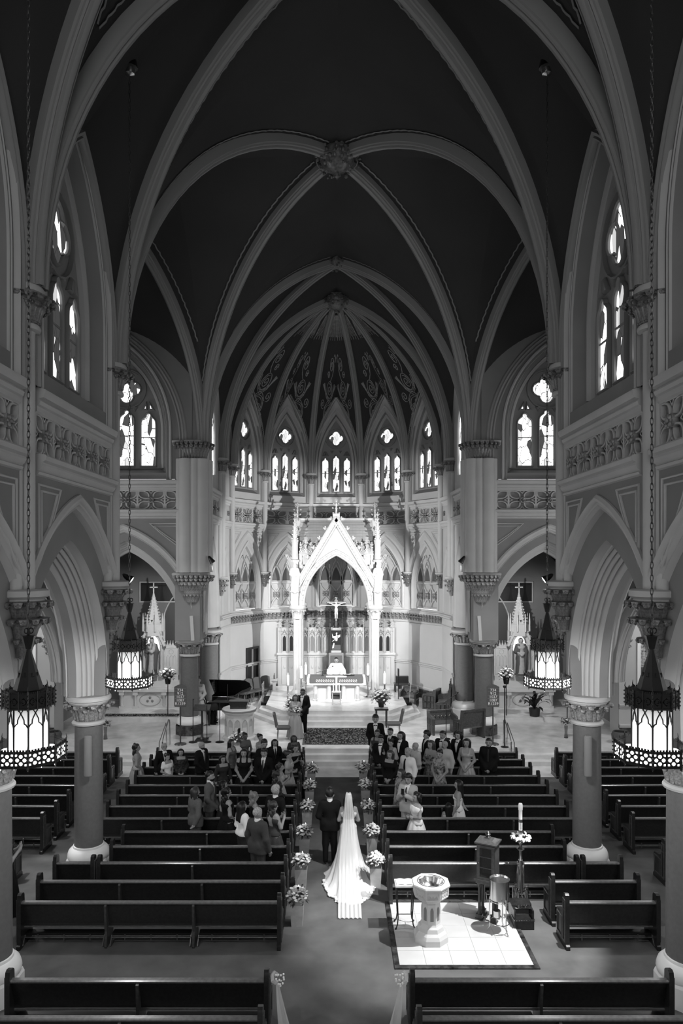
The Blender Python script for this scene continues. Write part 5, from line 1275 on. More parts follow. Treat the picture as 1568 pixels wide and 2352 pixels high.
dr = MB(); ringpoly(dr, LF, [(-.145,1.0),(.145,1.0),(.145,1.74),(-.145,1.74)], [(-.03,-.165),(-.03,-.185),(.03,-.185),(.03,-.165)])
for z in (1.25, 1.50): dr.box(-.12,.12,-.18,-.168,z-.01,z+.01)
dr = dr.build('door', 'wood_mid', t, 20); mb = MB(); mb.box(-.125,.125,-.170,-.166,1.02,1.72); mb.build('glass', 'pane', dr); mb = MB(); mb.blob((-.13,-.195,1.38),(.008,.012,.03),6,4); mb.build('handle', 'brass', dr)
for sx in (-1, 1):
    for sy in (-1, 1):
        mb = MB(); mb.lathe([(.045,.12),(.05,.15),(.03,.2),(.032,.25),(.026,.6),(.03,.76),(.05,.80),(.06,.86)], 10, (sx*.14, sy*.11)); mb.build('leg', 'wood', t)
        mb = MB(); mb.box(sx*.14-.075,sx*.14+.075,sy*.11-.065,sy*.11+.065,0,.03); mb.box(sx*.14-.06,sx*.14+.06,sy*.11-.05,sy*.11+.05,.03,.13); mb.build('foot', 'wood_mid', t)
# steel water urn on a tripod
t = thing('water_urn', 'brushed steel cylindrical urn on a thin metal tripod stand', 'urn', (3.06, 13.42, .03))
mb = MB(); mb.lathe([(.175,.62),(.185,.63),(.185,.98),(.195,.985),(.195,1.0),(.18,1.0),(.165,.975),(.01,.965)], 32); mb.build('vessel', 'steel', t, 40)
for k in range(3):
    a = -PI/2+.5+k*2*PI/3; c, s_ = math.cos(a), math.sin(a)
    mb = MB(); mb.tube([(.185*c,.185*s_,.66),(.185*c,.185*s_,.25),(.18*c,.18*s_,.10),(.24*c,.24*s_,.01)], .011, 7); mb.build('leg', 'steel', t); 
for z in (.18, .60):
    mb = MB(); mb.tube([(.185*math.cos(2*PI*k/24), .185*math.sin(2*PI*k/24), z) for k in range(24)], .009, 6, closed=True); mb.build('ring', 'steel', t)
mb = MB(); mb.lathe([(.06,.30),(.065,.30),(.07,.42),(.065,.42)], 16, (-.06,-.05)); mb.build('cup', 'steel', t); mb = MB(); mb.box(-.01,.01,-.22,-.17,.66,.70); mb.blob((0,-.23,.66),.015); mb.build('tap', 'brass', t)
# paschal candle
t = thing('paschal_candlestick', 'tall ornate brass paschal candlestick with flower wreath and white candle', 'candlestick', (3.72, 14.40, 0))
mb = MB()
for k in range(6):
    a = k*PI/3; c, s_ = math.cos(a)*.13, math.sin(a)*.13; mb.tube([(c,s_,0),(c,s_,.30),(c*.9,s_*.9,.36)], .018, 6); mb.blob((c,s_,.40),(.018,.018,.04),5,4); mb.tube([(c*1.2,s_*1.2,.02),(c*1.2,s_*1.2,.42)], .008, 5); mb.blob((c*1.2,s_*1.2,.45),.014,5,3)
    a2 = a+PI/6; mb.tube([(c,s_,.2),(math.cos(a2)*.12,math.sin(a2)*.12,.31),(math.cos(a+PI/3)*.13,math.sin(a+PI/3)*.13,.2)], .010, 5)
mb.lathe([(.15,0),(.16,.02),(.15,.04)], 12); mb.build('base', 'brass', t)
mb = MB()
for k in range(4):
    a = k*PI/2+PI/4; c, s_ = math.cos(a)*.075, math.sin(a)*.075
    mb.tube([(c,s_,.36),(c,s_,.82)], .011, 6); mb.blob((c,s_,.88),(.012,.012,.05),5,4)
    c2, s2 = math.cos(a+PI/2)*.075, math.sin(a+PI/2)*.075; mb.tube([(c,s_,.66),((c+c2)/2,(s_+s2)/2,.86),(c2,s2,.66)], .009, 5)
mb.build('gothic_gallery', 'brass', t)
mb = MB(); mb.lathe([(.05,.30),(.045,.6),(.04,.95),(.05,.97),(.035,1.0),(.032,1.15),(.07,1.18),(.08,1.20),(.03,1.24),(.04,1.30),(.10,1.36),(.11,1.40)], 12); mb.build('stem', 'brass', t)
wr = ob('wreath', None, t, (0,0,1.42)); rr = random.Random(4)
for k in range(34):
    a = k*2*PI/17; q = .145+.035*(k % 2); z = .03*(k//17)+rr.uniform(-.015,.015); s_ = rr.uniform(.030,.045); ob('flower', BLOOM, wr, (q*math.cos(a), q*math.sin(a), z), (rr.random(), rr.random(), a), (s_, s_, s_))
mb = MB(); mb.tube([(.15*math.cos(2*PI*k/16), .15*math.sin(2*PI*k/16), -.01) for k in range(16)], .035, 6, closed=True); mb.build('greenery', 'leaf', wr)
mb = MB(); mb.lathe([(.038,1.40),(.037,2.02)], 14); mb.build('candle', 'candle', t); mb = MB(); mb.lathe([(.045,1.99),(.047,2.08),(.035,2.12)], 12); mb.build('follower', 'candle', t)
mb = MB(); mb.lathe([(.041,1.50),(.043,1.54),(.041,1.58)], 12); mb.lathe([(.041,1.74),(.043,1.77),(.041,1.80)], 12); mb.box(-.006,.006,-.045,-.035,1.60,1.74); mb.build('candle_band', 'brass', t)
t = thing('step_stool', 'dark wooden two-step stool beneath the paschal candlestick', 'stool', (3.56, 13.72, 0))
mb = MB(); mb.box(-.20,.20,-.22,.0,.17,.20); mb.box(-.19,.19,-.21,-.19,0,.17); mb.build('lower_step', 'wood', t); mb = MB(); mb.box(-.20,.20,-.0,.26,.36,.39); mb.box(-.19,.19,.01,.03,.2,.29); mb.box(-.19,-.16,-.2,.25,0,.36); mb.box(.16,.19,-.2,.25,0,.36); mb.build('upper_step', 'wood', t)
for z, y in ((.20,-.22), (.39, 0)):
    mb = MB()
    for k in range(13): mb.blob((-.19+.38*k/12, y-.004, z-.012), .009, 5, 3)
    mb.build('stud_trim', 'brass', t)

for s, sd in ((-1, 'left'), (1, 'right')):
    t = thing('loudspeaker', 'thin grey loudspeaker slab standing on the %s crossing pier capital' % sd, 'loudspeaker', (s*5.35, 26.28, 4.08)); mb = MB(); mb.box(-.06,.06,-.05,.05,0,.92); mb.xf(Matrix.Rotation(-.06, 4, 'Y')); mb.build('cabinet', 'trim', t)
# ================================================================== sanctuary
def pinnacle(mb, x, y, z0, z1, r, crock=5, sides=4, fin=True):
    """crocketed gothic spirelet"""
    mb.lathe([(r*1.15, z0), (r*1.15, z0+.03), (r, z0+.05), (r*.12, z1-.06), (.01, z1)], sides, (x, y), PI/4 if sides == 4 else PI/8)
    for k in range(crock):
        t = (k+.6)/crock; z = z0+(z1-z0)*.9*t; q = r*(1-.88*t)+.02
        for a in range(4):
            b = a*PI/2+PI/4; mb.blob((x+q*1.15*math.cos(b), y+q*1.15*math.sin(b), z), (.03+.12*r, .03+.12*r, .025+.1*r), 5, 3)
    if fin:
        mb.blob((x, y, z1), (.05+.1*r, .05+.1*r, .05), 6, 4); mb.blob((x, y, z1+.09), (.025, .025, .06), 5, 4)
        for a in range(4): mb.blob((x+.07*math.cos(a*PI/2), y+.07*math.sin(a*PI/2), z1+.03), .028, 5, 3)
def crocket(mb, c, r):
    mb.blob(c, (r, r*.7, r), 6, 4); mb.blob((c[0]-r*.9, c[1], c[2]+r*.3), r*.5, 5, 3); mb.blob((c[0]+r*.9, c[1], c[2]+r*.3), r*.5, 5, 3); mb.blob((c[0], c[1], c[2]+r), r*.55, 5, 3)
def finial(mb, x, y, z, s=1.0):
    mb.tube([(x,y,z-.1*s),(x,y,z+.55*s)], [.05*s,.03*s], 8)
    for zz, r in ((.08, .13), (.30, .15), (.48, .10)):
        mb.blob((x,y,z+zz*s), (.055*s,.055*s,.05*s), 6, 4)
        for a in range(4): mb.blob((x+r*s*math.cos(a*PI/2), y+r*s*math.sin(a*PI/2), z+zz*s+.03*s), (.045*s,.045*s,.04*s), 5, 3)
    mb.blob((x,y,z+.62*s), (.03*s,.03*s,.08*s), 6, 4)
_c = MB(); crocket(_c, (0, 0, 0), .085); CROCK = _c.mesh('crocket', 'marble_canopy', 50)
t = thing('altar_canopy', 'tall white gothic marble canopy with steep gable standing over the high altar', 'canopy', (0, 0, 0))
BX, FY, BY = 1.78, 32.4, 34.6
for cx in (-BX, BX):
    for cy in (FY, BY):
        mb = MB(); mb.lathe([(.17,1.1),(.165,4.4)], 16, (cx, cy), cap=False)
        for k in range(4):
            a = PI/4+k*PI/2; mb.lathe([(.075,1.1),(.072,4.4)], 10, (cx+.16*math.cos(a), cy+.16*math.sin(a)), cap=False)
        mb.lathe([(.34,ALT),(.34,1.0),(.30,1.05),(.27,1.1),(.24,1.14)], 8, (cx, cy), PI/8)
        o = mb.build('column', 'marble_canopy', t)
        mb = MB(); mb.lathe([(.24,4.38),(.25,4.45),(.24,4.6),(.33,4.82),(.37,4.86),(.37,4.95),(.34,5.0)], 16, (cx, cy)); c = mb.build('capital', 'marble_canopy', o)
        LW = globals().get('LEAFW')
        if not LW: LEAFW = LEAF.copy(); LEAFW.materials.clear(); LEAFW.materials.append(M['marble_canopy']); LW = LEAFW
        leaves(c, (cx, cy), 4.48, .23, .32, 9, wid=1.1, me=LW)
def gable(fnx, name):
    fz = lambda x, z, d: fnx(x, z, d)
    mb = MB(); a, h, zs = 1.47, 2.3, 5.0
    pts = [(x, zs+z) for x, z in arch_pts(a, h, 16)]
    gz = lambda x: 9.0-abs(x)/1.80*(9.0-6.0)
    for d in (0, .16):
        for (xa, za), (xb, zb) in zip(pts[:-1], pts[1:]):
            mb.add([fz(xa, za, d), fz(xb, zb, d), fz(xb, max(zb, gz(xb)), d), fz(xa, max(za, gz(xa)), d)], [(0,1,2,3)])
        for sg in (-1, 1): mb.add([fz(sg*a, 5.0, d), fz(sg*1.80, 5.0, d), fz(sg*1.80, 6.0, d), fz(sg*a, gz(a), d)], [(0,1,2,3)])
    g = mb.build('gable', 'marble_canopy', t, 20)
    mb = MB(); f2 = lambda x, z, d: fz(x, zs+z, d)
    arch_sweep(mb, f2, a, h, [(0,.2),(-.03,.16),(-.03,.0),(0,-.05),(.05,-.07),(.07,-.03),(.16,-.03),(.18,-.07),(.23,-.06),(.25,0)], 16, .05); mb.build('arch_moulding', 'marble_canopy', g, 45)
    mb = MB()
    for sg in (-1, 1):
        e = [(sg*1.86, 5.92), (0, 9.02)] if sg < 0 else [(0, 9.02), (sg*1.86, 5.92)]
        ringpoly(mb, fz, e, [(.09,.18),(.09,-.10),(.05,-.12),(.0,-.06),(-.13,-.06),(-.16,-.11),(-.2,-.10),(-.22,0)], False)
    mb.build('gable_coping', 'marble_canopy', g, 40)
    for sg in (-1, 1):
        for k in range(7):
            tt = (k+.5)/7; ob('crocket', CROCK, g, fz(sg*1.86*(1-tt)+sg*.10, 6.08+3.1*tt, .03), (0, 0, 0 if name == 'front' else PI/2))
    mb = MB()
    for sg in (-1, 1):
        for k in range(22):
            tt = (k+.5)/22; mb.blob(fz(sg*1.80*(1-tt)-sg*.02, 5.86+3.0*tt, -.07), (.035,.035,.03), 5, 3)
    for k in range(26):
        x, z = arch_pts(a, h, 13, .115)[k]; mb.blob(fz(x, zs+z, -.04), (.04,.04,.035), 5, 3)
    mb.build('beading', 'marble_canopy', g, 50, kind='stuff')
    p = fz(0, 9.1, .04); mb = MB(); finial(mb, p[0], p[1], 9.12, 1.05); mb.build('finial', 'marble_canopy', g, 50)
gable(lambda x, z, d: (x, FY-.08+d, z), 'front')
for s in (-1, 1): gable((lambda s: lambda x, z, d: (s*(BX+.10-d), (FY+BY)/2+x*.60, z))(s), 'side')
# roof with courses of shingles
mb = MB(); yc = (FY+BY)/2; nC = 12
for s in (-1, 1):
    for k in range(nC):
        t0, t1 = k/nC, (k+1.15)/nC; z0 = 9.0-(9.0-7.35)*t0; z1 = 9.0-(9.0-7.35)*t1; y0 = yc+s*(.02+1.06*t0); y1 = yc+s*(.02+1.06*t1)
        for j in range(22):
            x0 = -BX+.08+(2*BX-.16)*j/22; x1 = x0+(2*BX-.16)/22-.004; dz = .012*((j*7+k*3) % 3)
            mb.add([(x0,y0,z0),(x1,y0,z0),(x1,y1,z1+.035),(x0,y1,z1+.035)], [(0,1,2,3)])
[mb.add([(-BX+.06,yc,8.97),(BX-.06,yc,8.97),(BX-.06,yc+q*1.10,7.30),(-BX+.06,yc+q*1.10,7.30)], [(0,1,2,3)]) for q in (-1, 1)]; rf = mb.build('roof', 'marble_canopy', t, 0); MB().box(-BX,BX,yc-.05,yc+.05,8.96,9.06).build('ridge', 'marble_canopy', rf)
for q in (-1, 1): mb = MB(); mb.prism([(q*1.78,6.0),(q*1.78,7.38),(q*.95,7.38)], lambda x, z, d: (x, FY+.10+d, z), 0, .05); mb.build('parapet', 'marble_canopy', t, 20)
MB().box(-.16,.16,FY-.14,FY+.06,8.86,9.2).build('gable_apex', 'marble_canopy', t)
# inner ceiling, corner turrets, parapet pinnacles
MB().box(-BX+.1,BX-.1,FY+.1,BY-.1,7.3,7.34).build('ceiling_slab', 'marble_canopy', t)
for cx in (-1, 1):
    for cy in (FY, BY):
        mb = MB(); x = cx*1.90; mb.box(x-.17,x+.17,cy-.17,cy+.17,5.0,5.62); mb.box(x-.05,x+.14,cy-.02,cy+.14,5.6,7.0); mb.lathe([(.19,6.98),(.21,7.02),(.21,7.08),(.15,7.12)], 8, (x, cy), PI/8)
        mb.lathe([(.15,7.08),(.14,7.9),(.17,7.94),(.15,8.0)], 8, (x, cy), PI/8); pinnacle(mb, x, cy, 7.95, 9.15, .13, 6, 8); mb.build('corner_turret', 'marble_canopy', t, 35)
for s in (-1, 1):
    for k in range(4):
        x = s*(1.64-.24*k); zt = 7.35+.10*(k % 2); mb = MB(); mb.box(x-.06,x+.06,FY+.05,FY+.17,6.0 if abs(x) > 1.5 else 7.3,zt); pinnacle(mb, x, FY+.11, zt, zt+.42, .05, 2); mb.build('parapet_pinnacle', 'marble_canopy', t, 35)
# statues on the canopy corners
def statue(label, x, y, z, h, mats, pose='clasp', rot=180, crown=False, child=False):
    k = h/1.75; s_ = thing('statue', label, 'statue', (x, y, z), math.radians(rot)); s_.scale = (k, k, k)
    bp = head_prims()+body_prims(False, pose, 1.0, False)
    if child: bp += [((-.13,.14,1.38),(-.12,.15,1.25),.07,.08,1), ((-.13,.16,1.50),(-.13,.165,1.51),.065,.06,1), ((-.13,.16,1.2),(-.06,.22,1.08),.05,.04,1)]
    ob('body', sdf_mesh('body', bp+[((0,0,1.1),(0,.02,.1),.15,.22,1.2)], mats[0], .026, extra=lambda mb: fingers(mb, pose)), s_)
    rp = [((0,-.02,1.38),(0,-.02,.12),.17,.24,1.15), ((-.17,-.02,1.42),(-.24,.0,1.1),.075,.10,1), ((.17,-.02,1.42),(.24,.0,1.1),.075,.10,1), ((-.22,.02,1.1),(-.12,.06,.3),.09,.13,1)]
    ob('robe', sdf_mesh('robe', rp, mats[1], .026, lambda g: np.maximum(np.maximum(g[:,2]-1.47, .04-g[:,2]), np.minimum(np.minimum(.10-np.abs(g[:,0]+.02)+(.8-g[:,2])*.04, g[:,1]-.02), .3)), inflate=.01), s_)
    ob('hair', sdf_mesh('hair', [((0,-.02,1.66),(0,.0,1.67),.098,.092,1), ((0,-.07,1.62),(0,-.09,1.4),.09,.08,1)], mats[2], .022, lambda g: np.minimum(g[:,1]-.03, 1.70-g[:,2])), s_)
    if crown:
        mb = MB(); mb.lathe([(.085,1.72),(.09,1.77),(.075,1.77)], 12); [mb.blob((.085*math.cos(a*PI/4), .085*math.sin(a*PI/4), 1.79), .02, 5, 3) for a in range(8)]; mb.build('crown', 'brass', s_)
    mb = MB(); mb.lathe([(.30,0),(.30,.05),(.26,.07)], 12); mb.build('base', mats[1], s_)
    return s_
statue('white stone statue on the left front corner of the canopy', -1.90, FY-.16, 5.62, 1.28, ('marble_white','marble_white','marble_white'))
statue('white stone statue on the right front corner of the canopy', 1.90, FY-.16, 5.62, 1.28, ('marble_white','marble_white','marble_white'), 'flow')
# hanging crucifix
t = thing('crucifix', 'white crucifix with corpus hanging on thin chains under the canopy', 'crucifix', (0.0, 33.6, 4.25)); t.scale = (.74, .74, .74)
mb = MB(); mb.box(-.05,.05,.0,.06,-.1,1.3); mb.box(-.52,.52,.0,.06,1.03,1.13); [mb.lathe([(.10,0),(.10,.06)], 10, (0,0)) if False else None]
for x in (-.54,.54): mb.blob((x,.03,1.08),(.10,.05,.10),8,5)
mb.blob((0,.03,1.36),(.1,.05,.1),8,5); mb.build('cross', 'brass', t)
k_ = .62; o = ob('corpus', sdf_mesh('corpus', head_prims()+body_prims(True, 'cross', .9, True), 'marble_white', .026), t, (0,-.05,.05), (0,0,PI), (k_,k_,k_))
mb = MB()
for x in (-.42,.42): mb.tube([(x,.03,1.15),(x,.03,4.0)], .008, 5)
mb.build('chains', 'iron', t)
mb = MB(); mb.box(-.11,.11,-.02,.0,1.14,1.24); mb.build('title_board', 'grey_mid', t)
# carved reredos screen
t = thing('reredos_screen', 'carved gothic marble screen with rows of niches behind the altar', 'altar screen', (0, 0, 0))
RY = 35.1
MB().box(-2.9,2.9,RY,RY+.2,PLAT,2.38).build('lower_wall', 'trim', t); mb = MB(); band(mb, east_fn(0, RY), -2.95, 2.95, [(2.33,0),(2.34,-.05),(2.40,-.08),(2.44,-.08),(2.46,0)]); mb.build('ledge', 'marble_white', t)
NIC = MB(); NIC.prism(lancet(.085, .17, 2.55, 3.15, 5, .3), LF, -.01, 0.0); NICM = NIC.mesh('niche', 'grey_mid', 0)
fr = MB(); ringpoly(fr, LF, lancet(.10, .19, 2.52, 3.15, 6), [(-.02,0),(-.015,-.05),(.015,-.05),(.02,0)], False)
for z in (3.42,): ringpoly(fr, LF, quatrefoil(.07, 4, z), [(-.012,0),(0,-.03),(.012,0)])
ringpoly(fr, LF, [(-.15,3.30),(0,3.60),(.15,3.30)], [(-.02,0),(0,-.05),(.02,0)], False); FRM = fr.mesh('niche_frame', 'trim', 40)
pc = MB(); pc.box(-.025,.025,-.06,.0,2.45,3.45); pinnacle(pc, 0, -.03, 3.45, 4.02, .04, 3); PCM = pc.mesh('pinnacle', 'trim', 40)
pb = MB(); ringpoly(pb, LF, [(-.14,.9),(.14,.9),(.14,2.25),(-.14,2.25)], [(-.015,0),(0,-.025),(.015,0)]); pb.blob((0,-.015,1.75),(.05,.02,.09),6,4); PBM = pb.mesh('panel', 'trim', 30)
MB().box(-2.9,2.9,RY,RY+.12,2.38,3.72).build('upper_wall', 'plaster_lit', t)
for sg in (-1, 1):
    for k in range(7):
        x = sg*(.50+.345*k)
        f_ = ob('niche_frame', FRM, t, (x, RY, 0)); n_ = ob('niche', NICM, f_, (0, -.005, 0))
        if k == 0: n_.data = NICM.copy(); n_.data.materials[0] = M['marble_white']
        if k >= 5: n_.data = NICM.copy(); n_.data.materials[0] = M['black']
        ob('pinnacle', PCM, t, (x+sg*.1725, RY, 0)); ob('panel', PBM, t, (x, RY, 0))
MB().box(-.34,.34,RY-.25,RY,2.38,3.75).build('tabernacle_case', 'trim', t)
mb = MB()
for sg in (-1, 1):
    mb.lathe([(.045,2.45),(.04,3.6),(.06,3.66)], 10, (sg*.30, RY-.28)); pinnacle(mb, sg*.30, RY-.28, 3.66, 4.6, .06, 4)
pinnacle(mb, 0, RY-.2, 3.75, 4.9, .16, 6, 8); mb.build('tabernacle_spire', 'wood_mid', t, 40)
mb = MB()
for k in range(7): mb.add([(-.26+.075*k, RY-.3, 3.66), (-.185+.075*k, RY-.3, 3.66), (-.222+.075*k, RY-.3, 3.80)], [(0,1,2)])
mb.build('cresting', 'marble_white', t, 0)
t = thing('dove_picture', 'dark panel with a white dove above the tabernacle, behind the priest', 'picture', (0, RY-.26, 2.62))
MB().box(-.24,.24,-.02,.0,0,.98).build('panel', 'black', t)
mb = MB(); dv = lambda x, z, d: (x, d, z)
for P_ in ([(-.03,.45),(.05,.45),(.08,.62),(.06,.74),(.02,.78),(-.03,.70)], [(-.02,.55),(-.19,.62),(-.20,.82),(-.13,.68),(-.04,.70)], [(.05,.58),(.19,.66),(.20,.78),(.12,.74),(.05,.72)], [(.0,.76),(.05,.80),(.06,.86),(.02,.88),(-.02,.83)], [(-.2,.1),(-.12,.12),(-.08,.34),(-.13,.36)], [(-.22,.42),(-.12,.46),(-.02,.56),(-.10,.52)]):
    mb.prism(P_, dv, -.03, -.02)
mb.build('dove', 'white', t, 20)
MB().box(-.22,.22,-.026,-.02,.02,.26).build('lower_field', 'grey', t)
t = thing('presider_chair', 'dark high-backed chair behind the priest at the screen', 'chair', (0, 34.45, ALT))
MB().box(-.36,.36,.1,.18,0,1.62).build('backrest', 'grey_mid', t); MB().box(-.28,.28,.06,.1,.3,1.5).build('back_cushion', 'grey', t); MB().box(-.34,.34,-.42,.1,.36,.46).build('seat', 'grey', t)
for sx in (-1, 1): MB().box(sx*.34-.04,sx*.34+.04,-.42,.14,0,.72).build('arm_panel', 'wood_mid', t)
# high altar
t = thing('high_altar', 'white marble altar table on pillars with dark embroidered cloth', 'altar', (0, 31.45, ALT))
MB().box(-1.26,1.26,-.52,.52,.86,.98).build('mensa', 'marble_white', t)
for sx in (-1, 1):
    mb = MB(); mb.box(sx*.62-.28,sx*.62+.28,-.40,.40,0,.86); mb.build('pedestal', 'marble_white', t)
    for q in (-1, 1): mb = MB(); mb.lathe([(.13,0),(.13,.05),(.095,.08),(.09,.78),(.12,.82),(.13,.86)], 12, (sx*.62+q*.30, -.42)); mb.build('pillar', 'marble_white', t)
mb = MB(); n = 40; rows = []
for z, ex in ((.995,0),(.985,.02),(.70,.035)):
    rows.append([(x*(1+ex*.0)+(ex if x > 0 else -ex), y-(ex if y < 0 else -ex), z) for x, y in [(-1.26+2.52*k/n, -.52) for k in range(n+1)]+[(1.26,.52)]+[(1.26-2.52*k/n, .52) for k in range(n+1)]+[(-1.26,-.52)]])
mb.grid(rows); mb.add([(-1.28,-.54,.994),(1.28,-.54,.994),(1.28,.54,.994),(-1.28,.54,.994)], [(0,1,2,3)]); mb.build('altar_cloth', 'cloth_white', t, 30)
mb = MB(); mb.add([(-1.18,-.56,1.0),(1.18,-.56,1.0),(1.18,.50,1.0),(-1.18,.50,1.0)], [(0,1,2,3)]); mb.add([(-1.18,-.565,1.0),(1.18,-.565,1.0),(1.18,-.575,.79),(-1.18,-.575,.79)], [(0,1,2,3)]); sc2 = mb.build('dark_frontal', 'grey', t, 0)
mb = MB()
for k in range(18):
    x = -.86+1.72*k/17
    if abs(x) < .06: continue
    for dx, dz in ((-.03,.03),(.0,-.01),(.03,.02),(.01,.05),(-.02,-.035),(.03,-.045)): mb.blob((x+dx,-.58,.885+dz),(.018,.004,.014),5,3)
mb.build('embroidery', 'print_white', sc2)
mb = MB(); mb.box(-.45,.45,-.30,-.02,1.0,1.012); mb.build('corporal', 'white', t)
t = thing('altar_missal', 'open dark book lying on the altar beside the priest', 'book', (.55, 31.62, ALT+1.005), .2); MB().box(-.24,.24,-.14,.14,0,.04).build('cover', 'black', t); mb = MB(); mb.grid([[(x,y,.045+.02*math.sin(abs(x)/.22*PI)) for x in (-.22,-.11,0,.11,.22)] for y in (-.12,.12)]); mb.build('pages', 'pot', t, 60)
t = thing('altar_microphone', 'thin black microphone on a boom arm beside the altar', 'microphone', (-.62, 31.55, ALT+1.0)); mb = MB(); mb.tube([(0,0,0),(0,0,.22)], .012, 6); mb.tube([(-.3,0,.12),(0,0,.22),(.42,.0,.40)], .012, 6); mb.lathe([(.07,0),(.07,.012)], 10); mb.build('boom', 'black', t); MB().blob((.46,0,.42),(.04,.03,.03),8,5).build('head', 'black', t)
t = thing('offertory_stand', 'small pale stand with candles in front of the altar', 'stand', (0, 30.2, ALT))
for sx in (-1, 1):
    for sy in (-1, 1): MB().box(sx*.17-.02,sx*.17+.02,sy*.14-.02,sy*.14+.02,0,.52).build('leg', 'pot', t)
MB().box(-.2,.2,-.17,.17,.52,.55).build('top', 'pot', t); MB().box(-.17,.17,-.15,-.13,.15,.18).build('stretcher', 'pot', t)
for x, h_ in ((-.13,.36),(0,.62),(.12,.36)): mb = MB(); mb.lathe([(.02 if x else .04,.55),(.02 if x else .04,.55+h_)], 8, (x, 0)); mb.build('candle', 'candle', t)
# altar candlesticks
for k, (x, y, hh, lab) in enumerate(((-1.55,31.2,.95,'left front of the altar, outer'),(-1.38,31.9,1.0,'left of the altar, further back'),(-2.1,30.6,.9,'far left at the platform edge'),(1.42,31.7,1.0,'right of the altar, by the canopy column'),(2.1,30.7,.95,'right platform edge'))):
    t = thing('candlestick', 'ornate standing candlestick with thick white candle, %s' % lab, 'candlestick', (x, y, ALT if abs(x) < 2.05 else .75), 0, 'altar candlesticks')
    mb = MB(); mb.lathe([(.14,0),(.15,.03),(.06,.07),(.035,.14),(.05,.2),(.03,.26),(.028,hh*.55),(.05,hh*.6),(.03,hh*.66),(.03,hh-.06),(.09,hh),(.02,hh)], 12); mb.build('stem', 'brass', t); mb = MB(); mb.lathe([(.055,hh),(.054,hh+.42),(.03,hh+.46)], 12); mb.build('candle', 'candle', t); MB().blob((0,0,hh+.5),(.015,.015,.035),6,4).build('flame', 'flame', t)
# flower arrangements of the sanctuary
def arrangement(label, x, y, z, r, seed, stand=None, n=30):
    t = thing('flower_arrangement', label, 'flowers', (x, y, z))
    if stand == 'table':
        for sx in (-1, 1):
            for sy in (-1, 1): MB().box(sx*.2-.03,sx*.2+.03,sy*.15-.03,sy*.15+.03,0,.68).build('stand_leg', 'wood', t)
        MB().box(-.27,.27,-.2,.2,.68,.74).build('stand_top', 'wood', t); zc = .80
    elif stand == 'pole':
        mb = MB(); mb.tube([(0,0,0),(0,0,1.5)], .018, 8); [mb.tube([(0,0,.12),(.26*math.cos(a),.26*math.sin(a),.0)], .012, 5) for a in (0,2.1,4.2)]; mb.build('stand_pole', 'black', t); zc = 1.5
    else: zc = .1
    mb = MB(); mb.lathe([(.10,zc-.02),(.14,zc+.2),(.12,zc+.2)], 12); mb.build('basket', 'leaf_dark', t)
    flower_ball(t, (0, 0, zc+.36), r, n, seed, big=.062, flat=.95, dark=.3)
    return t
arrangement('large flower arrangement on a dark wooden table right of the altar steps', 1.78, 28.05, PLAT, .36, 51, 'table', 40)
arrangement('large flower arrangement left of the altar behind the bridesmaid', -1.75, 28.6, .75, .34, 52, None, 34)
arrangement('flower arrangement on a thin stand before the left side altar', -7.0, 29.3, PLAT, .30, 53, 'pole', 30)
arrangement('flower arrangement on a thin stand before the right side altar', 7.05, 29.3, PLAT, .28, 54, 'pole', 30)
# rugs
t = thing('rug', 'patterned dark carpet runner before the altar steps', 'rug', (0, 26.55, PLAT)); MB().box(-1.24,1.24,-1.25,1.25,0,.012).build('pile', 'rug', t); mb = MB(); ringpoly(mb, lambda x, y, z: (x, y, z), [(-1.2,-1.21),(1.2,-1.21),(1.2,1.21),(-1.2,1.21)], [(-.04,.013),(.04,.013)]); mb.build('rug_border', 'grey', t, 0)
for s, sd in ((-1, 'left'), ):
    t = thing('rug', 'narrow dark patterned rug on the step of the left side altar', 'rug', (s*8.1, 29.35, .62)); MB().box(-1.55,1.55,-.24,.24,0,.012).build('pile', 'rug', t)
for s, sd in ((-1, 'left'), (1, 'right')):
    t = thing('kneeling_pad', 'long dark kneeling cushion on the altar steps, %s side' % sd, 'cushion', (s*3.15, 31.4, .75), 0); mb = MB(); mb.prism([(-.13,0),(-.13,.10),(-.1,.13),(.1,.13),(.13,.10),(.13,0)], lambda x, z, y: (x, y, z), -.75, .75); mb.build('pad', 'cloth_black', t, 30)
    t = thing('handrail', 'thin metal handrail rising along the altar steps, %s side' % sd, 'handrail', (s*3.35, 31.2, PLAT)); mb = MB(); mb.tube([(-s*.15,-.5,0),(-s*.15,-.5,.85),(0,.6,1.0),(.0,1.4,1.0)], .022, 8); mb.build('rail', 'steel', t); mb = MB(); mb.tube([(0,1.35,0),(0,1.35,1.0)], .022, 8); mb.build('post', 'steel', t)
    t = thing('step_handrail', 'curved metal handrail at the sanctuary steps beside the %s pier' % sd, 'handrail', (s*5.98, 24.6, 0)); mb = MB(); mb.tube([(0,-.4,0),(0,-.4,.85),(0,-.25,.98),(0,.5,1.4),(0,.65,1.35),(0,.7,.45)], .022, 8); mb.build('rail', 'steel', t); mb = MB(); mb.tube([(.12*s,-.36,0),(.12*s,-.36,.8),(.12*s,.62,1.25),(.12*s,.66,.45)], .016, 8); mb.build('lower_rail', 'steel', t)
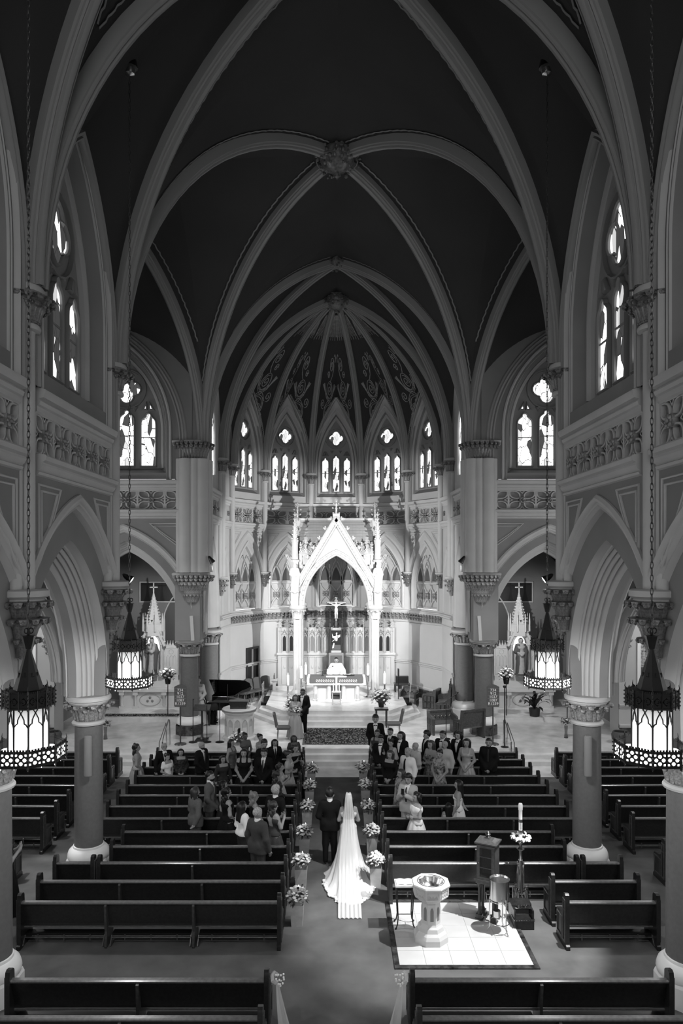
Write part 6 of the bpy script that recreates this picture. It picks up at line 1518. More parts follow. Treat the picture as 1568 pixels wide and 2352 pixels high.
# hymn boards
TXT = {}
for s, sd in ((-1, 'left'), (1, 'right')):
    t = thing('hymn_board', 'grey hymn board listing 734, 912, 1037, 1087, R1259 on the %s' % sd, 'hymn board', (s*5.62, 25.35, PLAT)); t.scale = (1, 1, .9)
    mb = MB(); mb.tube([(0,.03,0),(0,.03,1.5)], .025, 8); mb.lathe([(.22,0),(.2,.03),(.03,.05)], 12, (0,.03)); mb.build('post', 'wood_mid', t)
    mb = MB(); mb.prism([(-.20,1.50),(.20,1.50),(.22,1.55),(.22,2.30),(.12,2.36),(0,2.40),(-.12,2.36),(-.22,2.30),(-.22,1.55)], LF, 0, .05); bd = mb.build('board', 'grey', t, 20)
    for k in range(6): MB().box(-.19,.19,-.012,0,1.56+k*.135,1.57+k*.135).build('ledge', 'grey_mid', bd)
    for k, tx in enumerate(('734', '912', '1037', '1087', 'R1259')):
        if tx not in TXT:
            fc = bpy.data.curves.new('number', 'FONT'); fc.body = tx; fc.align_x = 'CENTER'; fc.size = .145; fc.extrude = .003
            to = ob('text_source', fc); me = bpy.data.meshes.new_from_object(to.evaluated_get(bpy.context.evaluated_depsgraph_get())); bpy.data.objects.remove(to)
            me.materials.clear(); me.materials.append(M['print_white']); TXT[tx] = me
        ob('number', TXT[tx], bd, (0, -.012, 2.125-k*.135), (PI/2, 0, 0))
# ambo
t = thing('ambo', 'round white marble pulpit with carved niches and flowers at its foot', 'pulpit', (-3.62, 26.25, PLAT))
mb = MB(); mb.lathe([(.62,0),(.62,.08),(.54,.12),(.53,.92),(.57,.96),(.60,1.0),(.64,1.02),(.64,1.12),(.60,1.14),(.46,1.14)], 12, a0=PI/12); mb.build('drum', 'marble_white', t, 25)
for k in range(12):
    a = k*PI/6+PI/6; fn = lambda x, z, d, a=a: ((.515+d)*math.cos(a)-x*math.sin(a), (.515+d)*math.sin(a)+x*math.cos(a), z)
    mb = MB(); ringpoly(mb, fn, lancet(.10, .17, .22, .62, 6), [(-.015,0),(0,.02),(.015,0)], False); mb.prism(lancet(.09,.15,.23,.62,5), fn, -.003, .002); mb.build('carved_niche', 'pot', t, 30)
mb = MB(); mb.lathe([(.646,1.04),(.648,1.10)], 12, a0=PI/12, cap=False); mb.build('inlay_band', 'grey_mid', t, 20)
MB().box(-.4,.4,-.28,.3,1.10,1.145).build('floor_slab', 'marble_white', t)
mb = MB(); mb.prism([(-.30,1.14),(-.30,1.24),(-.36,1.42),(.36,1.42),(.30,1.24),(.30,1.14)], LF, -.30, .12); mb.build('reading_desk', 'wood', t, 20)
flower_ball(t, (.05, -.86, .22), .27, 26, 61, big=.06, flat=.8, dark=.45)
# grand piano
t = thing('grand_piano', 'black grand piano with raised lid beside the left crossing pier', 'piano', (-4.80, 28.75, PLAT), math.radians(-6)); t.scale = (.84, .84, .95)
OUT = [(-.35,-.72),(-.35,.72),(.25,.72),(.60,.66),(.95,.42),(1.25,.30),(1.50,.14),(1.62,-.18),(1.58,-.48),(1.40,-.68),(1.1,-.72)]
fp = lambda x, y, z: (x, y, z)
MB().prism(OUT, fp, .66, .98).build('case', 'black_gloss', t, 30); MB().prism([(x*.96+.02, y*.94) for x, y in OUT], fp, .985, .99).build('soundboard', 'wood_mid', t, 30)
mb = MB(); mb.prism([(x, y) for x, y in OUT if True], fp, 0, .025); lid = mb.build('lid', 'black_gloss', t, 30); lid.matrix_basis = Matrix.Translation((0,.72,1.0)) @ Matrix.Rotation(math.radians(-38), 4, 'X') @ Matrix.Translation((0,-.72,0))
mb = MB(); mb.tube([(.6,-.6,1.0),(.55,-.42,1.72)], .012, 6); mb.build('lid_prop', 'black', t)
MB().box(-.62,-.35,-.70,.70,.66,.74).build('key_bed', 'black_gloss', t); kb = MB().box(-.60,-.44,-.62,.62,.74,.76).build('white_keys', 'white', t)
mb = MB(); [mb.box(-.53,-.44,-.6+k*.0345*1.0,-.585+k*.0345,.76,.772) for k in range(36) if k % 7 not in (2, 6)]; mb.build('black_keys', 'black', kb)
MB().box(-.2,-.17,-.45,.45,.99,1.25).build('music_desk', 'black_gloss', t)
for x, y in ((-.3,-.6),(-.3,.6),(1.25,-.1)): mb = MB(); mb.lathe([(.05,0),(.04,.1),(.07,.5),(.09,.66)], 10, (x, y)); mb.build('leg', 'black', t)
mb = MB(); mb.box(-.15,-.05,-.15,.15,.08,.12); mb.tube([(-.1,-.1,.1),(-.1,-.1,.66)], .015, 6); mb.tube([(-.1,.1,.1),(-.1,.1,.66)], .015, 6); mb.build('pedal_lyre', 'black', t)
t = thing('piano_bench', 'black piano bench under the seated pianist', 'bench', (-5.5, 28.55, PLAT), math.radians(-6)); t.scale = (.9, .8, 1); MB().box(-.18,.18,-.4,.4,.42,.5).build('seat', 'black', t)
for sx in (-1, 1):
    for sy in (-1, 1): MB().box(sx*.15-.02,sx*.15+.02,sy*.35-.02,sy*.35+.02,0,.42).build('leg', 'black', t)
# stands in front of the pier
def mic_stand(label, x, y, h, z=PLAT, boom=None, m='black'):
    t = thing('microphone_stand', label, 'stand', (x, y, z)); mb = MB(); mb.lathe([(.16,0),(.16,.02),(.05,.04)], 16); mb.build('base', m, t); mb = MB(); mb.tube([(0,0,.03),(0,0,h)], .014, 8); mb.build('pole', m, t)
    if boom: mb = MB(); mb.tube([(-boom[0]*.3,0,h-.05),(boom[0],boom[1],h+boom[2])], .012, 6); mb.blob((boom[0],boom[1],h+boom[2]),.03,6,4); mb.build('boom', m, t)
mic_stand('black round-based microphone stand just left of the pulpit', -4.25, 25.65, 1.42)
mic_stand('black microphone stand left of the music stand by the pier', -5.22, 25.65, 1.55, PLAT, (.0,.05,.0))
mic_stand('black microphone stand right of the music stand by the pier', -4.72, 25.65, 1.35)
t = thing('music_stand', 'dark wooden music lectern between two microphone stands', 'music stand', (-4.95, 25.95, PLAT)); mb = MB(); mb.box(-.22,.22,-.22,.22,0,.05); mb.lathe([(.12,.05),(.05,.12),(.035,.3),(.035,1.1)], 8); mb.build('pedestal', 'wood', t); mb = MB(); mb.prism([(-.22,1.12),(-.22,1.15),(.2,1.28),(.2,1.25)], lambda y, z, x: (x, y, z), -.30, .30); mb.build('desk', 'wood_mid', t, 20)
mic_stand('slim microphone stand on a tripod between two wooden settles, right', 4.05, 26.1, 1.35, PLAT, (.45,.1,.35))
t = thing('light_pole', 'thin tall black pole in front of the right side altar flowers', 'pole', (5.95, 25.0, PLAT)); mb = MB(); mb.tube([(0,0,0),(0,0,2.1)], .02, 8); mb.lathe([(.14,0),(.14,.02),(.03,.03)], 12); mb.build('pole', 'black', t); MB().lathe([(.05,2.1),(.07,2.16),(.05,2.18)], 10).build('clamp', 'black', t)
# chairs
def side_chair(label, x, y, rz, z=PLAT, m='grey'):
    t = thing('side_chair', label, 'chair', (x, y, z), math.radians(rz), 'sanctuary chairs')
    mb = MB(); mb.prism([(-.24,.42),(-.24,.50),(.22,.50),(.25,.46),(.22,.42)], lambda y_, z_, x_: (x_, y_, z_), -.24, .24); mb.build('seat', m, t, 30)
    mb = MB(); rows = [[(x_, -.22-.10*q-.03*math.cos(x_*6), .5+.52*q-.05*(abs(x_)/.22)**3*(q == 1)) for x_ in (-.22,-.11,0,.11,.22)] for q in (0,.33,.66,1)]; mb.grid(rows); rows2 = [[(x_, y_-.06, z_) for x_, y_, z_ in r] for r in rows]; mb.grid(rows2); mb.grid([rows[-1], rows2[-1]]); [mb.grid([[r[j] for r in rows], [r[j] for r in rows2]]) for j in (0,4)]; mb.build('backrest', m, t, 60)
    for sx in (-1, 1):
        for sy in (-1, 1): mb = MB(); mb.tube([(sx*.21,sy*.2,.42),(sx*.23,sy*.23,0)], .016, 6); mb.build('leg', 'steel', t)
    return t
side_chair('grey upholstered chair facing right beside the bridesmaid', -1.95, 26.0, -90)
side_chair('grey upholstered chair facing left beside the right flower table', 2.15, 26.6, 90, m='suit_mid')
for k in range(4): side_chair('dark chair in the row along the left sanctuary wall, %s from the altar' % ORD[3-k], -4.25+.33*k, 32.7+.40*k, 235-8*k)
t = thing('credence_table', 'small white draped table by the left sanctuary wall', 'table', (-2.95, 33.6, PLAT)); mb = MB(); mb.lathe([(.16,0),(.12,.1),(.10,.8),(.2,.88),(.24,.9),(.24,.96)], 4, a0=PI/4); mb.build('cloth', 'cloth_white', t, 20); MB().lathe([(.04,.96),(.045,1.1),(.02,1.18),(.02,1.24)], 10).build('cruet', 'pane', t)
t = thing('credence_table', 'dark wooden side table by the right sanctuary wall', 'table', (3.1, 33.2, PLAT)); MB().box(-.38,.38,-.25,.25,.78,.83).build('top', 'wood_mid', t)
for sx in (-1, 1):
    for sy in (-1, 1): MB().box(sx*.33-.03,sx*.33+.03,sy*.2-.03,sy*.2+.03,0,.78).build('leg', 'wood', t)
MB().box(-.34,.34,-.22,.22,.2,.24).build('shelf', 'wood', t); MB().box(-.3,.3,.0,.2,.83,1.15).build('tray_case', 'wood', t)
t = thing('lectern_stand', 'thin black stand with a flat foot right of the altar', 'stand', (2.75, 31.3, .75)); MB().box(-.25,.25,-.12,.12,0,.03).build('foot', 'black', t); mb = MB(); mb.tube([(0,0,0),(0,0,1.3)], .02, 8); mb.build('pole', 'black', t); MB().box(-.03,.03,-.15,.15,1.2,1.5).build('plate', 'black', t)
def settle(label, x, y, rz, L, hi=1.15, cross=0, m='wood_mid'):
    t = thing('settle', label, 'bench', (x, y, PLAT), math.radians(rz), 'carved sanctuary settles')
    MB().box(-L/2,L/2,-.22,.28,.40,.46).build('seat', 'wood_sheen', t); mb = MB(); mb.prism([(-.24,.46),(-.30,hi),(-.25,hi),(-.18,.46)], lambda y_, z_, x_: (x_, y_, z_), -L/2, L/2); bk = mb.build('backrest', m, t, 20)
    n = max(3, round(L/.16))
    for k in range(n): mb = MB(); fn = lambda x_, z_, d: (x_-L/2+L*(k+.5)/n, -.20+d-.10*(z_-.5), z_); ringpoly(mb, fn, lancet(L/n*.36, .12, .56, hi-.28, 5), [(-.012,0),(0,.02),(.012,0)], False); mb.build('carved_panel', 'wood', bk, 30)
    MB().box(-L/2-.02,L/2+.02,-.32,-.22,hi-.03,hi+.04).build('crest_rail', m, bk)
    for sx in (-1, 1):
        mb = MB(); mb.prism([(-.30,0),(-.34,hi+.05),(-.22,hi+.05),(-.16,.74),(.26,.68),(.32,.62),(.30,0)], lambda y_, z_, x_: (x_, y_, z_), sx*L/2-.035, sx*L/2+.035); e = mb.build('end_panel', m, t, 20)
        for q in range(3):
            for r in range(2): mb = MB(); ringpoly(mb, lambda y_, z_, d: (sx*(L/2+.035+d), y_, z_), [(-.24+q*.17,.08+r*.28),(-.10+q*.17,.08+r*.28),(-.10+q*.17,.32+r*.28),(-.24+q*.17,.32+r*.28)], [(-.012,0),(0,.012),(.012,0)]); mb.build('end_moulding', 'wood', e, 30)
    for k in range(cross):
        xx = -L/2+L*k/max(1, cross-1); mb = MB(); mb.tube([(xx,-.28,hi),(xx,-.28,hi+.34)], .025, 6); mb.box(xx-.07,xx+.07,-.295,-.265,hi+.22,hi+.27); mb.blob((xx,-.28,hi+.06),.05,6,4); mb.build('cross_finial', m, t)
    return t
settle('long carved wooden settle topped with four small crosses', 4.62, 30.3, 78, 1.9, 1.15, 4)
settle('carved wooden armchair in front of the right crossing pier', 4.95, 26.35, 22, .95, 1.05)
settle('carved wooden kneeler bench with grey drapery left of the armchair', 4.05, 27.0, 195, .95, .8)
settle('small carved wooden chair at the right sanctuary wall', 3.3, 32.0, 160, .7, .8)
settle('small dark chair with cushion beside the long settle', 4.25, 31.5, 60, .6, .85)
# spot fixtures on the piers
for s, sd in ((-1, 'left'), (1, 'right')):
    t = thing('spotlight', 'small black spotlight fixed to the %s crossing pier above its corbel' % sd, 'spotlight', (s*4.60, 26.25, 6.98)); mb = MB(); mb.lathe([(.02,.30),(.05,.26),(.11,.0),(.10,.0)], 12, cap=False); mb.xf(Matrix.Rotation(s*.6, 4, 'Y')); mb.build('housing', 'black', t); mb = MB(); mb.lathe([(.085,.03),(.0,.03)], 12, cap=False); mb.xf(Matrix.Rotation(s*.6, 4, 'Y')); mb.build('lens', 'bulb', t)
    t = thing('spotlight', 'small spotlight shining beside the corbel of the %s nave column' % sd, 'spotlight', (s*4.72, Y2+.25, 6.62)); mb = MB(); mb.lathe([(.02,.26),(.05,.22),(.10,.0),(.09,.0)], 12, cap=False); mb.xf(Matrix.Rotation(s*1.0, 4, 'Y')); mb.build('housing', 'black', t); mb = MB(); mb.lathe([(.085,.02),(.0,.02)], 12, cap=False); mb.xf(Matrix.Rotation(s*1.0, 4, 'Y')); mb.build('lens', 'bulb', t)
# ================================================================== side altars
def side_altar(s, sd):
    t = thing('side_altar', 'white marble side altar with niche and crocketed spire in the %s chapel' % sd, 'altar', (s*8.12, 30.75, .62))
    MB().box(-1.32,1.32,.0,.9,0,.72).build('altar_block', 'marble_white', t); MB().box(-1.40,1.40,-.12,.9,.72,.84).build('mensa', 'marble_white', t)
    for x in (-1.22,-.62,.62,1.22): mb = MB(); mb.box(x-.11,x+.11,-.08,.0,0,.10); mb.lathe([(.06,.10),(.055,.52),(.09,.58)], 10, (x, -.04)); mb.box(x-.11,x+.11,-.10,.0,.58,.72); mb.build('altar_pillar', 'marble_white', t)
    mb = MB(); fn = lambda x, z, d: (x, d, z); ringpoly(mb, fn, [(.45*math.cos(a)*1.0, .36+.26*math.sin(a)) for a in (2*PI*k/20 for k in range(20))], [(-.02,0),(0,-.03),(.02,0)]); mb.build('frontal_medallion', 'pot', t, 40)
    mb = MB(); [mb.blob((.12*math.cos(a), -.01, .36+.1*math.sin(a)), (.06,.02,.06), 6, 4) for a in (PI/2, PI/2+2.1, PI/2-2.1)]; mb.build('carved_trefoil', 'grey_mid', t)
    MB().box(-1.25,1.25,.42,.9,.84,1.10).build('gradine', 'marble_white', t); MB().box(-1.1,1.1,.55,.9,1.10,1.32).build('gradine', 'marble_white', t)
    for sg in (-1, 1):
        x = sg*.78; MB().box(x-.36,x+.36,.62,.9,1.32,2.66).build('side_panel', 'marble_white', t); mb = MB(); fx = lambda xx, z, d, x=x: (x+xx, .62+d, z)
        for q in (-1, 0, 1): ringpoly(mb, fx, [(a+q*.15, b) for a, b in lancet(.065, .12, 1.75, 2.1, 5)], [(-.012,0),(0,-.02),(.012,0)], False)
        ringpoly(mb, fx, circ(.10, 12, 0, 2.38), [(-.012,0),(0,-.02),(.012,0)]); ringpoly(mb, fx, [(-.28,1.4),(.28,1.4),(.28,2.55),(-.28,2.55)], [(-.015,0),(0,-.025),(.015,0)]); mb.build('panel_tracery', 'marble_white', t, 40)
        mb = MB()
        for k in range(6): xx = x-.30+.12*k; mb.prism([(-.05,2.66),(0,2.82),(.05,2.66)], lambda a, b, d, xx=xx: (xx+a, .66+d, b), 0, .08); mb.blob((xx,.70,2.84),.025,5,3)
        mb.build('cresting', 'marble_white', t, 30)
        mb = MB(); mb.box(sg*1.2-.09,sg*1.2+.09,.62,.82,1.32,2.7); pinnacle(mb, sg*1.2, .72, 2.7, 3.75, .10, 5); mb.build('end_pinnacle', 'marble_white', t, 40)
    mb = MB(); mb.box(-.46,.46,.80,.9,1.32,3.3); mb.box(-.46,-.30,.50,.9,1.32,2.75); mb.box(.30,.46,.50,.9,1.32,2.75); mb.build('niche_case', 'marble_white', t)
    mb = MB(); mb.prism(lancet(.30, .42, 2.4, 2.75, 7, .25), LF, .78, .80); mb.build('niche_back', 'glowplate', t, 0)  # glow put into the niche back for light behind the statue
    for sg in (-1, 1): mb = MB(); mb.lathe([(.05,1.6),(.045,2.6),(.07,2.70)], 10, (sg*.38,.44)); mb.box(sg*.38-.08,sg*.38+.08,.36,.52,1.32,1.6); mb.build('niche_column', 'marble_white', t)
    mb = MB(); pts = [(x, 2.72+z) for x, z in arch_pts(.30, .45, 8)]; gz = lambda x: 3.78-abs(x)/.52*1.08
    for d in (.36, .46):
        for (xa, za), (xb, zb) in zip(pts[:-1], pts[1:]): mb.add([(xa,d,za),(xb,d,zb),(xb,d,max(zb, gz(xb))),(xa,d,max(za, gz(xa)))], [(0,1,2,3)])
        for sg in (-1, 1): mb.add([(sg*.30,d,2.70),(sg*.52,d,2.70),(sg*.30,d,gz(.30))], [(0,1,2)])
    for sg in (-1, 1): ringpoly(mb, LF, ([(-.56,2.66),(0,3.82)] if sg < 0 else [(0,3.82),(.56,2.66)]), [(.05,.48),(.05,.30),(-.05,.30),(-.06,.36)], False)
    ringpoly(mb, LF, circ(.10, 12, 0, 3.40), [(-.02,.36),(0,.33),(.02,.36)])
    for sg in (-1, 1):
        for k in range(5): tt = (k+.5)/5; crocket(mb, (sg*(.60*(1-tt)), .36, 2.74+1.1*tt), .05)
    mb.build('gable', 'marble_white', t, 35)
    mb = MB(); mb.lathe([(.44,3.1),(.42,3.6),(.34,3.66),(.30,3.8),(.03,5.0),(.02,5.02)], 8, (0,.62), PI/8)
    for k in range(9):
        tt = k/9; z = 3.75+1.15*tt; q = .31*(1-tt)+.03
        for a in range(8): b = a*PI/4+PI/8; mb.blob((q*math.cos(b), .62+q*math.sin(b), z), .045-.015*tt, 5, 3)
    for a in range(8): b = a*PI/4+PI/8; mb.lathe([(.045,3.3),(.04,3.75),(.01,4.1)], 5, (.46*math.cos(b), .62+.46*math.sin(b)))
    mb.build('spire', 'marble_white', t, 40)
    mb = MB(); mb.box(-.025,.025,.60,.64,5.0,5.42); mb.box(-.15,.15,.60,.64,5.22,5.27); [mb.blob(p, .035, 5, 3) for p in ((-.15,.62,5.245),(.15,.62,5.245),(0,.62,5.43))]; mb.build('spire_cross', 'marble_white', t)
    return t
for s, sd in ((-1, 'left'), (1, 'right')):
    side_altar(s, sd); lamp('niche_light', 'POINT', (s*8.12, 31.35, 3.75), 6, None, .05)
statue('painted statue of a crowned woman holding a child on the left side altar', -8.12, 31.05, 2.02, 1.62, ('pot','grey','hair_brown'), 'flow', 180, True, True)
statue('painted statue of a bearded man in a dark cloak on the right side altar', 8.12, 31.05, 2.02, 1.62, ('pot','grey','hair_brown'), 'clasp')
t = thing('potted_plant', 'leafy dark potted plant before the right side altar', 'plant', (8.2, 29.2, .62)); mb = MB(); mb.lathe([(.20,0),(.24,.32),(.21,.32)], 12); mb.build('pot', 'pot_dark', t); rr = random.Random(8); _l = MB(); _l.grid([[(x*w_, y, z) for x in (-1,0,1)] for y, z, w_ in ((0,0,.01),(.15,.25,.03),(.3,.42,.06),(.5,.48,.05),(.66,.40,.005))]); LM = _l.mesh('leaf_blade', 'leaf_dark', 60)
for k in range(26): ob('leaf_blade', LM, t, (0,0,.3), (rr.uniform(-.5,.5), 0, k*2.4), (1.1, rr.uniform(.7,1.15), rr.uniform(.6,1.3)))
t = thing('candle_stand', 'thin iron floor candle stand with lit candle, right chapel', 'candle stand', (9.35, 28.6, PLAT)); mb = MB(); mb.tube([(0,0,.1),(0,0,1.35)], .02, 6); [mb.tube([(0,0,.18),(.28*c,.28*s_,.18),(.28*c,.28*s_,0)], .014, 5) for c, s_ in ((1,0),(-.5,.87),(-.5,-.87))]; mb.build('stand', 'iron', t); mb = MB(); mb.lathe([(.06,1.35),(.055,1.6)], 10); mb.build('candle', 'candle', t); MB().blob((0,0,1.66),(.05,.05,.07),6,4).build('flame', 'flame', t)
t = thing('flower_vase', 'glass vase with dark flowers near the right nave column', 'vase', (8.55, 26.3, PLAT)); mb = MB(); mb.lathe([(.08,0),(.05,.2),(.07,.45)], 10); mb.build('vase', 'pane', t); flower_ball(t, (0,0,.6), .16, 12, 71, big=.05, dark=.9)
t = thing('flower_vase', 'glass vase with dark flowers near the left nave column', 'vase', (-8.55, 26.1, PLAT)); mb = MB(); mb.lathe([(.08,0),(.05,.2),(.07,.45)], 10); mb.build('vase', 'pane', t); flower_ball(t, (0,0,.6), .16, 12, 72, big=.05, dark=.9)
for s, sd in ((-1, 'left'), (1, 'right')):
    t = thing('planter_bowl', 'round grey bowl on the marble floor by the %s transept wall' % sd, 'bowl', (s*10.3, 25.6, PLAT)); mb = MB(); mb.lathe([(.18,0),(.30,.12),(.32,.30),(.26,.42),(.24,.40),(.28,.28)], 18); mb.build('bowl', 'grey', t); MB().lathe([(.23,.36),(.01,.36)], 14, cap=False).build('soil', 'black', t)
t = thing('framed_picture', 'white framed picture on the right transept wall behind the near lantern', 'picture', (11.75, TY-.04, 2.3)); mb = MB(); ringpoly(mb, LF, [(-.48,0),(.48,0),(.48,1.7),(-.48,1.7)], [(-.06,.03),(-.06,-.03),(.06,-.03),(.06,.03)]); mb.build('frame', 'white', t, 20); MB().box(-.45,.45,0,.02,.86,1.66).build('upper_image', 'stripe', t); MB().box(-.45,.45,0,.02,.04,.78).build('lower_image', 'grey', t)
t = thing('framed_picture', 'white framed picture on the left transept wall behind the near lantern', 'picture', (-11.75, TY-.04, 2.3)); mb = MB(); ringpoly(mb, LF, [(-.48,0),(.48,0),(.48,1.7),(-.48,1.7)], [(-.06,.03),(-.06,-.03),(.06,-.03),(.06,.03)]); mb.build('frame', 'white', t, 20); MB().box(-.45,.45,0,.02,.86,1.66).build('upper_image', 'stripe', t); MB().box(-.45,.45,0,.02,.04,.78).build('lower_image', 'grey', t)
# ================================================================== people
def wx(px, Y): return CAMX+(px-CX)*Y/F
def look(x, y, tx=0.0, ty=16.4): return math.degrees(math.atan2(-(tx-x), ty-y))
def hold_phone(x, y, z, face, label):
    t = thing('phone', label, 'phone', (x, y, z), math.radians(face)); mb = MB(); mb.box(-.037,.037,-.006,.006,-.07,.075); mb.build('case', 'black', t); mb = MB(); mb.box(-.033,.033,-.0075,-.006,-.062,.068); mb.build('screen', 'grey_mid', t)
def guest(px, py, Y, label, face=None, z0=0.0, phone=None, dx=0, snap=True, **kw):
    if snap and z0 == 0 and Y < 22.95 and Y > 14.5: Y = pew_y(math.floor((Y-PY)/PITCH))+.62+R_.uniform(-.03, .03)
    x = wx(px, Y)+dx; h = H-z0-(py-CY)*Y/F
    if kw.get('sit'): h = (h+.47)/1.0; h = max(1.1, min(1.8, h))
    if face is None: face = look(x, Y)+R_.uniform(-12, 12)
    t = person(label, x, Y, face, h, z0=z0, **kw)
    if phone:
        a = math.radians(face); w_ = POSES[kw['pose']][0]; k = h/1.78; lx, ly, lz = (w_[1][0]*(.0 if kw['pose'] == 'phone' else 1))*k, (w_[1][1]+.07)*k, (w_[1][2]+.11)*k
        hold_phone(x+lx*math.cos(a)-ly*math.sin(a), Y+lx*math.sin(a)+ly*math.cos(a), z0+lz, face, phone)
    return t
W_ = dict(male=False)
GL, GR = 'guests in the left pews', 'guests in the right pews'
L = lambda *a, **k: guest(*a, group=GL, **k)
Rr = lambda *a, **k: guest(*a, group=GR, **k)
L(314, 1707, 20.75, 'woman with curly dark hair in a pale satin strapless dress at the left pew end', male=False, outfit='dress', mat_='satin', hair='curly', hc='hair_brown', neck=1.31, pose='low', fat=1.15, face=-75)
L(377, 1704, 21.0, 'balding older man with white beard in a dark suit behind the flower girl', outfit='suit', hair='bald', beard='hair_grey', face=-150)
L(375, 1730, 20.8, 'little girl in a puffy white dress wearing a dark flower crown', male=False, outfit='dress', mat_='cloth_white', hair='bun', extras=('short',), pose='clasp', face=-130, dx=.12, snap=False)
L(415, 1719, 20.8, 'woman with glasses in a dark lace-sleeved dress, left pews', male=False, outfit='dress', mat_='floral_dark', mat2='cloth_black', hair='bob', extras=('sleeves',), pose='low', face=-165, fat=1.1)
L(463, 1701, 20.85, 'bald bearded man in a black suit with a light tie, left pews', outfit='suit', hair='bald', beard='hair', pose='low', face=-120)
L(512, 1734, 20.05, 'masked woman in a dark dress with striped sleeves, left pews', male=False, outfit='dress', mat_='cloth_dark', hair='bob', extras=('sleeves',), pose='down', face=-150)
L(532, 1697, 21.6, 'tall woman with long black hair in a grey sleeveless dress, left pews', male=False, outfit='dress', mat_='suit_mid', hair='long', extras=('straps',), neck=1.36, pose='down', face=-115)
L(560, 1719, 20.1, 'masked woman with dark bob in a square-necked black dress, left pews', male=False, outfit='dress', mat_='cloth_black', hair='bob', extras=('straps',), neck=1.38, pose='low', face=180, fat=1.1)
L(563, 1682, 22.5, 'woman raising a phone high above her head near the pulpit', male=False, outfit='dress', mat_='suit_mid', hair='bun', skin='skin_dark', neck=1.33, pose='raise', face=-150, phone='dark phone held high by the woman near the pulpit')
L(598, 1685, 22.4, 'woman in a pale dress holding up a phone in the front left pew', male=False, outfit='dress', mat_='cloth_light', hair='bun', pose='phone1', face=-130, phone='dark phone held by the woman in the front left pew')
L(607, 1698, 20.9, 'smiling young man in a dark suit in the crowd of the left pews', outfit='suit', hair='thick', pose='down', face=-160)
L(606, 1718, 20.05, 'dark-haired boy in a black suit among the left pew guests', outfit='suit', hair='thick', pose='low', face=170, fat=.9)
L(631, 1697, 21.65, 'person with long dark hair and fringe in a black suit, left pews', male=False, outfit='suit', hair='long', pose='low', face=-165)
L(675, 1688, 22.55, 'woman in a dark top at the aisle end of the front left pew', male=False, outfit='dress', mat_='suit_grey', hair='long', hc='hair_brown', skin='skin_dark', extras=('short',), pose='down', face=-160)
L(679, 1709, 21.0, 'woman in a black short-sleeved dress looking at her phone by the aisle', male=False, outfit='dress', mat_='cloth_black', hair='curly', hc='hair_brown', extras=('short',), pose='phone', face=-155, phone='phone in the hands of the black-dressed woman by the aisle')
L(663, 1723, 20.1, 'woman with glasses in a light grey dress holding her hands together, left aisle seat', male=False, outfit='dress', mat_='satin', hair='bun', hc='hair_brown', extras=('short',), pose='flow', face=-100)
L(644, 1752, 19.1, 'woman lifting a phone close to the left aisle, seen side-on', male=False, outfit='dress', mat_='cloth_light', hair='curly', hc='hair_brown', pose='phone', face=-95, phone='pale phone lifted by the woman beside the left aisle')
L(636, 1769, 18.25, 'woman with long wavy hair in a dark lace top, left pews near the aisle', male=False, outfit='dress', mat_='floral_dark', hair='curly', hc='hair_brown', extras=('sleeves',), pose='clasp', face=-60)
L(633, 1803, 16.75, 'white-haired person in a black coat beside the left aisle, seen from behind', outfit='suit', hair='thick', hc='hair_grey', pose='clasp', face=-30)
L(449, 1806, 16.55, 'bearded man with long dark hair in a light grey jacket leaning on the pew', outfit='suit', mat_='suit_mid', hair='bob', hc='hair_brown', beard='hair_brown', pose='rail', face=-50, fat=1.1)
L(482, 1769, 17.6, 'bearded man in a mid-grey suit and white shirt standing in the left pews', outfit='suit', mat_='suit_mid', hair='short', beard='hair', pose='low', face=-95)
L(513, 1791, 17.5, 'woman with dark hair in a sleeveless light top behind the grey-suited man', male=False, outfit='dress', mat_='cloth_light', mat2='cloth_dark', hair='bob', pose='down', face=-70, extras=('straps',))
L(521, 1807, 16.85, 'woman with wavy dark hair in a sleeveless black dress, left pews', male=False, outfit='dress', mat_='cloth_black', hair='curly', extras=('straps',), neck=1.40, pose='low', face=-60, fat=1.15)
L(557, 1839, 15.95, 'woman with straight black hair in a white pleated blouse, left pews', male=False, outfit='shirt', mat_='cloth_white', hair='long', pose='clasp', face=-55)
L(584, 1817, 16.55, 'woman with curly blond hair in a black dress, left pews', male=False, outfit='dress', mat_='cloth_black', hair='curly', hc='hair_blond', pose='clasp', face=-70)
L(592, 1853, 15.05, 'grey-haired man in a dark suit seen from behind, nearest guest on the left', outfit='suit', mat_='suit_grey', hair='short', hc='hair_grey', pose='down', face=-35, fat=1.05)
L(628, 1838, 15.9, 'woman with wavy brown hair in a grey open-back dress holding a white phone', male=False, outfit='dress', mat_='suit_grey', hair='curly', hc='hair_brown', extras=('openback','straps'), neck=1.38, pose='phone', face=-55, fat=1.1, phone='white phone held by the woman in the open-back dress')
guest(12, 1900, 14.1, 'woman in a long black dress taking a photo, half hidden by the left near column', group=GL, male=False, outfit='dress', mat_='cloth_black', hair='bun', pose='phone', face=-60, dx=.0, phone='phone held out beside the left near column')
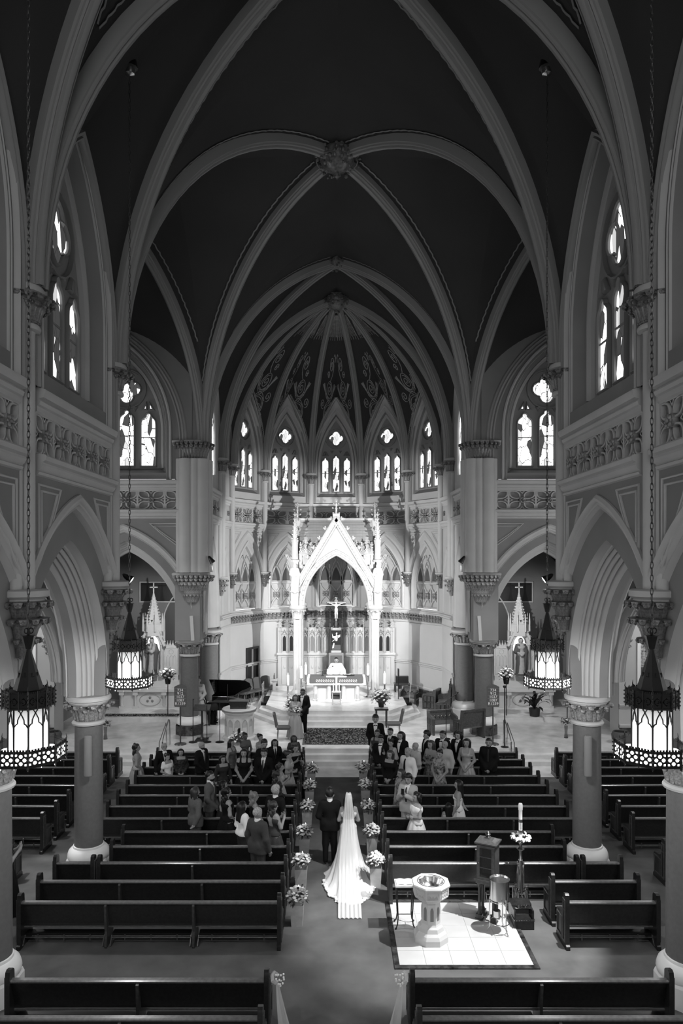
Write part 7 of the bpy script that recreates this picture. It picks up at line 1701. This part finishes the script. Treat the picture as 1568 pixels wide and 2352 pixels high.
# right side
Rr(862, 1641, 23.75, 'groomsman in a black tuxedo with bow tie at the right aisle front', outfit='tux', hair='thick', pose='low', face=175)
Rr(866, 1675, 22.75, 'woman with hair tied up in a dark sleeveless dress, front right aisle seat', male=False, outfit='dress', mat_='suit_grey', hair='bun', hc='hair_brown', pose='low', face=165, extras=('straps',))
Rr(896, 1671, 22.4, 'heavy-set man in a dark suit and striped tie, front right pew', outfit='suit', hair='short', pose='down', face=150, fat=1.15)
Rr(920, 1679, 21.95, 'long-haired man in a tuxedo with a boutonniere, right pews', outfit='tux', hair='long', pose='low', face=140)
Rr(874, 1688, 21.55, 'young man in a tuxedo with bow tie by the right aisle', outfit='tux', hair='thick', pose='low', face=165)
Rr(897, 1697, 21.3, 'woman with glasses in a pale dress holding a phone, right pews', male=False, outfit='dress', mat_='cloth_light', hair='bun', pose='phone1', face=140, extras=('sleeves',), phone='dark phone held by the woman with glasses, right pews')
Rr(895, 1722, 20.15, 'woman with long brown hair in a black dress by the right aisle', male=False, outfit='dress', mat_='cloth_black', hair='long', hc='hair_brown', extras=('sleeves',), pose='low', face=150)
Rr(936, 1716, 20.05, 'grey-haired man in a white shirt and black tie, right pews', outfit='shirt', mat_='cloth_white', hair='short', hc='hair_grey', pose='down', face=135, fat=1.1, extras=('tie',))
Rr(954, 1703, 20.85, 'bald older man in a pale shirt standing in profile, right pews', outfit='shirt', mat_='cloth_light', hair='bald', pose='low', face=110, fat=1.05)
Rr(980, 1678, 21.95, 'young man with dark curly hair in a black suit looking left, right pews', outfit='suit', hair='thick', pose='low', face=100)
Rr(989, 1699, 21.05, 'woman with long hair in a pale floral gown, right pews', male=False, outfit='dress', mat_='floral', hair='long', hc='hair_brown', pose='fold', face=130, neck=1.33)
Rr(1016, 1677, 21.95, 'man in a tuxedo behind the bald man in a beige shirt', outfit='tux', hair='short', pose='low', face=140)
Rr(1021, 1699, 20.9, 'bald heavy man in a beige shirt with belt, right pews', outfit='shirt', mat_='cloth_light', mat2='suit_mid', hair='bald', pose='down', face=140, fat=1.2)
Rr(1009, 1721, 20.1, 'girl with dark pinned hair in a floral dress, right pews', male=False, outfit='dress', mat_='floral', hair='bun', pose='low', face=150, fat=.9, extras=('straps',))
Rr(1052, 1679, 21.9, 'young man with bushy curls in a tuxedo and boutonniere, right pews', outfit='tux', hair='curly', pose='low', face=135)
Rr(1071, 1695, 21.05, 'smiling woman with long black hair in a full light satin gown, right pews', male=False, outfit='dress', mat_='satin', hair='long', extras=('straps','full'), neck=1.33, pose='low', face=155)
Rr(1122, 1694, 21.0, 'broad man in an all-black suit and shirt, rightmost of the far right guests', outfit='suit', mat2='cloth_black', hair='short', pose='low', face=160, fat=1.15)
Rr(920, 1765, 18.5, 'woman with long hair in a patterned grey dress behind the light-suited man', male=False, outfit='dress', mat_='floral', hair='long', hc='hair_brown', pose='low', face=120, extras=('straps',))
Rr(937, 1777, 17.55, 'young man in a cream suit and dark tie looking at his phone', outfit='suit', mat_='suit_light', hair='thick', pose='phone', face=150, phone='dark phone held by the cream-suited man')
Rr(956, 1819, 16.65, 'woman with long dark hair in a white pleated dress, arms folded, right pews', male=False, outfit='dress', mat_='cloth_white', hair='curly', pose='fold', face=110, neck=1.42, fat=1.2)
Rr(1052, 1790, 17.5, 'woman with a dark ponytail in a fitted white strapless dress facing left', male=False, outfit='dress', mat_='cloth_white', hair='long', neck=1.31, pose='rail', face=80)
Rr(1030, 1853, 17.45, 'small dark-haired child with a hair garland seated in the right pew', male=False, outfit='dress', mat_='cloth_light', hair='long', sit=True, pose='low', face=0)
# sanctuary
GS = 'people in the sanctuary'
guest(678, 1595, 26.25, 'bridesmaid with long dark hair in a satin gown holding a bouquet', 175, PLAT, male=False, outfit='dress', mat_='satin', hair='long', hc='hair_brown', neck=1.33, pose='flow', extras=('straps',), group=GS)
guest(690, 1581, 26.75, 'groomsman in a black tuxedo behind the bridesmaid with bouquet', 165, PLAT, outfit='tux', hair='short', skin='skin_dark', pose='low', group=GS, dx=.08)
guest(772, 1509, 32.25, 'priest in a white robe standing behind the altar', 180, ALT, outfit='robe', mat_='cloth_white', hair='short', pose='robe', group=GS)
guest(455, 1553, 28.35, 'woman in a grey top and white cardigan standing behind the pianist', 180, PLAT, male=False, outfit='dress', mat_='cloth_light', hair='bun', pose='low', extras=('sleeves',), group=GS)
guest(466, 1582, 28.6, 'pianist in a black suit seated at the grand piano', -96, PLAT, outfit='suit', hair='thick', sit=True, pose='play', group=GS)
t = thing('bouquet', 'pale bouquet in the bridesmaid hands', 'bouquet', (wx(682, 25.95), 25.95, PLAT+1.1)); flower_ball(t, (0,0,0), .13, 16, 81, big=.05, dark=.5)
# groom and bride walking up the aisle
gx, gy = wx(757, 16.45), 16.45
person('groom in a black suit walking away up the aisle', gx, gy, 0, 1.77, True, 'suit', 'thick', 'hair', 'skin', 'linkr', 'suit', group='bride and groom')
bx, by = .25, 16.35
b = person('bride in a white gown with a long sheer veil walking up the aisle', bx, by, 0, 1.66, False, 'dress', 'long', 'hair', 'skin', 'flow', 'cloth_white', neck=1.36, group='bride and groom', extras=('openback','straps'))
for c in list(b.children):
    if c.name.startswith('skirt'): bpy.data.objects.remove(c)
mb = MB(); n = 96; rows = []
for z, rx, ry, cy, am in ((1.06,.16,.13,0,0),(.95,.20,.16,0,.004),(.80,.215,.19,-.01,.008),(.60,.25,.26,-.06,.015),(.40,.30,.40,-.20,.025),(.22,.37,.62,-.42,.035),(.10,.45,.86,-.62,.045),(.045,.53,1.02,-.76,.05),(.012,.585,1.10,-.83,.06),(.006,.60,1.13,-.85,.075)):
    r = []
    for k in range(n):
        a = 2*PI*k/n; q = 1+am*math.sin(a*14)+am*.7*math.sin(a*23+1.3); back = max(0, -math.sin(a))
        r.append((rx*q*math.cos(a)*(1-.12*back*(z < .2)), cy+ry*q*math.sin(a), z+(.025*abs(math.sin(a*7)) if z < .05 else 0)*back))
    rows.append(r)
mb.grid(rows, cv=True); mb.build('gown_train', 'cloth_white', b, 80)
mb = MB(); rr = random.Random(2)
for k in range(70):
    a = PI+PI*k/69+.0; q = 1.0+rr.uniform(-.05,.05); mb.blob((.60*q*math.cos(a)*.95, -.85+1.12*q*math.sin(a), .03), (.05,.05,.02), 6, 3)
mb.build('lace_hem', 'cloth_white', b, 60, kind='stuff')
mb = MB(); rows = []
for y, z, w_, fo in ((.05,1.80,.04,0),(-.05,1.81,.06,.0),(-.13,1.78,.075,.004),(-.185,1.68,.09,.008),(-.215,1.45,.115,.010),(-.23,1.2,.145,.014),(-.32,.9,.18,.02),(-.50,.6,.21,.024),(-.85,.34,.23,.026),(-1.3,.17,.24,.026),(-1.8,.075,.245,.020),(-2.1,.05,.25,.014),(-2.62,.03,.25,.008)):
    r = []
    for k in range(41):
        u = -1+2*k/40; wrap = .10*(u*u)*max(0, (z-1.2))
        r.append((u*w_+.10*max(0, -y-.4)*-.10, y+wrap+fo*1.4*math.sin(u*17)*.6, z+fo*math.sin(u*17)))
    rows.append(r)
mb.grid(rows); mb.build('veil', 'veil', b, 80)
MB().blob((0,.0,1.775),(.055,.03,.02),8,4).build('comb', 'petal', b)
